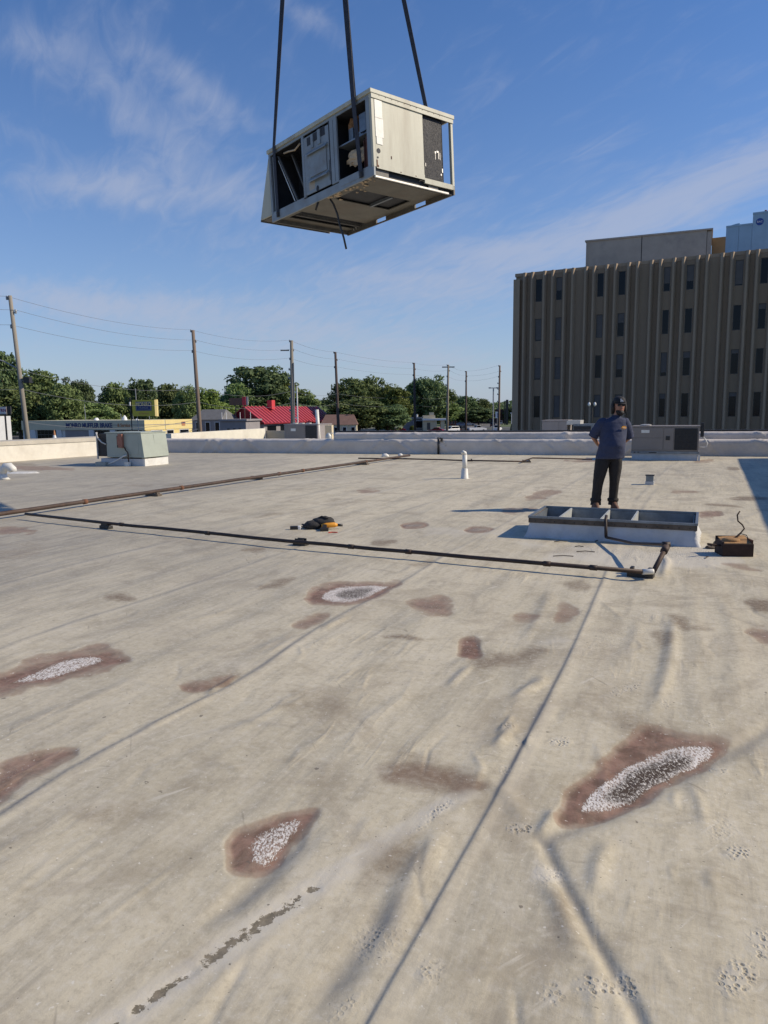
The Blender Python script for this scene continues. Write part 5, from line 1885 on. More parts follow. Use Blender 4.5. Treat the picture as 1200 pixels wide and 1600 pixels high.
# trousers: two legs that meet
loftobj('trousers', [(-.125, .015, .075, .082, .09), (-.123, .015, .12, .078, .085), (-.118, .01, .22, .074, .08), (-.105, .0, .38, .078, .085), (-.095, -.01, .48, .086, .092), (-.06, -.005, .66, .106, .115), (-.035, 0, .78, .118, .13), (-.01, .0, .88, .125, .135)], m_pants, man, 24, .07, 6, (4, 13))
loftobj('trousers', [(.152, .015, .075, .076, .088), (.152, .015, .12, .070, .083), (.153, .01, .22, .068, .078), (.156, .0, .38, .072, .083), (.158, -.01, .48, .080, .09), (.160, -.005, .66, .100, .113), (.158, 0, .78, .110, .13), (.14, .0, .88, .12, .135)], m_pants, man, 24, .07, 9, (4, 13))
for s_, x in ((0, -.124), (1, .152)):
    lx = MB()
    lx.loft([(x, .02, .13, .082, .088), (x, .02, .165, .088, .094), (x, .02, .18, .08, .086)], 20)
    lx.build('cuff_fold', m_pants, man, smooth=True)
for (x, dx) in ((-.125, -.045), (.15, .03)):
    mb = MB()
    n_ = 18
    rings_ = [(0.0, 1.0), (.02, 1.04), (.05, 1.0), (.075, .85)]
    mb.loft([(x + dx * .5, -.06, .0, .052, .15), (x + dx * .5, -.06, .025, .054, .152), (x + dx * .45, -.05, .06, .05, .135), (x + dx * .2, -.01, .10, .048, .09), (x, .015, .15, .05, .06)], n_)
    b_ = mb.build('boot', m_boot, man, smooth=True)
    MB().loft([(x + dx * .5, -.06, -.002, .056, .155), (x + dx * .5, -.06, .02, .057, .157)], n_).build('sole', m_black, b_)
# head: face, beard, hair, cap
hx, hy, hz = .192, -.02, 1.625
fpm = []
hobj = empty('tmp', (0, 0, 0))
bpy.data.objects.remove(hobj)
MB().loft([(hx, hy + .01, hz - .115, .03, .04), (hx, hy, hz - .10, .055, .062), (hx, hy, hz - .06, .068, .082), (hx, hy, hz, .076, .094), (hx, hy + .005, hz + .06, .078, .095), (hx, hy + .01, hz + .10, .06, .075)], 24).build('face', m_skin, man, smooth=True)
lumpy(MB(), (hx, hy - .045, hz - .085), (.062, .055, .05), 41, a=.3).build('beard', m_hair, man, smooth=True)
MB().prism([(hx - .01, hy - .09, hz + .03), (hx + .01, hy - .09, hz + .03), (hx + .018, hy - .092, hz - .02), (hx - .018, hy - .092, hz - .02)], (0, -.022, -.004)).build('nose', m_skin, man, smooth=False, bevel=.004)
MB().tube([(hx - .026, hy - .094, hz - .05), (hx, hy - .102, hz - .048), (hx + .026, hy - .094, hz - .05)], .006, 8).build('mouth', M('lips', (.25, .09, .07), .5, 0, .1, 4, 0), man, smooth=True)
for sx in (-1, 1):
    g_ = MB().loft([(0, 0, 0, .026, .019), (0, 0, .008, .024, .017)], 14).build('glasses_lens', m_lens, man)
    g_.location = (hx + sx * .03, hy - .094, hz + .025)
    g_.rotation_euler = (rad(88), 0, rad(sx * 10))
    lumpy(MB(), (hx + sx * .08, hy + .01, hz + .0), (.012, .022, .032), 50, n=8, m_=6).build('ear', m_skin, man, smooth=True)
    lumpy(MB(), (hx + sx * .092, hy + .03, hz - .01), (.035, .06, .10), 43 + sx, a=.35).build('hair', m_hair, man, smooth=True)
lumpy(MB(), (hx, hy + .05, hz + .0), (.095, .07, .125), 47, a=.25).build('hair', m_hair, man, smooth=True)
MB().tube([(hx - .055, hy - .088, hz + .035), (hx, hy - .100, hz + .036), (hx + .055, hy - .088, hz + .035)], .005, 6).build('glasses_bridge', m_black, man)
MB().loft([(hx, hy + .005, hz + .05, .098, .108), (hx, hy + .005, hz + .09, .097, .108), (hx, hy + .01, hz + .13, .086, .096), (hx, hy + .01, hz + .155, .06, .07), (hx, hy + .01, hz + .165, .02, .02)], 26).build('cap', m_cap_blk, man, smooth=True)
mb = MB()
vs = []
for i in range(13):
    t = math.pi * (1 + i / 12)
    vs.append((hx + .085 * math.cos(t), hy + .0 + .07 * math.sin(t), hz + .062))
for i in range(13):
    t = math.pi * (1 + i / 12)
    vs.append((hx + .092 * math.cos(t), hy - .04 + .115 * math.sin(t), hz + .045 + .01 * abs(math.cos(t))))
mb.add(vs + [(a, b, c - .007) for (a, b, c) in vs], [(i, i + 1, 14 + i, 13 + i) for i in range(12)] + [(26 + 13 + i, 26 + 14 + i, 27 + i, 26 + i) for i in range(12)] + [(13 + i, 14 + i, 40 + i, 39 + i) for i in range(12)])
mb.build('cap_brim', m_cap_blk, man, smooth=True)
mb = MB()
mb.box(-.020, -.008, -.003, .003, -.026, .026)
mb.box(-.020, .020, -.003, .003, -.005, .005)
mb.box(.008, .020, -.003, .003, -.026, .004)
o = mb.build('cap_emblem', m_white, man)
o.location = (hx + .004, hy - .104, hz + .10)
o.rotation_euler = (rad(-8), 0, 0)

# ------------------------------------------------------------------ office building
bc = at(805, 428, 73)
be_ = at(1200, 388, 62.7)
BD = Vector((be_.x - bc.x, be_.y - bc.y, 0)).normalized()
BN = Vector((BD.y, -BD.x, 0))                 # outward (towards the camera)
if BN.y > 0:
    BN = -BN
BTOP = bc.z
brz = math.atan2(BD.y, BD.x)
ob = empty('office_building', (bc.x, bc.y, GZ), brz, 'brown precast office block with tall concrete fins and dark slot windows', 'building')
HT = BTOP - GZ


def bx_of(pxx, pyy=500, off=0.0):
    """distance along the face for a picture column"""
    d = ray(pxx, pyy)
    o2_ = Vector((bc.x, bc.y)) + Vector((BN.x, BN.y)) * off
    dx, dy = d[0], d[1]
    det = dx * (-BD.y) + BD.x * dy
    s_ = (dx * o2_.y - dy * o2_.x) / (dx * (-BD.y) + BD.x * dy) * -1
    # solve t*(dx,dy) = o + s*BD
    A = np.array([[dx, -BD.x], [dy, -BD.y]])
    t, s2 = np.linalg.solve(A, np.array([o2_.x, o2_.y]))
    return s2


finpx = [790 + x / 2.927 for x in (80, 115, 170, 208, 262, 300, 358, 395, 452, 492, 552, 592, 655, 697, 757, 800, 865, 908, 975, 1020, 1090, 1135)]
finx = [bx_of(p, 500, .5) for p in finpx]
pitch_n = finx[-1] - finx[-2]
pitch_w = finx[-2] - finx[-3]
pw_ = (finx[21] - finx[1]) / 10.0            # mean width of a pair
for i in range(10):
    finx.append(finx[-1] + pitch_w * .97)
    finx.append(finx[-1] + pitch_n * .97)
BLEN = finx[-1] + 1.0
BDEP = 26.0
DP = .5
# core and side walls; local x along the face, local y into the building
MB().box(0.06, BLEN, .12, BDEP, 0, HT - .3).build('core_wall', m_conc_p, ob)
MB().box(-.0, .6, -.45, -.0, 0, HT - .6).build('corner_pier', m_conc, ob)
MB().box(.0, BLEN, -.02, .5, HT - .30, HT).build('roof_edge', m_conc, ob)
# the fins: tapered in plan, cut back at the very top
ft = .085


def fin_mesh():
    mb = MB()
    prof = [(0.0, .21), (-.5, .075)]
    z0, z1, z2 = 0, HT - .62, HT - .02
    v = [(-.21, 0, z0), (-.075, -DP, z0), (.075, -DP, z0), (.21, 0, z0),
         (-.21, 0, z1), (-.075, -DP, z1), (.075, -DP, z1), (.21, 0, z1),
         (-.21, 0, z2), (-.10, -DP * .62, z2), (.10, -DP * .62, z2), (.21, 0, z2)]
    f = []
    for a in (0, 4):
        for j in range(3):
            f.append((a + j, a + j + 1, a + j + 5, a + j + 4))
        f.append((a + 3, a, a + 4, a + 7))
    f += [(3, 2, 1, 0), (8, 9, 10, 11)]
    mb.add(v, f)
    return mb.mesh('fin')


fm = fin_mesh()
for x in finx:
    link('fin', fm, m_conc, ob, loc=(x, 0, 0))
# bays between fins: bays at odd index (between fin 1-2, 3-4, ...) are the wide ones
rng = random.Random(12)
rows = [12.75, 9.1, 5.45, 1.85, -1.8]
WH, SILL = 2.08, .0
win_bays = {1, 3, 7, 9, 13, 15, 19, 21, 25, 27, 31}
blindstate = {(1, 0): 0, (3, 0): 1.15, (7, 0): 0, (9, 0): 0, (13, 0): 1.35, (15, 0): 1.3, (19, 0): 1.9, (21, 0): 0, (1, 1): 1.9, (3, 1): 2.08, (7, 1): 2.08, (9, 1): .8, (13, 1): 0, (15, 1): 0, (19, 1): 0, (21, 1): .4,
              (1, 2): 1.9, (3, 2): 2.0, (7, 2): 0, (9, 2): 1.3, (13, 2): 1.7, (15, 2): .5, (19, 2): .3, (21, 2): 0, (1, 3): 0, (3, 3): 2.08, (7, 3): 2.08, (9, 3): 2.08, (13, 3): .4, (15, 3): 0, (19, 3): .3, (21, 3): 0}
edges_ = [0.6] + finx
for i in range(len(edges_) - 1):
    x0, x1 = edges_[i] + (.212 if i else 0), edges_[i + 1] - .212
    bay = i - 0
    wide = (i % 2 == 0)
    bi = i - 1                                 # index of the left fin
    if bi in win_bays:
        wx0, wx1 = x0 + .06, x1 - .06
        zs = [0]
        for r_, zc in enumerate(reversed(rows)):
            zz = zc - GZ
            lo, hi = zz - WH / 2, zz + WH / 2
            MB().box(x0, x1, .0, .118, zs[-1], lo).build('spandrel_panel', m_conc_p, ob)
            zs.append(hi)
            row = len(rows) - 1 - r_
            fr_ = MB()
            fr_.box(wx0, wx0 + .05, .03, .11, lo + .002, hi - .002)
            fr_.box(wx1 - .05, wx1, .03, .11, lo + .002, hi - .002)
            fr_.box(wx0 + .0501, wx1 - .0501, .03, .11, lo + .002, lo + .05)
            fr_.box(wx0 + .0501, wx1 - .0501, .03, .11, hi - .05, hi - .002)
            wdw = fr_.build('window', m_frame, ob)
            MB().box(wx0 + .051, wx1 - .051, .085, .095, lo + .051, hi - .051).build('pane', m_glass, wdw)
            MB().box(x0, x0 + .059, .02, .118, lo, hi).build('jamb', m_conc_p, wdw)
            MB().box(x1 - .059, x1, .02, .118, lo, hi).build('jamb', m_conc_p, wdw)
            bl = blindstate.get((bi, row), rng.choice([0, 0, .6, 1.2, 2.0]))
            if bl > .1:
                MB().box(wx0 + .055, wx1 - .055, .07, .078, hi - .05 - min(bl, WH - .1), hi - .052).build('blind', m_blind, wdw)
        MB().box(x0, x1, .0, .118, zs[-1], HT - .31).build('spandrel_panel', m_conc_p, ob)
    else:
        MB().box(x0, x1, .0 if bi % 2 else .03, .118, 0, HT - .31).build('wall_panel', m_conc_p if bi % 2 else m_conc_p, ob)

# penthouse and cooling tower, things standing on the office roof
pl, pr = at(916, 378, 84), at(1113, 352, 79)
pdv = Vector((pr.x - pl.x, pr.y - pl.y, 0))
plen = pdv.length
ph = empty('penthouse', (pl.x, pl.y, BTOP - .3), math.atan2(pdv.y, pdv.x), 'long grey concrete penthouse on top of the brown office block', 'rooftop structure')
phh = pl.z - BTOP + .3
phr = pr.z - BTOP + .3
mb = MB()
mb.prism([(0, 0, 0), (plen * .455, 0, 0), (plen * .455, 0, phh), (0, 0, phh)], (0, 8, 0))
mb.build('wall_panel', m_pent, ph)
mb = MB()
mb.prism([(plen * .462, 0, 0), (plen * .962, 0, 0), (plen * .962, 0, phh), (plen * .462, 0, phh)], (0, 8, 0))
mb.build('wall_panel', m_pent, ph)
MB().box(plen * .455, plen * .462, .06, 7.9, 0, phh - .02).build('joint', m_black, ph)
MB().box(plen * .965, plen, .1, 8, 0, phh - .1).build('corner_panel', m_pent, ph)
MB().box(-.12, plen + .1, -.1, 8.1, phh, phh + .16).build('coping', m_pent, ph)
MB().box(.5, .75, -.12, -.01, .8, 1.0).build('wall_light', m_black, ph)
MB().box(.18, .26, -.05, -.002, .0, phh - .1).build('downpipe', m_pent, ph)
# low ochre wall right of it
q0, q1 = at(1114, 372, 80), at(1134, 370, 80)
tag(MB().box(0, 1.9, 0, 5, 0, q0.z - BTOP + .3).build('roof_cabin', M('ochre_wall', (.30, .19, .09), .85, 0, .2, .6, .2), loc=(q0.x - .1, q0.y, BTOP - .3), rz=brz), 'low ochre cabin between the penthouse and the blue cooling tower', 'rooftop structure')
q1_ = at(1192, 362, 80)
tag(MB().box(0, 5, 0, 5, 0, q1_.z - BTOP + .3).build('roof_cabin', M('ochre_wall', (.30, .19, .09)), loc=(q1_.x + .6, q1_.y, BTOP - .3), rz=brz), 'dark ochre cabin at the right edge behind the blue cooling tower', 'rooftop structure')
YC = 70.0
ct0, ct1 = at(1133, 392, YC), at(1197, 386, YC)
wct = (ct1.x - ct0.x) / math.cos(brz) * .88
ct = empty('cooling_tower', (ct0.x, YC, BTOP), brz, 'pale blue cooling tower with a round dark logo on the office roof', 'cooling tower')
hlo = at(1140, 352, YC).z - BTOP
hhi = at(1185, 337, YC).z - BTOP
x_s = wct * .575
MB().box(0, wct * .28, 0, 3, 0.7, hlo - .2).build('casing_panel', m_cool, ct)
MB().box(wct * .285, x_s - .01, 0, 3, 0.7, hlo - .2).build('casing_panel', m_cool, ct)
MB().box(x_s, wct, -.05, 3.2, 0.7, hhi - .15).build('casing_panel', m_cool, ct)
MB().box(wct * .84, wct * .855, -.07, -.051, .7, hhi - .2).build('casing_rib', m_cool, ct)
MB().box(x_s - .02, wct + .03, -.09, 3.2, hhi - .15, hhi + .0).build('top_rim', m_cool, ct)
MB().box(-.02, x_s - .02, -.04, 3, hlo - .2, hlo - .06).build('top_rim', m_cool, ct)
mb = MB()
mb.prism([(.15, .3, hlo - .06), (x_s * .5, .3, hlo - .06), (x_s * .5, .3, hlo + .12), (x_s * .35, .3, hlo + .10), (.3, .3, hlo + .0)], (0, 2, 0))
mb.build('fan_cowl', m_cool, ct)
MB().loft([(x_s * .72, 1.2, hlo - .06, .45, .45), (x_s * .72, 1.2, hlo + .12, .38, .38), (x_s * .72, 1.2, hlo + .16, .2, .2)], 18).build('fan_hub', m_sheet, ct, smooth=True)
MB().box(0.05, wct * .92, .4, 2.6, -.0, .69).build('basin', m_cool, ct)
fr_ = MB()
for i in range(9):
    x = i * wct / 8
    fr_.box(x - .02, x + .02, -.32, -.28, -.1, .75)
fr_.box(-.02, wct + .02, -.32, -.28, .72, .77)
fr_.box(-.02, wct + .02, -.32, -.28, .38, .41)
fr_.build('guard_rail', m_cool, ct)
r_ = .31
xc_, zc_ = x_s + (wct - x_s) * .36, hhi - .85
dsc = MB()
dsc.add([(xc_ + r_ * math.cos(i * math.pi / 14), -.075, zc_ + r_ * math.sin(i * math.pi / 14)) for i in range(28)] + [(xc_ + r_ * math.cos(i * math.pi / 14), -.052, zc_ + r_ * math.sin(i * math.pi / 14)) for i in range(28)],
        [tuple(range(28))] + [(i, (i + 1) % 28, 28 + (i + 1) % 28, 28 + i) for i in range(28)])
dsc.build('logo_disc', m_blue, ct)
text('logo_letters', 'BAC', .24, m_white, ct, (xc_, -.079, zc_), (rad(90), 0, 0), .004)
MB().tube([(x_s + (wct - x_s) * .6, .5, hhi), (x_s + (wct - x_s) * .62, .5, hhi + .2)], .1, 8).build('beacon', M('red_dark', (.2, .03, .03), .5, 0, .1, 2, 0), ct)

# ------------------------------------------------------------------ shops beyond the roof
SZ = GZ


def gp(pxx, Yd, z=GZ):
    """point in the vertical plane Y=Yd under a picture column"""
    q_ = at(pxx, 650, Yd)
    return Vector((q_.x, Yd, z))


# the muffler shop
s0 = at(225, 657, 140)
shop = empty('muffler_shop', (s0.x, s0.y, GZ), -GA, 'long low shop, shaded grey front with blue lettering and sunlit yellow end', 'building')
sh = s0.z - GZ + .05
SLn = 31.5
SR = 14.5
MB().box(-SLn, -.3, .3, SR, 0, sh - .5).build('wall', m_shopw, shop)
MB().box(-SLn, 0, 0, SR, sh - 1.85, sh).build('fascia', m_shop, shop)
MB().box(.002, .06, .0, SR * .40, sh - 1.85, sh + .02).build('yellow_fascia', m_yellow, shop)
MB().box(.002, .06, SR * .42, SR, sh - 1.85, sh + .02).build('yellow_fascia', m_yellow, shop)
MB().box(.062, .08, .0, SR, sh - .95, sh - .83).build('fascia_stripe', m_greywall, shop)
MB().box(-8.5, -.0, -.03, -.001, sh - .95, sh - .83).build('fascia_stripe', m_greywall, shop)
MB().box(-.299, -.05, .3, SR, 0, sh - 1.86).build('end_wall', m_yellow, shop)
for (a, b) in ((1.8, 5.2), (6.4, 8.6), (10.4, 13.4)):
    f_ = MB().box(-.049, .0, a, b, sh - 3.2, sh - 1.95).build('window', m_white, shop)
    MB().box(.002, .02, a + .12, b - .12, sh - 3.1, sh - 2.05).build('pane', m_glass, f_)
for i, (a, b, mt) in enumerate(((-27.5, -22.5, m_glass), (-20, -13.6, m_greywall), (-12.4, -8.6, m_glass), (-7.0, -.9, m_glass))):
    f_ = MB().box(a, b, .2, .29, 0, sh - 1.9).build('bay_door', m_frame if mt is m_glass else mt, shop)
    n_ = 5
    if mt is m_glass:
        for r__ in range(3):
            for c_ in range(n_):
                ww = (b - a) / n_
                MB().box(a + c_ * ww + .06, a + (c_ + 1) * ww - .06, .17, .199, .15 + r__ * .95, .15 + r__ * .95 + .85).build('pane', mt, f_)
for a in (-28.6, -21.6, -13.2, -7.9):
    mb = MB()
    mb.prism([(a - .5, -.02, 0), (a + 1.0, -.02, 0), (a + .7, -.02, sh - 1.86), (a - .5, -.02, sh - 1.86)], (0, .3, 0))
    mb.build('pier', m_shopw, shop)
text('lettering', 'MONRO MUFFLER BRAKE', 1.25, m_navy, shop, (-13.6, -.03, sh - .98), (rad(90), 0, 0), .03, sx=.83, bold=.035)
text('lettering', '& Service', .95, m_orange, shop, (-4.9, -.03, sh - .95), (rad(90), 0, 0), .03, sx=.85, bold=.01)
for (x, y, r__, hh_) in ((-14.5, 3, .5, .5), (-7.3, 3, .55, .95), (-3.4, 2, .35, .3), (-17, 6, .3, .5)):
    MB().loft([(x, y, sh, r__, r__), (x, y, sh + hh_ * .5, r__ * .8, r__ * .8), (x, y, sh + hh_, r__ * .15, r__ * .15)], 12).build('roof_vent', m_white, shop)
for x in (-18.2, -9, -6, -2):
    MB().tube([(x, 4, sh), (x - .1, 4, sh + (3.2 if x == -18.2 else 1.2))], .06, 6).build('vent_stack', m_metal, shop)
b_ = MB().box(0, .03, -.55, .55, -.42, .42).build('round_badge', m_orange, shop)
b_.location = (.065, SR * .80, sh - .85)
text('badge_lettering', 'MONRO', .34, m_navy, shop, (.10, SR * .80, sh - .7), (rad(90), 0, rad(90)), .01, sx=1.0, bold=.01)
# blue white annex at far left
an = at(4, 650, 128)
o = empty('annex_building', (an.x - 8.2, an.y, GZ), -GA, 'pale blue-grey building end with dark lower wall at the left edge', 'building')
hz_ = an.z - GZ
MB().box(0, 9.6, 0, 3, 1.0, hz_).build('wall', m_shopw, o)
MB().box(-.02, 9.62, -.02, 3, 0, .99).build('base_wall', m_darkb, o)
MB().box(5.0, 6.6, -.05, -.001, 1.6, 3.6).build('window', m_navy, o)
MB().tube([(9.0, -.4, 0), (9.0, -.4, hz_ + .6)], .05, 6).build('lamp_stem', m_white, o)
MB().loft([(9.4, -.4, hz_ - .75, .06, .06), (9.4, -.4, hz_ - .6, .14, .14), (9.4, -.4, hz_ - .45, .05, .05)], 10).build('wall_lamp', m_white, o)
# striped traffic cone like post in front of the shop
q = gp(83, 126)
o = empty('striped_post', q, 0, 'slim white and orange cone-shaped post before the shop doors', 'post')
zt = at(83, 672, 126).z - GZ
MB().loft([(0, 0, 0, .65, .65), (0, 0, zt * .35, .48, .48)], 14).build('band', m_orange, o)
MB().loft([(0, 0, zt * .35, .48, .48), (0, 0, zt * .75, .2, .2)], 14).build('band', m_white, o)
MB().loft([(0, 0, zt * .75, .2, .2), (0, 0, zt, .08, .08)], 14).build('tip', m_orange, o)

# pole sign of the shop
Ys = 118
a, b = at(206, 625, Ys), at(246, 650, Ys)
o = empty('shop_sign', (a.x, Ys, GZ), rad(-4), 'yellow box sign with a dark blue emblem on a pole behind the shop roof', 'sign')
wz, z0_, z1_ = b.x - a.x, b.z - GZ, a.z - GZ
MB().box(0, wz * .93, 0, .5, z0_, z1_).build('sign_box', m_signy, o)
MB().prism([(wz * .93 + .002, 0, z0_), (wz, .25, z0_ - .05), (wz, .25, z1_ + .05), (wz * .93 + .002, 0, z1_)], (0, .5, 0)).build('sign_side', m_yellow, o)
MB().box(wz * .14, wz * .80, -.04, -.001, z0_ + (z1_ - z0_) * .33, z1_ - .28).build('emblem_panel', m_navy, o, bevel=.15)
MB().box(wz * .165, wz * .775, -.05, -.041, z0_ + (z1_ - z0_) * .365, z1_ - .36).build('emblem_panel', m_metal, o, bevel=.05)
MB().box(wz * .18, wz * .76, -.06, -.051, z0_ + (z1_ - z0_) * .39, z1_ - .42).build('emblem_panel', m_navy, o)
text('lettering', 'MONRO', .78, m_yellow, o, (wz * .47, -.07, z1_ - .72), (rad(90), 0, 0), .01, sx=.85, bold=.02)
text('lettering', 'MUFFLER', .38, m_metal, o, (wz * .47, -.07, z1_ - 1.28), (rad(90), 0, 0), .01, sx=1.0)
text('lettering', '& Service', .42, m_orange, o, (wz * .47, -.01, z0_ + .42), (rad(90), 0, 0), .01, sx=1.0)
MB().tube([(-.35, .3, 0), (-.4, .3, z1_ + .5)], .09, 8).build('pole', m_black, o)
MB().tube([(.7, .4, 0), (.5, .4, z1_ + 1.8)], .07, 8).build('pole', m_metal, o)
MB().loft([(-.3, -.1, z1_ - .9, .1, .1), (-.3, -.1, z1_ - .3, .14, .14)], 8).build('flood_lamp', m_white, o)
# cut off sign at left edge
a, b = at(-16, 635.5, 100), at(10.5, 647.5, 100)
o = empty('shop_sign', (a.x, 100, GZ), 0, 'small pinkish sign cut by the left edge of the photo above the annex', 'sign')
MB().box(0, b.x - a.x, 0, .3, b.z - GZ, a.z - GZ).build('sign_box', m_greywall, o)
MB().box(.08, b.x - a.x - .08, -.03, -.001, b.z - GZ + .1, a.z - GZ - .1).build('sign_face', m_shopw, o)
text('lettering', 'CARTRN', .62, m_purple, o, ((b.x - a.x) / 2, -.04, (a.z + b.z) / 2 - GZ), (rad(90), 0, 0), .01, sx=.9, bold=.02)
MB().tube([(b.x - a.x - .3, .15, 0), (b.x - a.x - .3, .15, b.z - GZ)], .12, 8).build('post', m_black, o)
MB().box(b.x - a.x + .02, b.x - a.x + .5, .1, .4, b.z - GZ, a.z - GZ + .05).build('speaker_box', m_black, o)

# red roofed restaurant
Yr = 170
e0 = at(413, 662, Yr)
rr_ = empty('red_roof_restaurant', (e0.x, Yr, GZ), -GA, 'low restaurant under a bright red ribbed metal roof', 'building')
ez = e0.z - GZ
RL = 37.0
rdg = at(386, 636, Yr + 4)
rz_ = rdg.z - GZ
halfw = 4.0
# gable body
MB().box(-2 * halfw + .5, -.5, .5, RL, 0, ez - .1).build('wall', m_greywall, rr_)
sl = MB()
sl.prism([(.35, -.6, ez - .12), (.35, -.6, ez + .12), (-halfw, -2.5, rz_ + .1), (-halfw, -2.5, rz_ - .1)], (0, RL, 0))
sl.build('roof_slope', m_redroof, rr_)
sl = MB()
sl.prism([(-2.6 * halfw - .3, -.6, ez - .12), (-2.6 * halfw - .3, -.6, ez + .12), (-halfw - .002, -2.5, rz_ + .1), (-halfw - .002, -2.5, rz_ - .1)], (0, RL - 11, 0))
sl.build('roof_slope', m_reddark, rr_)
MB().add([(-.1, .2, ez - .1), (-halfw, -1.9, rz_ - .12), (-2.6 * halfw + .1, -.2, ez - .1), (-.1, .4, ez - .1), (-halfw, -1.7, rz_ - .12), (-2.6 * halfw + .1, .4, ez - .1)],
         [(0, 1, 2), (5, 4, 3), (0, 3, 4, 1), (1, 4, 5, 2), (2, 5, 3, 0)]).build('gable', m_reddark, rr_)
ribs = MB()
for i in range(23):
    y_ = -2.3 + i * 1.6
    k_ = y_ + .0
    ribs.prism([(.36, y_ + 1.7, ez + .125), (.36, y_ + 1.7, ez + .25), (-halfw, y_, rz_ + .25), (-halfw, y_, rz_ + .105)], (0, .5, 0))
ribs.build('roof_ribs', M('red_rib', (.50, .06, .07), .5, 0, .05, 2, 0), rr_)['kind'] = 'stuff'
MB().box(-halfw + .3, -halfw + 1.6, 7.5, 9, rz_ - .5, rz_ + 1.6).build('chimney', m_redchim, rr_)
for (a, b) in ((2, 6), (8, 12), (14, 18), (20, 26)):
    f_ = MB().box(-.499, -.44, a, b, .9, ez - .5).build('window', m_frame, rr_)
    MB().box(-.439, -.42, a + .1, b - .1, 1.0, ez - .6).build('pane', m_glass, f_)
for (a, b) in ((-9.5, -6.5), (-4.5, -1.5)):
    f_ = MB().box(a, b, .44, .499, .9, ez - .5).build('window', m_frame, rr_)
    MB().box(a + .1, b - .1, .42, .439, 1.0, ez - .6).build('pane', m_glass, f_)
# sign and posts in front of its gable
a, b = at(358, 622, 150), at(384, 633, 150)
o = empty('road_sign', (a.x, 150, GZ), 0, 'weathered brown and red sign board on two posts left of the red roof', 'sign')
MB().box(0, (b.x - a.x) * .78, 0, .3, b.z - GZ, a.z - GZ).build('board', M('brown_board', (.16, .09, .06), .8, 0, .1, 1, 0), o)
MB().box((b.x - a.x) * .785, (b.x - a.x), 0, .3, b.z - GZ, a.z - GZ + .25).build('board', m_redchim, o)
MB().box((b.x - a.x) * 1.01, (b.x - a.x) * 1.12, .1, .9, b.z - GZ, a.z - GZ + .2).build('board_end', m_metal, o)
for x in (1.2, 3.0):
    MB().tube([(x, .15, 0), (x, .15, b.z - GZ)], .1, 8).build('post', m_poled, o)


def simple_house(name, pxa, pxb, y_eave, y_ridge, Yd, wallmat, roofmat, label, depth=9, wins=3, rz=-GA * .6, flat_=False, winmat=None):
    a, b = at(pxa, y_eave, Yd), at(pxb, y_eave, Yd)
    W_ = (b.x - a.x) / math.cos(rz) * .95
    ez_ = a.z - GZ
    rz2 = at(pxa, y_ridge, Yd + 3).z - GZ
    o = empty(name, (a.x, Yd, GZ), rz, label, 'building')
    MB().box(.3, W_ - .3, .3, depth, 0, ez_).build('wall', wallmat, o)
    if flat_:
        MB().box(0, W_, 0, depth + .3, ez_, ez_ + max(.25, rz2 - ez_)).build('roof', roofmat, o)
    else:
        MB().add([(0, 0, ez_), (W_, 0, ez_), (W_, depth + .3, ez_), (0, depth + .3, ez_), (1.0, depth / 2, rz2), (W_ - 1.0, depth / 2, rz2)],
                 [(0, 1, 5, 4), (1, 2, 5), (2, 3, 4, 5), (3, 0, 4), (3, 2, 1, 0)]).build('roof', roofmat, o)
    for i in range(wins):
        x0 = W_ * (i + .6) / (wins + .4)
        f_ = MB().box(x0, x0 + W_ / wins * .45, .22, .298, .6, ez_ - .5).build('window', m_white, o)
        MB().box(x0 + .1, x0 + W_ / wins * .45 - .1, .2, .219, .7, ez_ - .6).build('pane', winmat or m_glass, f_)
    return o, W_, ez_


simple_house('house', 296, 352, 656, 640, 165, m_greywall, m_greyroof, 'low grey shingle-roofed house between the yellow shop and the red roof', wins=3)
o, W_, ez_ = simple_house('commercial_building', 341, 390, 658, 655, 120, m_greywall, m_greywall, 'flat grey block with three dark round vents before the red roof gable', wins=0, flat_=True, depth=6)
for i in range(3):
    MB().loft([(1.6 + i * 1.0, .25, ez_ - 1.7, .22, .06), (1.6 + i * 1.0, .25, ez_ - 1.2, .22, .06)], 12).build('round_vent', m_black, o)
for x in (.2, 1.0, 3.4, 5.2):
    MB().tube([(x, 1.0, ez_ + .2), (x, 1.0, ez_ + 1.4)], .05, 6).build('vent_stack', m_white, o)
simple_house('ranch_building', 500, 562, 664, 648, 172, m_tanwall, m_brownroof, 'low tan building with a brown roof right of the red roof', wins=4, rz=0)
o, W_, ez_ = simple_house('bank_building', 628, 672, 655, 652, 232, m_greywall, m_metal, 'flat grey building with a dark side window at the parking lot', wins=1, rz=-.1, flat_=True)
for (x, hh_) in ((1.2, 1.6), (4.5, 1.2)):
    MB().loft([(x, 3, ez_ + .3, .5, .5), (x, 3, ez_ + .3 + hh_, .4, .4)], 10).build('roof_vent', m_sheet, o)
a = at(661, 658, 226)
o = empty('drive_through', (a.x, 226, GZ), 0, 'small cream building with a white canopy and box chimney', 'building')
MB().box(0, 4.2, 0, 5, 0, a.z - GZ + .2).build('wall', m_tanwall, o)
MB().box(-.1, 7.2, -.6, 5.2, a.z - GZ + .2, a.z - GZ + .75).build('canopy', m_white, o)
MB().box(0, 3.8, 1, 4, a.z - GZ + .75, a.z - GZ + 1.7).build('upper_wall', m_tanwall, o)
MB().box(2.0, 3.4, .8, 3, a.z - GZ + 1.7, a.z - GZ + 2.6).build('chimney', m_tanwall, o)
MB().box(5.4, 6.6, 0, 3, 0, a.z - GZ + .2).build('pillar', m_tanwall, o)
MB().box(1.2, 2.2, -.03, -.001, .2, 2.4).build('door', m_frame, o)
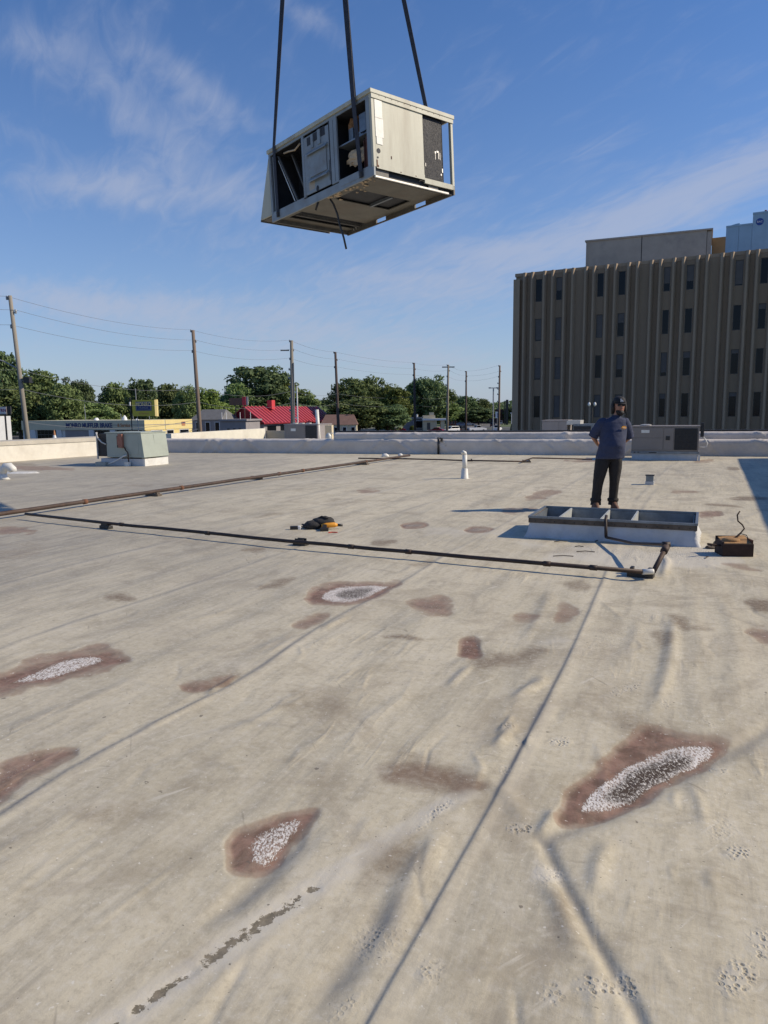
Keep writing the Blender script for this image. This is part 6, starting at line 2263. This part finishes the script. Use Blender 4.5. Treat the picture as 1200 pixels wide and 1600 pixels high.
simple_house('brick_building', 699, 718, 654, 651, 300, m_brick, m_brick, 'small red brick building among the trees beyond the parked cars', wins=3, rz=-.1, flat_=True)
o, W_, ez_ = simple_house('long_building', 727, 796, 646, 640, 330, m_darkb, m_darkb, 'long dark maroon building in the far distance by the road', wins=0, rz=0, flat_=True)
for i in range(7):
    MB().box(1 + i * 2.7, 2.4 + i * 2.7, .2, .299, .3, 2.6).build('window', m_glass, o)
# far tower sign
a, b = at(791.5, 624.5, 300), at(795, 640, 300)
o = empty('pylon_sign', (a.x, 300, GZ), 0, 'tall black pylon sign in the distance beside the office block', 'sign')
MB().box(-.2, .75, 0, .5, 0, a.z - GZ).build('panel', m_black, o)
MB().box(-.75, -.4, .1, .4, 0, a.z - GZ - .4).build('panel', m_black, o)
a = at(777, 646, 255)
o = empty('road_sign', (a.x, 255, GZ), 0, 'small white and blue roadside sign left of the last utility pole', 'sign')
MB().box(-.6, .6, 0, .1, a.z - GZ - 1.6, a.z - GZ + .6).build('panel', m_white, o)
MB().box(.0, .55, -.02, -.001, a.z - GZ - 1.4, a.z - GZ + .2).build('panel_face', m_blue, o)
MB().tube([(0, .2, 0), (0, .2, a.z - GZ - 1.6)], .08, 6).build('post', m_metal, o)

# ------------------------------------------------------------------ vehicles
def car(name, label, cat, pxc, Yd, length, rz, bodymat, kind='car', group=None):
    c = at(pxc, 650, Yd)
    o = empty(name, (c.x, Yd, GZ + .03), rz, label, cat, group)
    hl, hw = length / 2, .88
    if kind == 'car':
        prof = [(-hl, .30), (hl, .30), (hl, .68), (hl - .9, .88), (hl * .35, .95), (-hl + .3, .98), (-hl, .85)]
        cab = [(hl * .42, .95), (hl * .12, 1.42), (-hl * .45, 1.44), (-hl * .80, .98)]
    elif kind == 'suv':
        prof = [(-hl, .36), (hl, .36), (hl, .85), (hl - .9, 1.02), (hl * .45, 1.08), (-hl + .02, 1.1), (-hl, .9)]
        cab = [(hl * .5, 1.07), (hl * .28, 1.72), (-hl * .88, 1.74), (-hl * .97, 1.09)]
    else:
        prof = [(-hl, .45), (hl, .45), (hl, .95), (hl - 1.0, 1.12), (hl * .42, 1.16), (-hl, 1.14)]
        cab = [(hl * .45, 1.15), (hl * .28, 1.82), (-hl * .12, 1.84), (-hl * .18, 1.15)]
    MB().prism([(x, -hw, z) for x, z in prof], (0, 2 * hw, 0)).build('body', bodymat, o, bevel=.05)
    cb = MB().prism([(x, -hw + .1, z) for x, z in cab], (0, 2 * hw - .2, 0)).build('cabin', bodymat, o, bevel=.04)
    xs0, xs1 = min(x for x, z in cab), max(x for x, z in cab)
    zt_, zb_ = max(z for x, z in cab), min(z for x, z in cab)
    mid_ = [(x * .9 + (xs0 + xs1) / 2 * .1, zb_ + .06 if z < (zt_ + zb_) / 2 else zt_ - .08) for x, z in cab]
    for sy in (-1, 1):
        y_ = sy * (hw - .095)
        MB().prism([(x, y_, z) for x, z in mid_], (0, sy * .006, 0)).build('side_window', m_glass, o)
    (x0, z0), (x1, z1) = cab[0], cab[1]
    MB().add([(x0 + .01, -hw + .2, z0 + .05), (x0 + .01, hw - .2, z0 + .05), (x1 + .03, hw - .22, z1 - .06), (x1 + .03, -hw + .22, z1 - .06)], [(0, 1, 2, 3)]).build('windscreen', m_glass, o)
    (x0, z0), (x1, z1) = cab[-1], cab[-2]
    MB().add([(x0 - .02, -hw + .2, z0 + .05), (x0 - .02, hw - .2, z0 + .05), (x1 - .04, hw - .22, z1 - .06), (x1 - .04, -hw + .22, z1 - .06)], [(0, 1, 2, 3)]).build('rear_window', m_glass, o)
    for sx in (-.62, .62):
        for sy in (-1, 1):
            w_ = MB().tube([(sx * hl, sy * hw - .1, .33), (sx * hl, sy * hw + .03, .33)], .34, 14).build('wheel', m_tire, o)
            MB().tube([(sx * hl, sy * (hw + .035), .33), (sx * hl, sy * (hw + .04), .33)], .2, 12).build('rim', m_metal, w_)
    for sy in (-.6, .6):
        MB().box(hl, hl + .02, sy - .15, sy + .15, .6, .75).build('headlight', m_white, o)
        MB().box(-hl - .02, -hl, sy - .15, sy + .15, .7, .82).build('tail_light', m_redchim, o)
    return o


m_cred = M('car_red', (.28, .02, .04), .3, .2, .05, 2, 0)
m_cwhite = M('car_white', (.7, .7, .7), .3, 0, .04, 2, 0)
m_cblack = M('car_black', (.02, .02, .025), .3, .1, .05, 2, 0)
m_cblue = M('car_blue', (.05, .08, .16), .3, .2, .05, 2, 0)
m_csilver = M('car_silver', (.35, .36, .38), .3, .4, .05, 2, 0)
car('parked_car', 'dark red car in front of the small cream building with canopy', 'car', 681, 203, 4.3, rad(160), m_cred)
car('parked_car', 'white suv left of the black car, under the middle utility poles', 'suv', 706, 203, 4.4, rad(215), m_cwhite, 'suv')
car('parked_car', 'black car parked between the white suv and the white pickup', 'car', 722, 206, 4.2, rad(60), m_cblack, 'suv')
car('pickup_truck', 'white pickup truck with its nose to the right, right of the black car', 'pickup', 745, 208, 5.4, rad(20), m_cwhite, 'pickup')
car('pickup_truck', 'white and red pickup seen from behind, rightmost near vehicle', 'pickup', 777, 206, 5.2, rad(70), m_cwhite, 'pickup')
car('parked_car', 'dark blue car right of the red brick building', 'car', 722, 285, 4.5, rad(10), m_cblue)
car('parked_car', 'silver car on the lot behind the white pickup, dark trees behind', 'car', 733, 288, 4.5, rad(0), m_csilver)
car('parked_car', 'black suv in the distance behind the white and red pickup', 'suv', 770, 262, 4.8, rad(80), m_cblack, 'suv')
car('parked_car', 'farthest grey suv above the white and red pickup, on the road', 'suv', 781, 300, 4.8, rad(85), m_csilver, 'suv')
car('parked_car', 'maroon car at the left end of the distant car row, near the shrubs', 'car', 622, 210, 4.3, rad(180), m_cred)

# ------------------------------------------------------------------ poles and wires
def pole(name, top, bot, Yd, r_, mat, label, arms=(), cat='utility pole'):
    t, b = at(top[0], top[1], Yd), at(bot[0], bot[1], Yd)
    d = (t - b).normalized()
    base = b - d * ((b.z - GZ) / d.z)
    o = empty(name, base, 0, label, cat)
    ln = (t - base)
    MB().tube([Vector((0, 0, 0)), ln * .5, ln], [r_ * 1.25, r_ * 1.05, r_ * .8], 10).build('post', mat, o, smooth=True)
    return o, base, ln


def ins(o, ln, f_, dx, s_=1.0):
    p = ln * f_
    mb = MB()
    mb.tube([p, p + Vector((dx, 0, .02))], .03, 6)
    mb.build('bracket', m_metal, o)
    MB().loft([(p.x + dx, p.y, p.z - .02, .05, .05), (p.x + dx, p.y, p.z + .1, .06, .06), (p.x + dx, p.y, p.z + .18, .03, .03)], 8).build('insulator', m_metal, o)
    return o.location + p + Vector((dx, 0, .15))


P_ = {}
o, bs, ln = pole('utility_pole', (15.5, 462), (44, 692), 37, .115, m_polel, 'nearest pale leaning utility pole with floodlight, left edge')
P_[0] = [ins(o, ln, .985, -.16), ins(o, ln, .93, .18), ins(o, ln, .87, -.12), ln * .70 + bs, ln * .62 + bs]
p = ln * .655
MB().box(p.x + .18, p.x + .5, -.12, .2, p.z - .12, p.z + .18).build('floodlight', m_black, o, bevel=.02)
MB().tube([p, p + Vector((.2, 0, .02))], .03, 6).build('lamp_arm', m_metal, o)
p = ln * .70
MB().tube([p, p + Vector((-.25, 0, .16)), p + Vector((-.7, -.1, .42)), p + Vector((-1.3, -.2, .6))], .035, 8).build('curved_arm', m_metal, o, smooth=True)
MB().loft([(p.x - 1.45, -.2, p.z + .52, .2, .1), (p.x - 1.45, -.2, p.z + .64, .12, .07)], 10).build('street_lamp_head', m_metal, o)
MB().tube([ln * .55, ln * .5, ln * .42, ln * .2], .05, 8).build('conduit', m_metal, o)
pl_spec = [
    ((301.5, 516), (313, 680), 53, .14, m_pole, 'brown utility pole beside the yellow end of the shop'),
    ((455.5, 532), (457.5, 665), 61, .16, m_polel, 'pale brown utility pole with many fittings before the red roof'),
    ((524, 550), (529, 675), 74, .14, m_poled, 'dark utility pole right of the red roof'),
    ((647, 567), (648.5, 676), 90, .14, m_poled, 'thin dark utility pole above the flat grey building'),
    ((700.5, 570), (698.5, 676), 96, .15, m_polel, 'utility pole with a small top crossbar above the white suv'),
    ((728.5, 580), (728, 664), 112, .14, m_poled, 'short dark utility pole left of the white pickup'),
    ((781, 571), (779, 674), 98, .14, m_pole, 'utility pole with many side arms nearest the office block'),
]
for i, (t_, b_, Yd, r_, mt, lb) in enumerate(pl_spec):
    o, bs, ln = pole('utility_pole', t_, b_, Yd, r_, mt, lb)
    dx = .15
    lst = [ins(o, ln, .99, -dx), ins(o, ln, .93, dx), ins(o, ln, .87, -dx)]
    if i in (1, 4, 6):
        for f_ in (.80, .74, .68, .60, .52) if i != 4 else (.78, .6):
            ins(o, ln, f_, dx * 1.5 * (1 if f_ * 100 % 2 else -1))
    if i == 1:
        MB().box(ln.x * .9 - .9, ln.x * .9 - .2, -.06, .06, ln.z * .93, ln.z * .93 + .1).build('crossarm', m_polel, o)
        MB().tube([ln * .0 + Vector((.16, -.1, 0)), ln * .85 + Vector((.16, -.1, 0))], .035, 6).build('conduit', m_metal, o)
    if i == 4:
        MB().box(ln.x - .8, ln.x + .8, -.06, .06, ln.z - .35, ln.z - .22).build('crossarm', mt, o)
    lst += [ln * .66 + bs, ln * .58 + bs]
    P_[i + 1] = lst
# flag / lamp style pole right of P2
a, b = at(465, 603, 66), at(465.5, 668, 66)
o = empty('lamp_post', (b.x, 66, GZ), 0, 'slim white pole just right of the fitted utility pole before the red roof', 'lamp post')
MB().tube([(0, 0, 0), (0, 0, a.z - GZ)], .06, 8).build('post', m_white, o)
for f_ in (.66, .93):
    MB().box(-.22, -.02, -.03, .03, (a.z - GZ) * f_, (a.z - GZ) * f_ + .1).build('bracket', m_white, o)
# far T-shaped light
a, b = at(771, 606, 150), at(771, 640, 150)
o = empty('lamp_post', (a.x, 150, GZ), 0, 'grey T-shaped parking lot lamp left of the last utility pole', 'lamp post')
hh_ = a.z - GZ
MB().tube([(0, 0, 0), (0, 0, hh_)], .13, 8).build('post', m_metal, o)
MB().box(-.75, .75, -.08, .08, hh_ - .1, hh_ + .05).build('crossarm', m_metal, o)
for x in (-.75, .75):
    MB().box(x - .2, x + .2, -.25, .25, hh_ - .12, hh_ + .1).build('lamp_head', m_metal, o)
# street light right end
a = at(802, 646, 260)
o = empty('lamp_post', (a.x - .6, 260, GZ), 0, 'thin pale street lamp in the distance just left of the office block', 'lamp post')
MB().tube([(0, 0, 0), (0, 0, a.z - GZ)], .09, 6).build('post', m_white, o)
MB().box(-.4, .3, -.1, .1, a.z - GZ, a.z - GZ + .3).build('lamp_head', m_white, o)
# two globe lamp by the office
a = at(925, 632, 50)
o = empty('lamp_post', (a.x, 50, GZ), 0, 'dark lamp post with two round white lamps before the office wall, left of the man', 'lamp post')
hh_ = a.z - GZ
MB().tube([(0, 0, 0), (0, 0, hh_ + .15)], .055, 8).build('post', m_black, o)
for sx in (-1, 1):
    MB().tube([(0, 0, hh_ - .05), (sx * .16, 0, hh_ - .02)], .02, 6).build('arm', m_black, o)
    MB().loft([(sx * .19, 0, hh_ - .12, .03, .03), (sx * .19, 0, hh_ - .06, .085, .085), (sx * .19, 0, hh_ + .03, .10, .10), (sx * .19, 0, hh_ + .12, .06, .06), (sx * .19, 0, hh_ + .15, .02, .02)], 12).build('globe', m_white, o, smooth=True)


def wire(a, b, sag, r_, label, group):
    pts = []
    for i in range(17):
        t = i / 16
        p = a.lerp(b, t)
        p.z -= sag * 4 * t * (1 - t)
        pts.append(p - a)
    o = MB().tube(pts, r_, 4).build('power_line', m_wire, loc=a)
    tag(o, label, 'power line', group)


names_ = ['top', 'second', 'third', 'fourth', 'lowest']
pn = ['nearest leaning pole', 'pole at yellow shop end', 'pole before red roof', 'dark pole right of red roof', 'pole above flat grey building', 'crossbar pole', 'short dark pole', 'pole nearest office block']
for i in range(7):
    for j in range(5):
        if j > 2 and i > 4:
            continue
        wire(P_[i][j], P_[i + 1][j], (.35 if j < 3 else .5) * (1.0 if i < 2 else .6), .009 + .003 * (j > 2), '%s wire from %s to %s' % (names_[j], pn[i], pn[i + 1]), 'power lines strung from pole to pole')
lft = Vector((-40, 25, 0))
for j in range(5):
    q_ = P_[0][j] + Vector((-22, -14, .2))
    wire(P_[0][j], q_, .3, .009, '%s power line leaving the nearest leaning pole to the left' % names_[j], 'power lines strung from pole to pole')
a = P_[0][4] + Vector((0, 0, -2.6))
wire(a, Vector((a.x - 3.2, a.y - 2.0, GZ + .2)), 0, .02, 'guy wire slanting down left from the nearest leaning pole', None)
for (za, zb, lb) in ((-1.6, -1.2, 'low cable'), (-2.4, -1.9, 'lowest cable')):
    a, b = P_[0][4] + Vector((0, 0, za)), P_[1][4] + Vector((0, 0, zb))
    wire(a, b, .5, .016, lb + ' from nearest leaning pole to pole at yellow shop end', 'power lines strung from pole to pole')

# ------------------------------------------------------------------ trees
def leaf_mat(name, c1, c2):
    mt = bpy.data.materials.new(name)
    mt.use_nodes = True
    n, l = mt.node_tree.nodes, mt.node_tree.links
    b = n['Principled BSDF']
    b.inputs['Roughness'].default_value = .75
    b.inputs['Specular IOR Level'].default_value = .25
    g = n.new('ShaderNodeNewGeometry')
    r = n.new('ShaderNodeValToRGB')
    l.new(g.outputs['Random Per Island'], r.inputs[0])
    r.color_ramp.elements[0].color = c1 + (1,)
    r.color_ramp.elements[1].color = c2 + (1,)
    oi = n.new('ShaderNodeObjectInfo')
    h = n.new('ShaderNodeHueSaturation')
    m1 = n.new('ShaderNodeMapRange')
    l.new(oi.outputs['Random'], m1.inputs[0])
    m1.inputs[3].default_value = .68
    m1.inputs[4].default_value = 1.4
    l.new(m1.outputs[0], h.inputs['Value'])
    m2 = n.new('ShaderNodeMapRange')
    l.new(oi.outputs['Random'], m2.inputs[0])
    m2.inputs[3].default_value = .485
    m2.inputs[4].default_value = .51
    l.new(m2.outputs[0], h.inputs['Hue'])
    l.new(r.outputs[0], h.inputs['Color'])
    tr = n.new('ShaderNodeBsdfTranslucent')
    l.new(h.outputs[0], b.inputs['Base Color'])
    l.new(h.outputs[0], tr.inputs[0])
    mx = n.new('ShaderNodeMixShader')
    mx.inputs[0].default_value = .25
    l.new(b.outputs[0], mx.inputs[1])
    l.new(tr.outputs[0], mx.inputs[2])
    l.new(mx.outputs[0], n['Material Output'].inputs[0])
    return mt


m_leaf = leaf_mat('leaves', (.085, .13, .045), (.22, .28, .10))
m_leafd = leaf_mat('leaves_dark', (.065, .10, .045), (.155, .21, .085))
m_leafl = leaf_mat('leaves_light', (.09, .13, .028), (.23, .29, .075))


def crown_mesh(seed, n_clump, per, shape, leaf=.42):
    """unit crown: radius about 1 horizontally, height from -1 to 1; leaves are quads"""
    r = np.random.RandomState(seed)
    cs = []
    while len(cs) < n_clump:
        p = r.uniform(-1, 1, 3)
        q = np.linalg.norm(p / np.array([1, 1, 1]))
        if q > 1 or q < .35:
            continue
        if shape == 'round':
            w_ = 1.0 if p[2] < .2 else 1.0
        elif shape == 'cone':
            if math.hypot(p[0], p[1]) > (1.05 - p[2]) * .6:
                continue
        cs.append(p * np.array([.86, .86, .9]))
    cs = np.array(cs)
    vs, fs = [], []
    V_, = [[]]
    for c in cs:
        cr = r.uniform(.14, .28)
        k_ = per
        d = r.normal(size=(k_, 3))
        d /= np.linalg.norm(d, axis=1)[:, None]
        pos = c + d * cr * (r.uniform(.3, 1, (k_, 1)) ** .5) * np.array([1.15, 1.15, .75])
        # leaf orientation: roughly outward and up
        nrm = d + np.array([0, 0, .5]) + r.normal(size=(k_, 3)) * .5
        nrm /= np.linalg.norm(nrm, axis=1)[:, None]
        t1 = np.cross(nrm, r.normal(size=(k_, 3)))
        t1 /= np.linalg.norm(t1, axis=1)[:, None]
        t2 = np.cross(nrm, t1)
        s_ = r.uniform(.6, 1.2, (k_, 1)) * leaf * .1
        V_.append(np.stack([pos - t1 * s_, pos + t2 * s_ * .6, pos + t1 * s_, pos - t2 * s_ * .6], 1).reshape(-1, 3))
    A = np.concatenate(V_)
    me_ = bpy.data.meshes.new('crown')
    nf = len(A) // 4
    me_.vertices.add(len(A))
    me_.vertices.foreach_set('co', A.astype(np.float32).ravel())
    me_.loops.add(nf * 4)
    me_.loops.foreach_set('vertex_index', np.arange(nf * 4, dtype=np.int32))
    me_.polygons.add(nf)
    me_.polygons.foreach_set('loop_start', (np.arange(nf) * 4).astype(np.int32))
    me_.update(calc_edges=True)
    return me_


def limb_mesh(seed):
    r = random.Random(seed)
    mb = MB()
    mb.tube([(0, 0, -2.2), (.02, .01, -1.2), (0, .02, -.5), (.03, 0, .3)], [.07, .055, .045, .025], 8)
    for i in range(7):
        a = i * 2.4 + r.uniform(-.4, .4)
        z0 = r.uniform(-1.1, .1)
        l_ = r.uniform(.5, .85)
        mb.tube([(0, 0, z0), (math.cos(a) * l_ * .45, math.sin(a) * l_ * .45, z0 + .25), (math.cos(a) * l_, math.sin(a) * l_, z0 + .6)], [.028, .018, .007], 5)
    return mb.mesh('trunk')


crowns = {}
for nm, mt in (('n', m_leaf), ('d', m_leafd), ('l', m_leafl)):
    for v_ in range(2):
        cm = crown_mesh(10 + v_ * 7 + ord(nm), 135, 75, 'round', .62)
        cm.materials.append(mt)
        crowns[nm + str(v_)] = cm
trunks = [limb_mesh(i) for i in range(2)]
for t_ in trunks:
    t_.materials.append(m_bark)


def tree(pxc, pytop, wpx, Yd, key, label, low=.0, zstretch=1.0):
    top = at(pxc, pytop, Yd).z
    rx = wpx / 2 / FPX * Yd
    base = gp(pxc, Yd)
    hgt = top - GZ
    zc = GZ + hgt * (.58 - low * .1)
    rzr = top - zc
    o = empty('tree', base, random.uniform(0, 6.28), label, 'tree')
    c_ = link('crown', crowns[key], None, o)
    c_.scale = (rx * 1.05, rx * 1.0, rzr * 1.04)
    c_.location = (0, 0, zc - GZ)
    t_ = link('trunk', trunks[0 if key.endswith('0') else 1], None, o)
    t_.scale = (rx, rx, (zc - GZ) / 2.1)
    t_.location = (0, 0, zc - GZ)
    return o


TR = [
    (8, 541, 60, 150, 'd0', 'tall dark tree at the far left behind the nearest leaning pole'),
    (-30, 560, 90, 160, 'd1', 'dark tree cut by the left edge of the photo'),
    (62, 577, 76, 165, 'n0', 'broad tree just right of the nearest leaning pole'),
    (30, 600, 80, 140, 'n1', 'lower tree directly behind the leaning pole and the shop front'),
    (100, 600, 60, 140, 'n0', 'low tree above the left part of the blue lettering'),
    (122, 584, 48, 165, 'd1', 'round-topped darker tree above the shop lettering'),
    (150, 628, 70, 150, 'n1', 'low bushy tree in the gap left of the yellow sign'),
    (182, 597, 48, 175, 'n0', 'tree left of the yellow shop sign'),
    (224, 587, 44, 165, 'd0', 'tallest tree directly above the yellow shop sign'),
    (205, 606, 46, 180, 'n1', 'tree peeking between the two trees near the yellow sign'),
    (265, 599, 52, 180, 'n0', 'green tree right of the yellow shop sign'),
    (292, 601, 40, 175, 'n1', 'tree crossed by the brown pole beside the shop end'),
    (322, 604, 52, 180, 'l0', 'paler tree right of the brown pole'),
    (345, 628, 60, 205, 'l1', 'low pale green tree above the weathered sign board'),
    (275, 640, 110, 185, 'd1', 'low dark tree mass behind the yellow fascia'),
    (372, 598, 46, 222, 'n0', 'left shoulder tree of the big tree behind the red roof'),
    (408, 566, 92, 232, 'd0', 'biggest tree, rising high behind the red roof'),
    (380, 610, 90, 226, 'd1', 'dark lower tree beneath the biggest tree'),
    (442, 590, 66, 236, 'l1', 'lighter tree behind the fitted utility pole'),
    (470, 606, 62, 232, 'n1', 'tree right of the fitted utility pole, over the red roof'),
    (503, 618, 50, 238, 'd1', 'low dark tree in the gap right of the red roof'),
    (500, 636, 70, 240, 'l0', 'low yellow-green bush tree at the end of the red roof'),
    (548, 590, 62, 200, 'n0', 'broad tree right of the dark utility pole'),
    (590, 587, 66, 205, 'n1', 'rounded tree left of the flat grey building'),
    (615, 602, 56, 195, 'l0', 'light tree edge beside the gap left of the thin pole'),
    (560, 622, 100, 186, 'n0', 'low full tree above the tan building'),
    (605, 630, 70, 188, 'd0', 'low dark tree touching the flat grey building'),
    (668, 581, 62, 240, 'd1', 'tall tree between the thin pole and the crossbar pole'),
    (652, 600, 40, 246, 'n0', 'smaller tree just right of the thin dark pole'),
    (690, 598, 44, 250, 'n1', 'tree behind the crossbar pole'),
    (676, 625, 90, 252, 'n0', 'low wide tree behind the small cream building'),
    (726, 616, 40, 300, 'd0', 'tree behind the short dark utility pole'),
    (748, 622, 40, 305, 'n1', 'rightmost rounded tree over the long maroon building'),
    (735, 634, 70, 300, 'd1', 'low dark tree behind the long maroon building'),
    (799, 634, 26, 330, 'd0', 'distant dark tree touching the left edge of the office block'),
]
for (a, b, c, d, k_, lb) in TR:
    tree(a, b, c * 1.12, d + (28 if a < 290 else 0), k_, lb)


# far-off wood along the horizon, reads as one mass
def wood_mass(name, segs, seed, label):
    r = np.random.RandomState(seed)
    V_ = []
    for (x0, x1, y0, y1, h0, h1, cnt) in segs:
        t = r.uniform(0, 1, cnt)
        px_ = x0 + (x1 - x0) * t
        py_ = y0 + (y1 - y0) * r.uniform(0, 1, cnt)
        hh__ = (h0 + (h1 - h0) * t) * (1 + .3 * fbm(px_ / 9, px_ * 0 + .3, seed) * 2)
        z_ = GZ + hh__ * r.uniform(0, 1, cnt) ** .8
        pos = np.stack([px_, py_, z_], 1)
        nrm = r.normal(size=(cnt, 3)) + np.array([0.3, -.3, .6])
        nrm /= np.linalg.norm(nrm, axis=1)[:, None]
        t1 = np.cross(nrm, r.normal(size=(cnt, 3)))
        t1 /= np.linalg.norm(t1, axis=1)[:, None]
        t2 = np.cross(nrm, t1)
        s_ = r.uniform(.5, 1.1, (cnt, 1))
        V_.append(np.stack([pos - t1 * s_, pos + t2 * s_ * .6, pos + t1 * s_, pos - t2 * s_ * .6], 1).reshape(-1, 3))
    A = np.concatenate(V_)
    me_ = bpy.data.meshes.new(name)
    nf = len(A) // 4
    me_.vertices.add(len(A))
    me_.vertices.foreach_set('co', A.astype(np.float32).ravel())
    me_.loops.add(nf * 4)
    me_.loops.foreach_set('vertex_index', np.arange(nf * 4, dtype=np.int32))
    me_.polygons.add(nf)
    me_.polygons.foreach_set('loop_start', (np.arange(nf) * 4).astype(np.int32))
    me_.update(calc_edges=True)
    o_ = link(name, me_, m_leafd)
    tag(o_, label, kind='stuff')


wood_mass('distant_woodland', [(-260, -10, 215, 245, 9, 8, 26000), (-10, 60, 330, 360, 9, 7, 12000), (60, 170, 560, 600, 12, 12, 9000), (-420, 420, 640, 680, 11, 11, 26000)], 5,
          'distant band of dark green woodland along the horizon')
# shrubs at the lot
for i, (a, b, w_, Yd, k_, lb) in enumerate([(645, 664, 12, 205, 'l0', 'small yellow-green shrub before the flat grey building'), (802, 660, 10, 150, 'd0', 'dark shrub at the foot of the office block corner')]):
    top = at(a, b, Yd).z
    base = gp(a, Yd)
    o = empty('shrub', base, 0, lb, 'shrub')
    c_ = link('foliage', crowns[k_], None, o)
    rx = w_ / 2 / FPX * Yd
    c_.scale = (rx, rx, (top - GZ) / 2)
    c_.location = (0, 0, (top - GZ) / 2)
# grass verges
for (pts_, z) in (([(-8, 268), (60, 275), (62, 300), (-5, 298)], GZ + .02),):
    flat('grass_verge', pts_, z, M('verge_grass', (.10, .13, .05), .95, 0, .3, .3, .2))
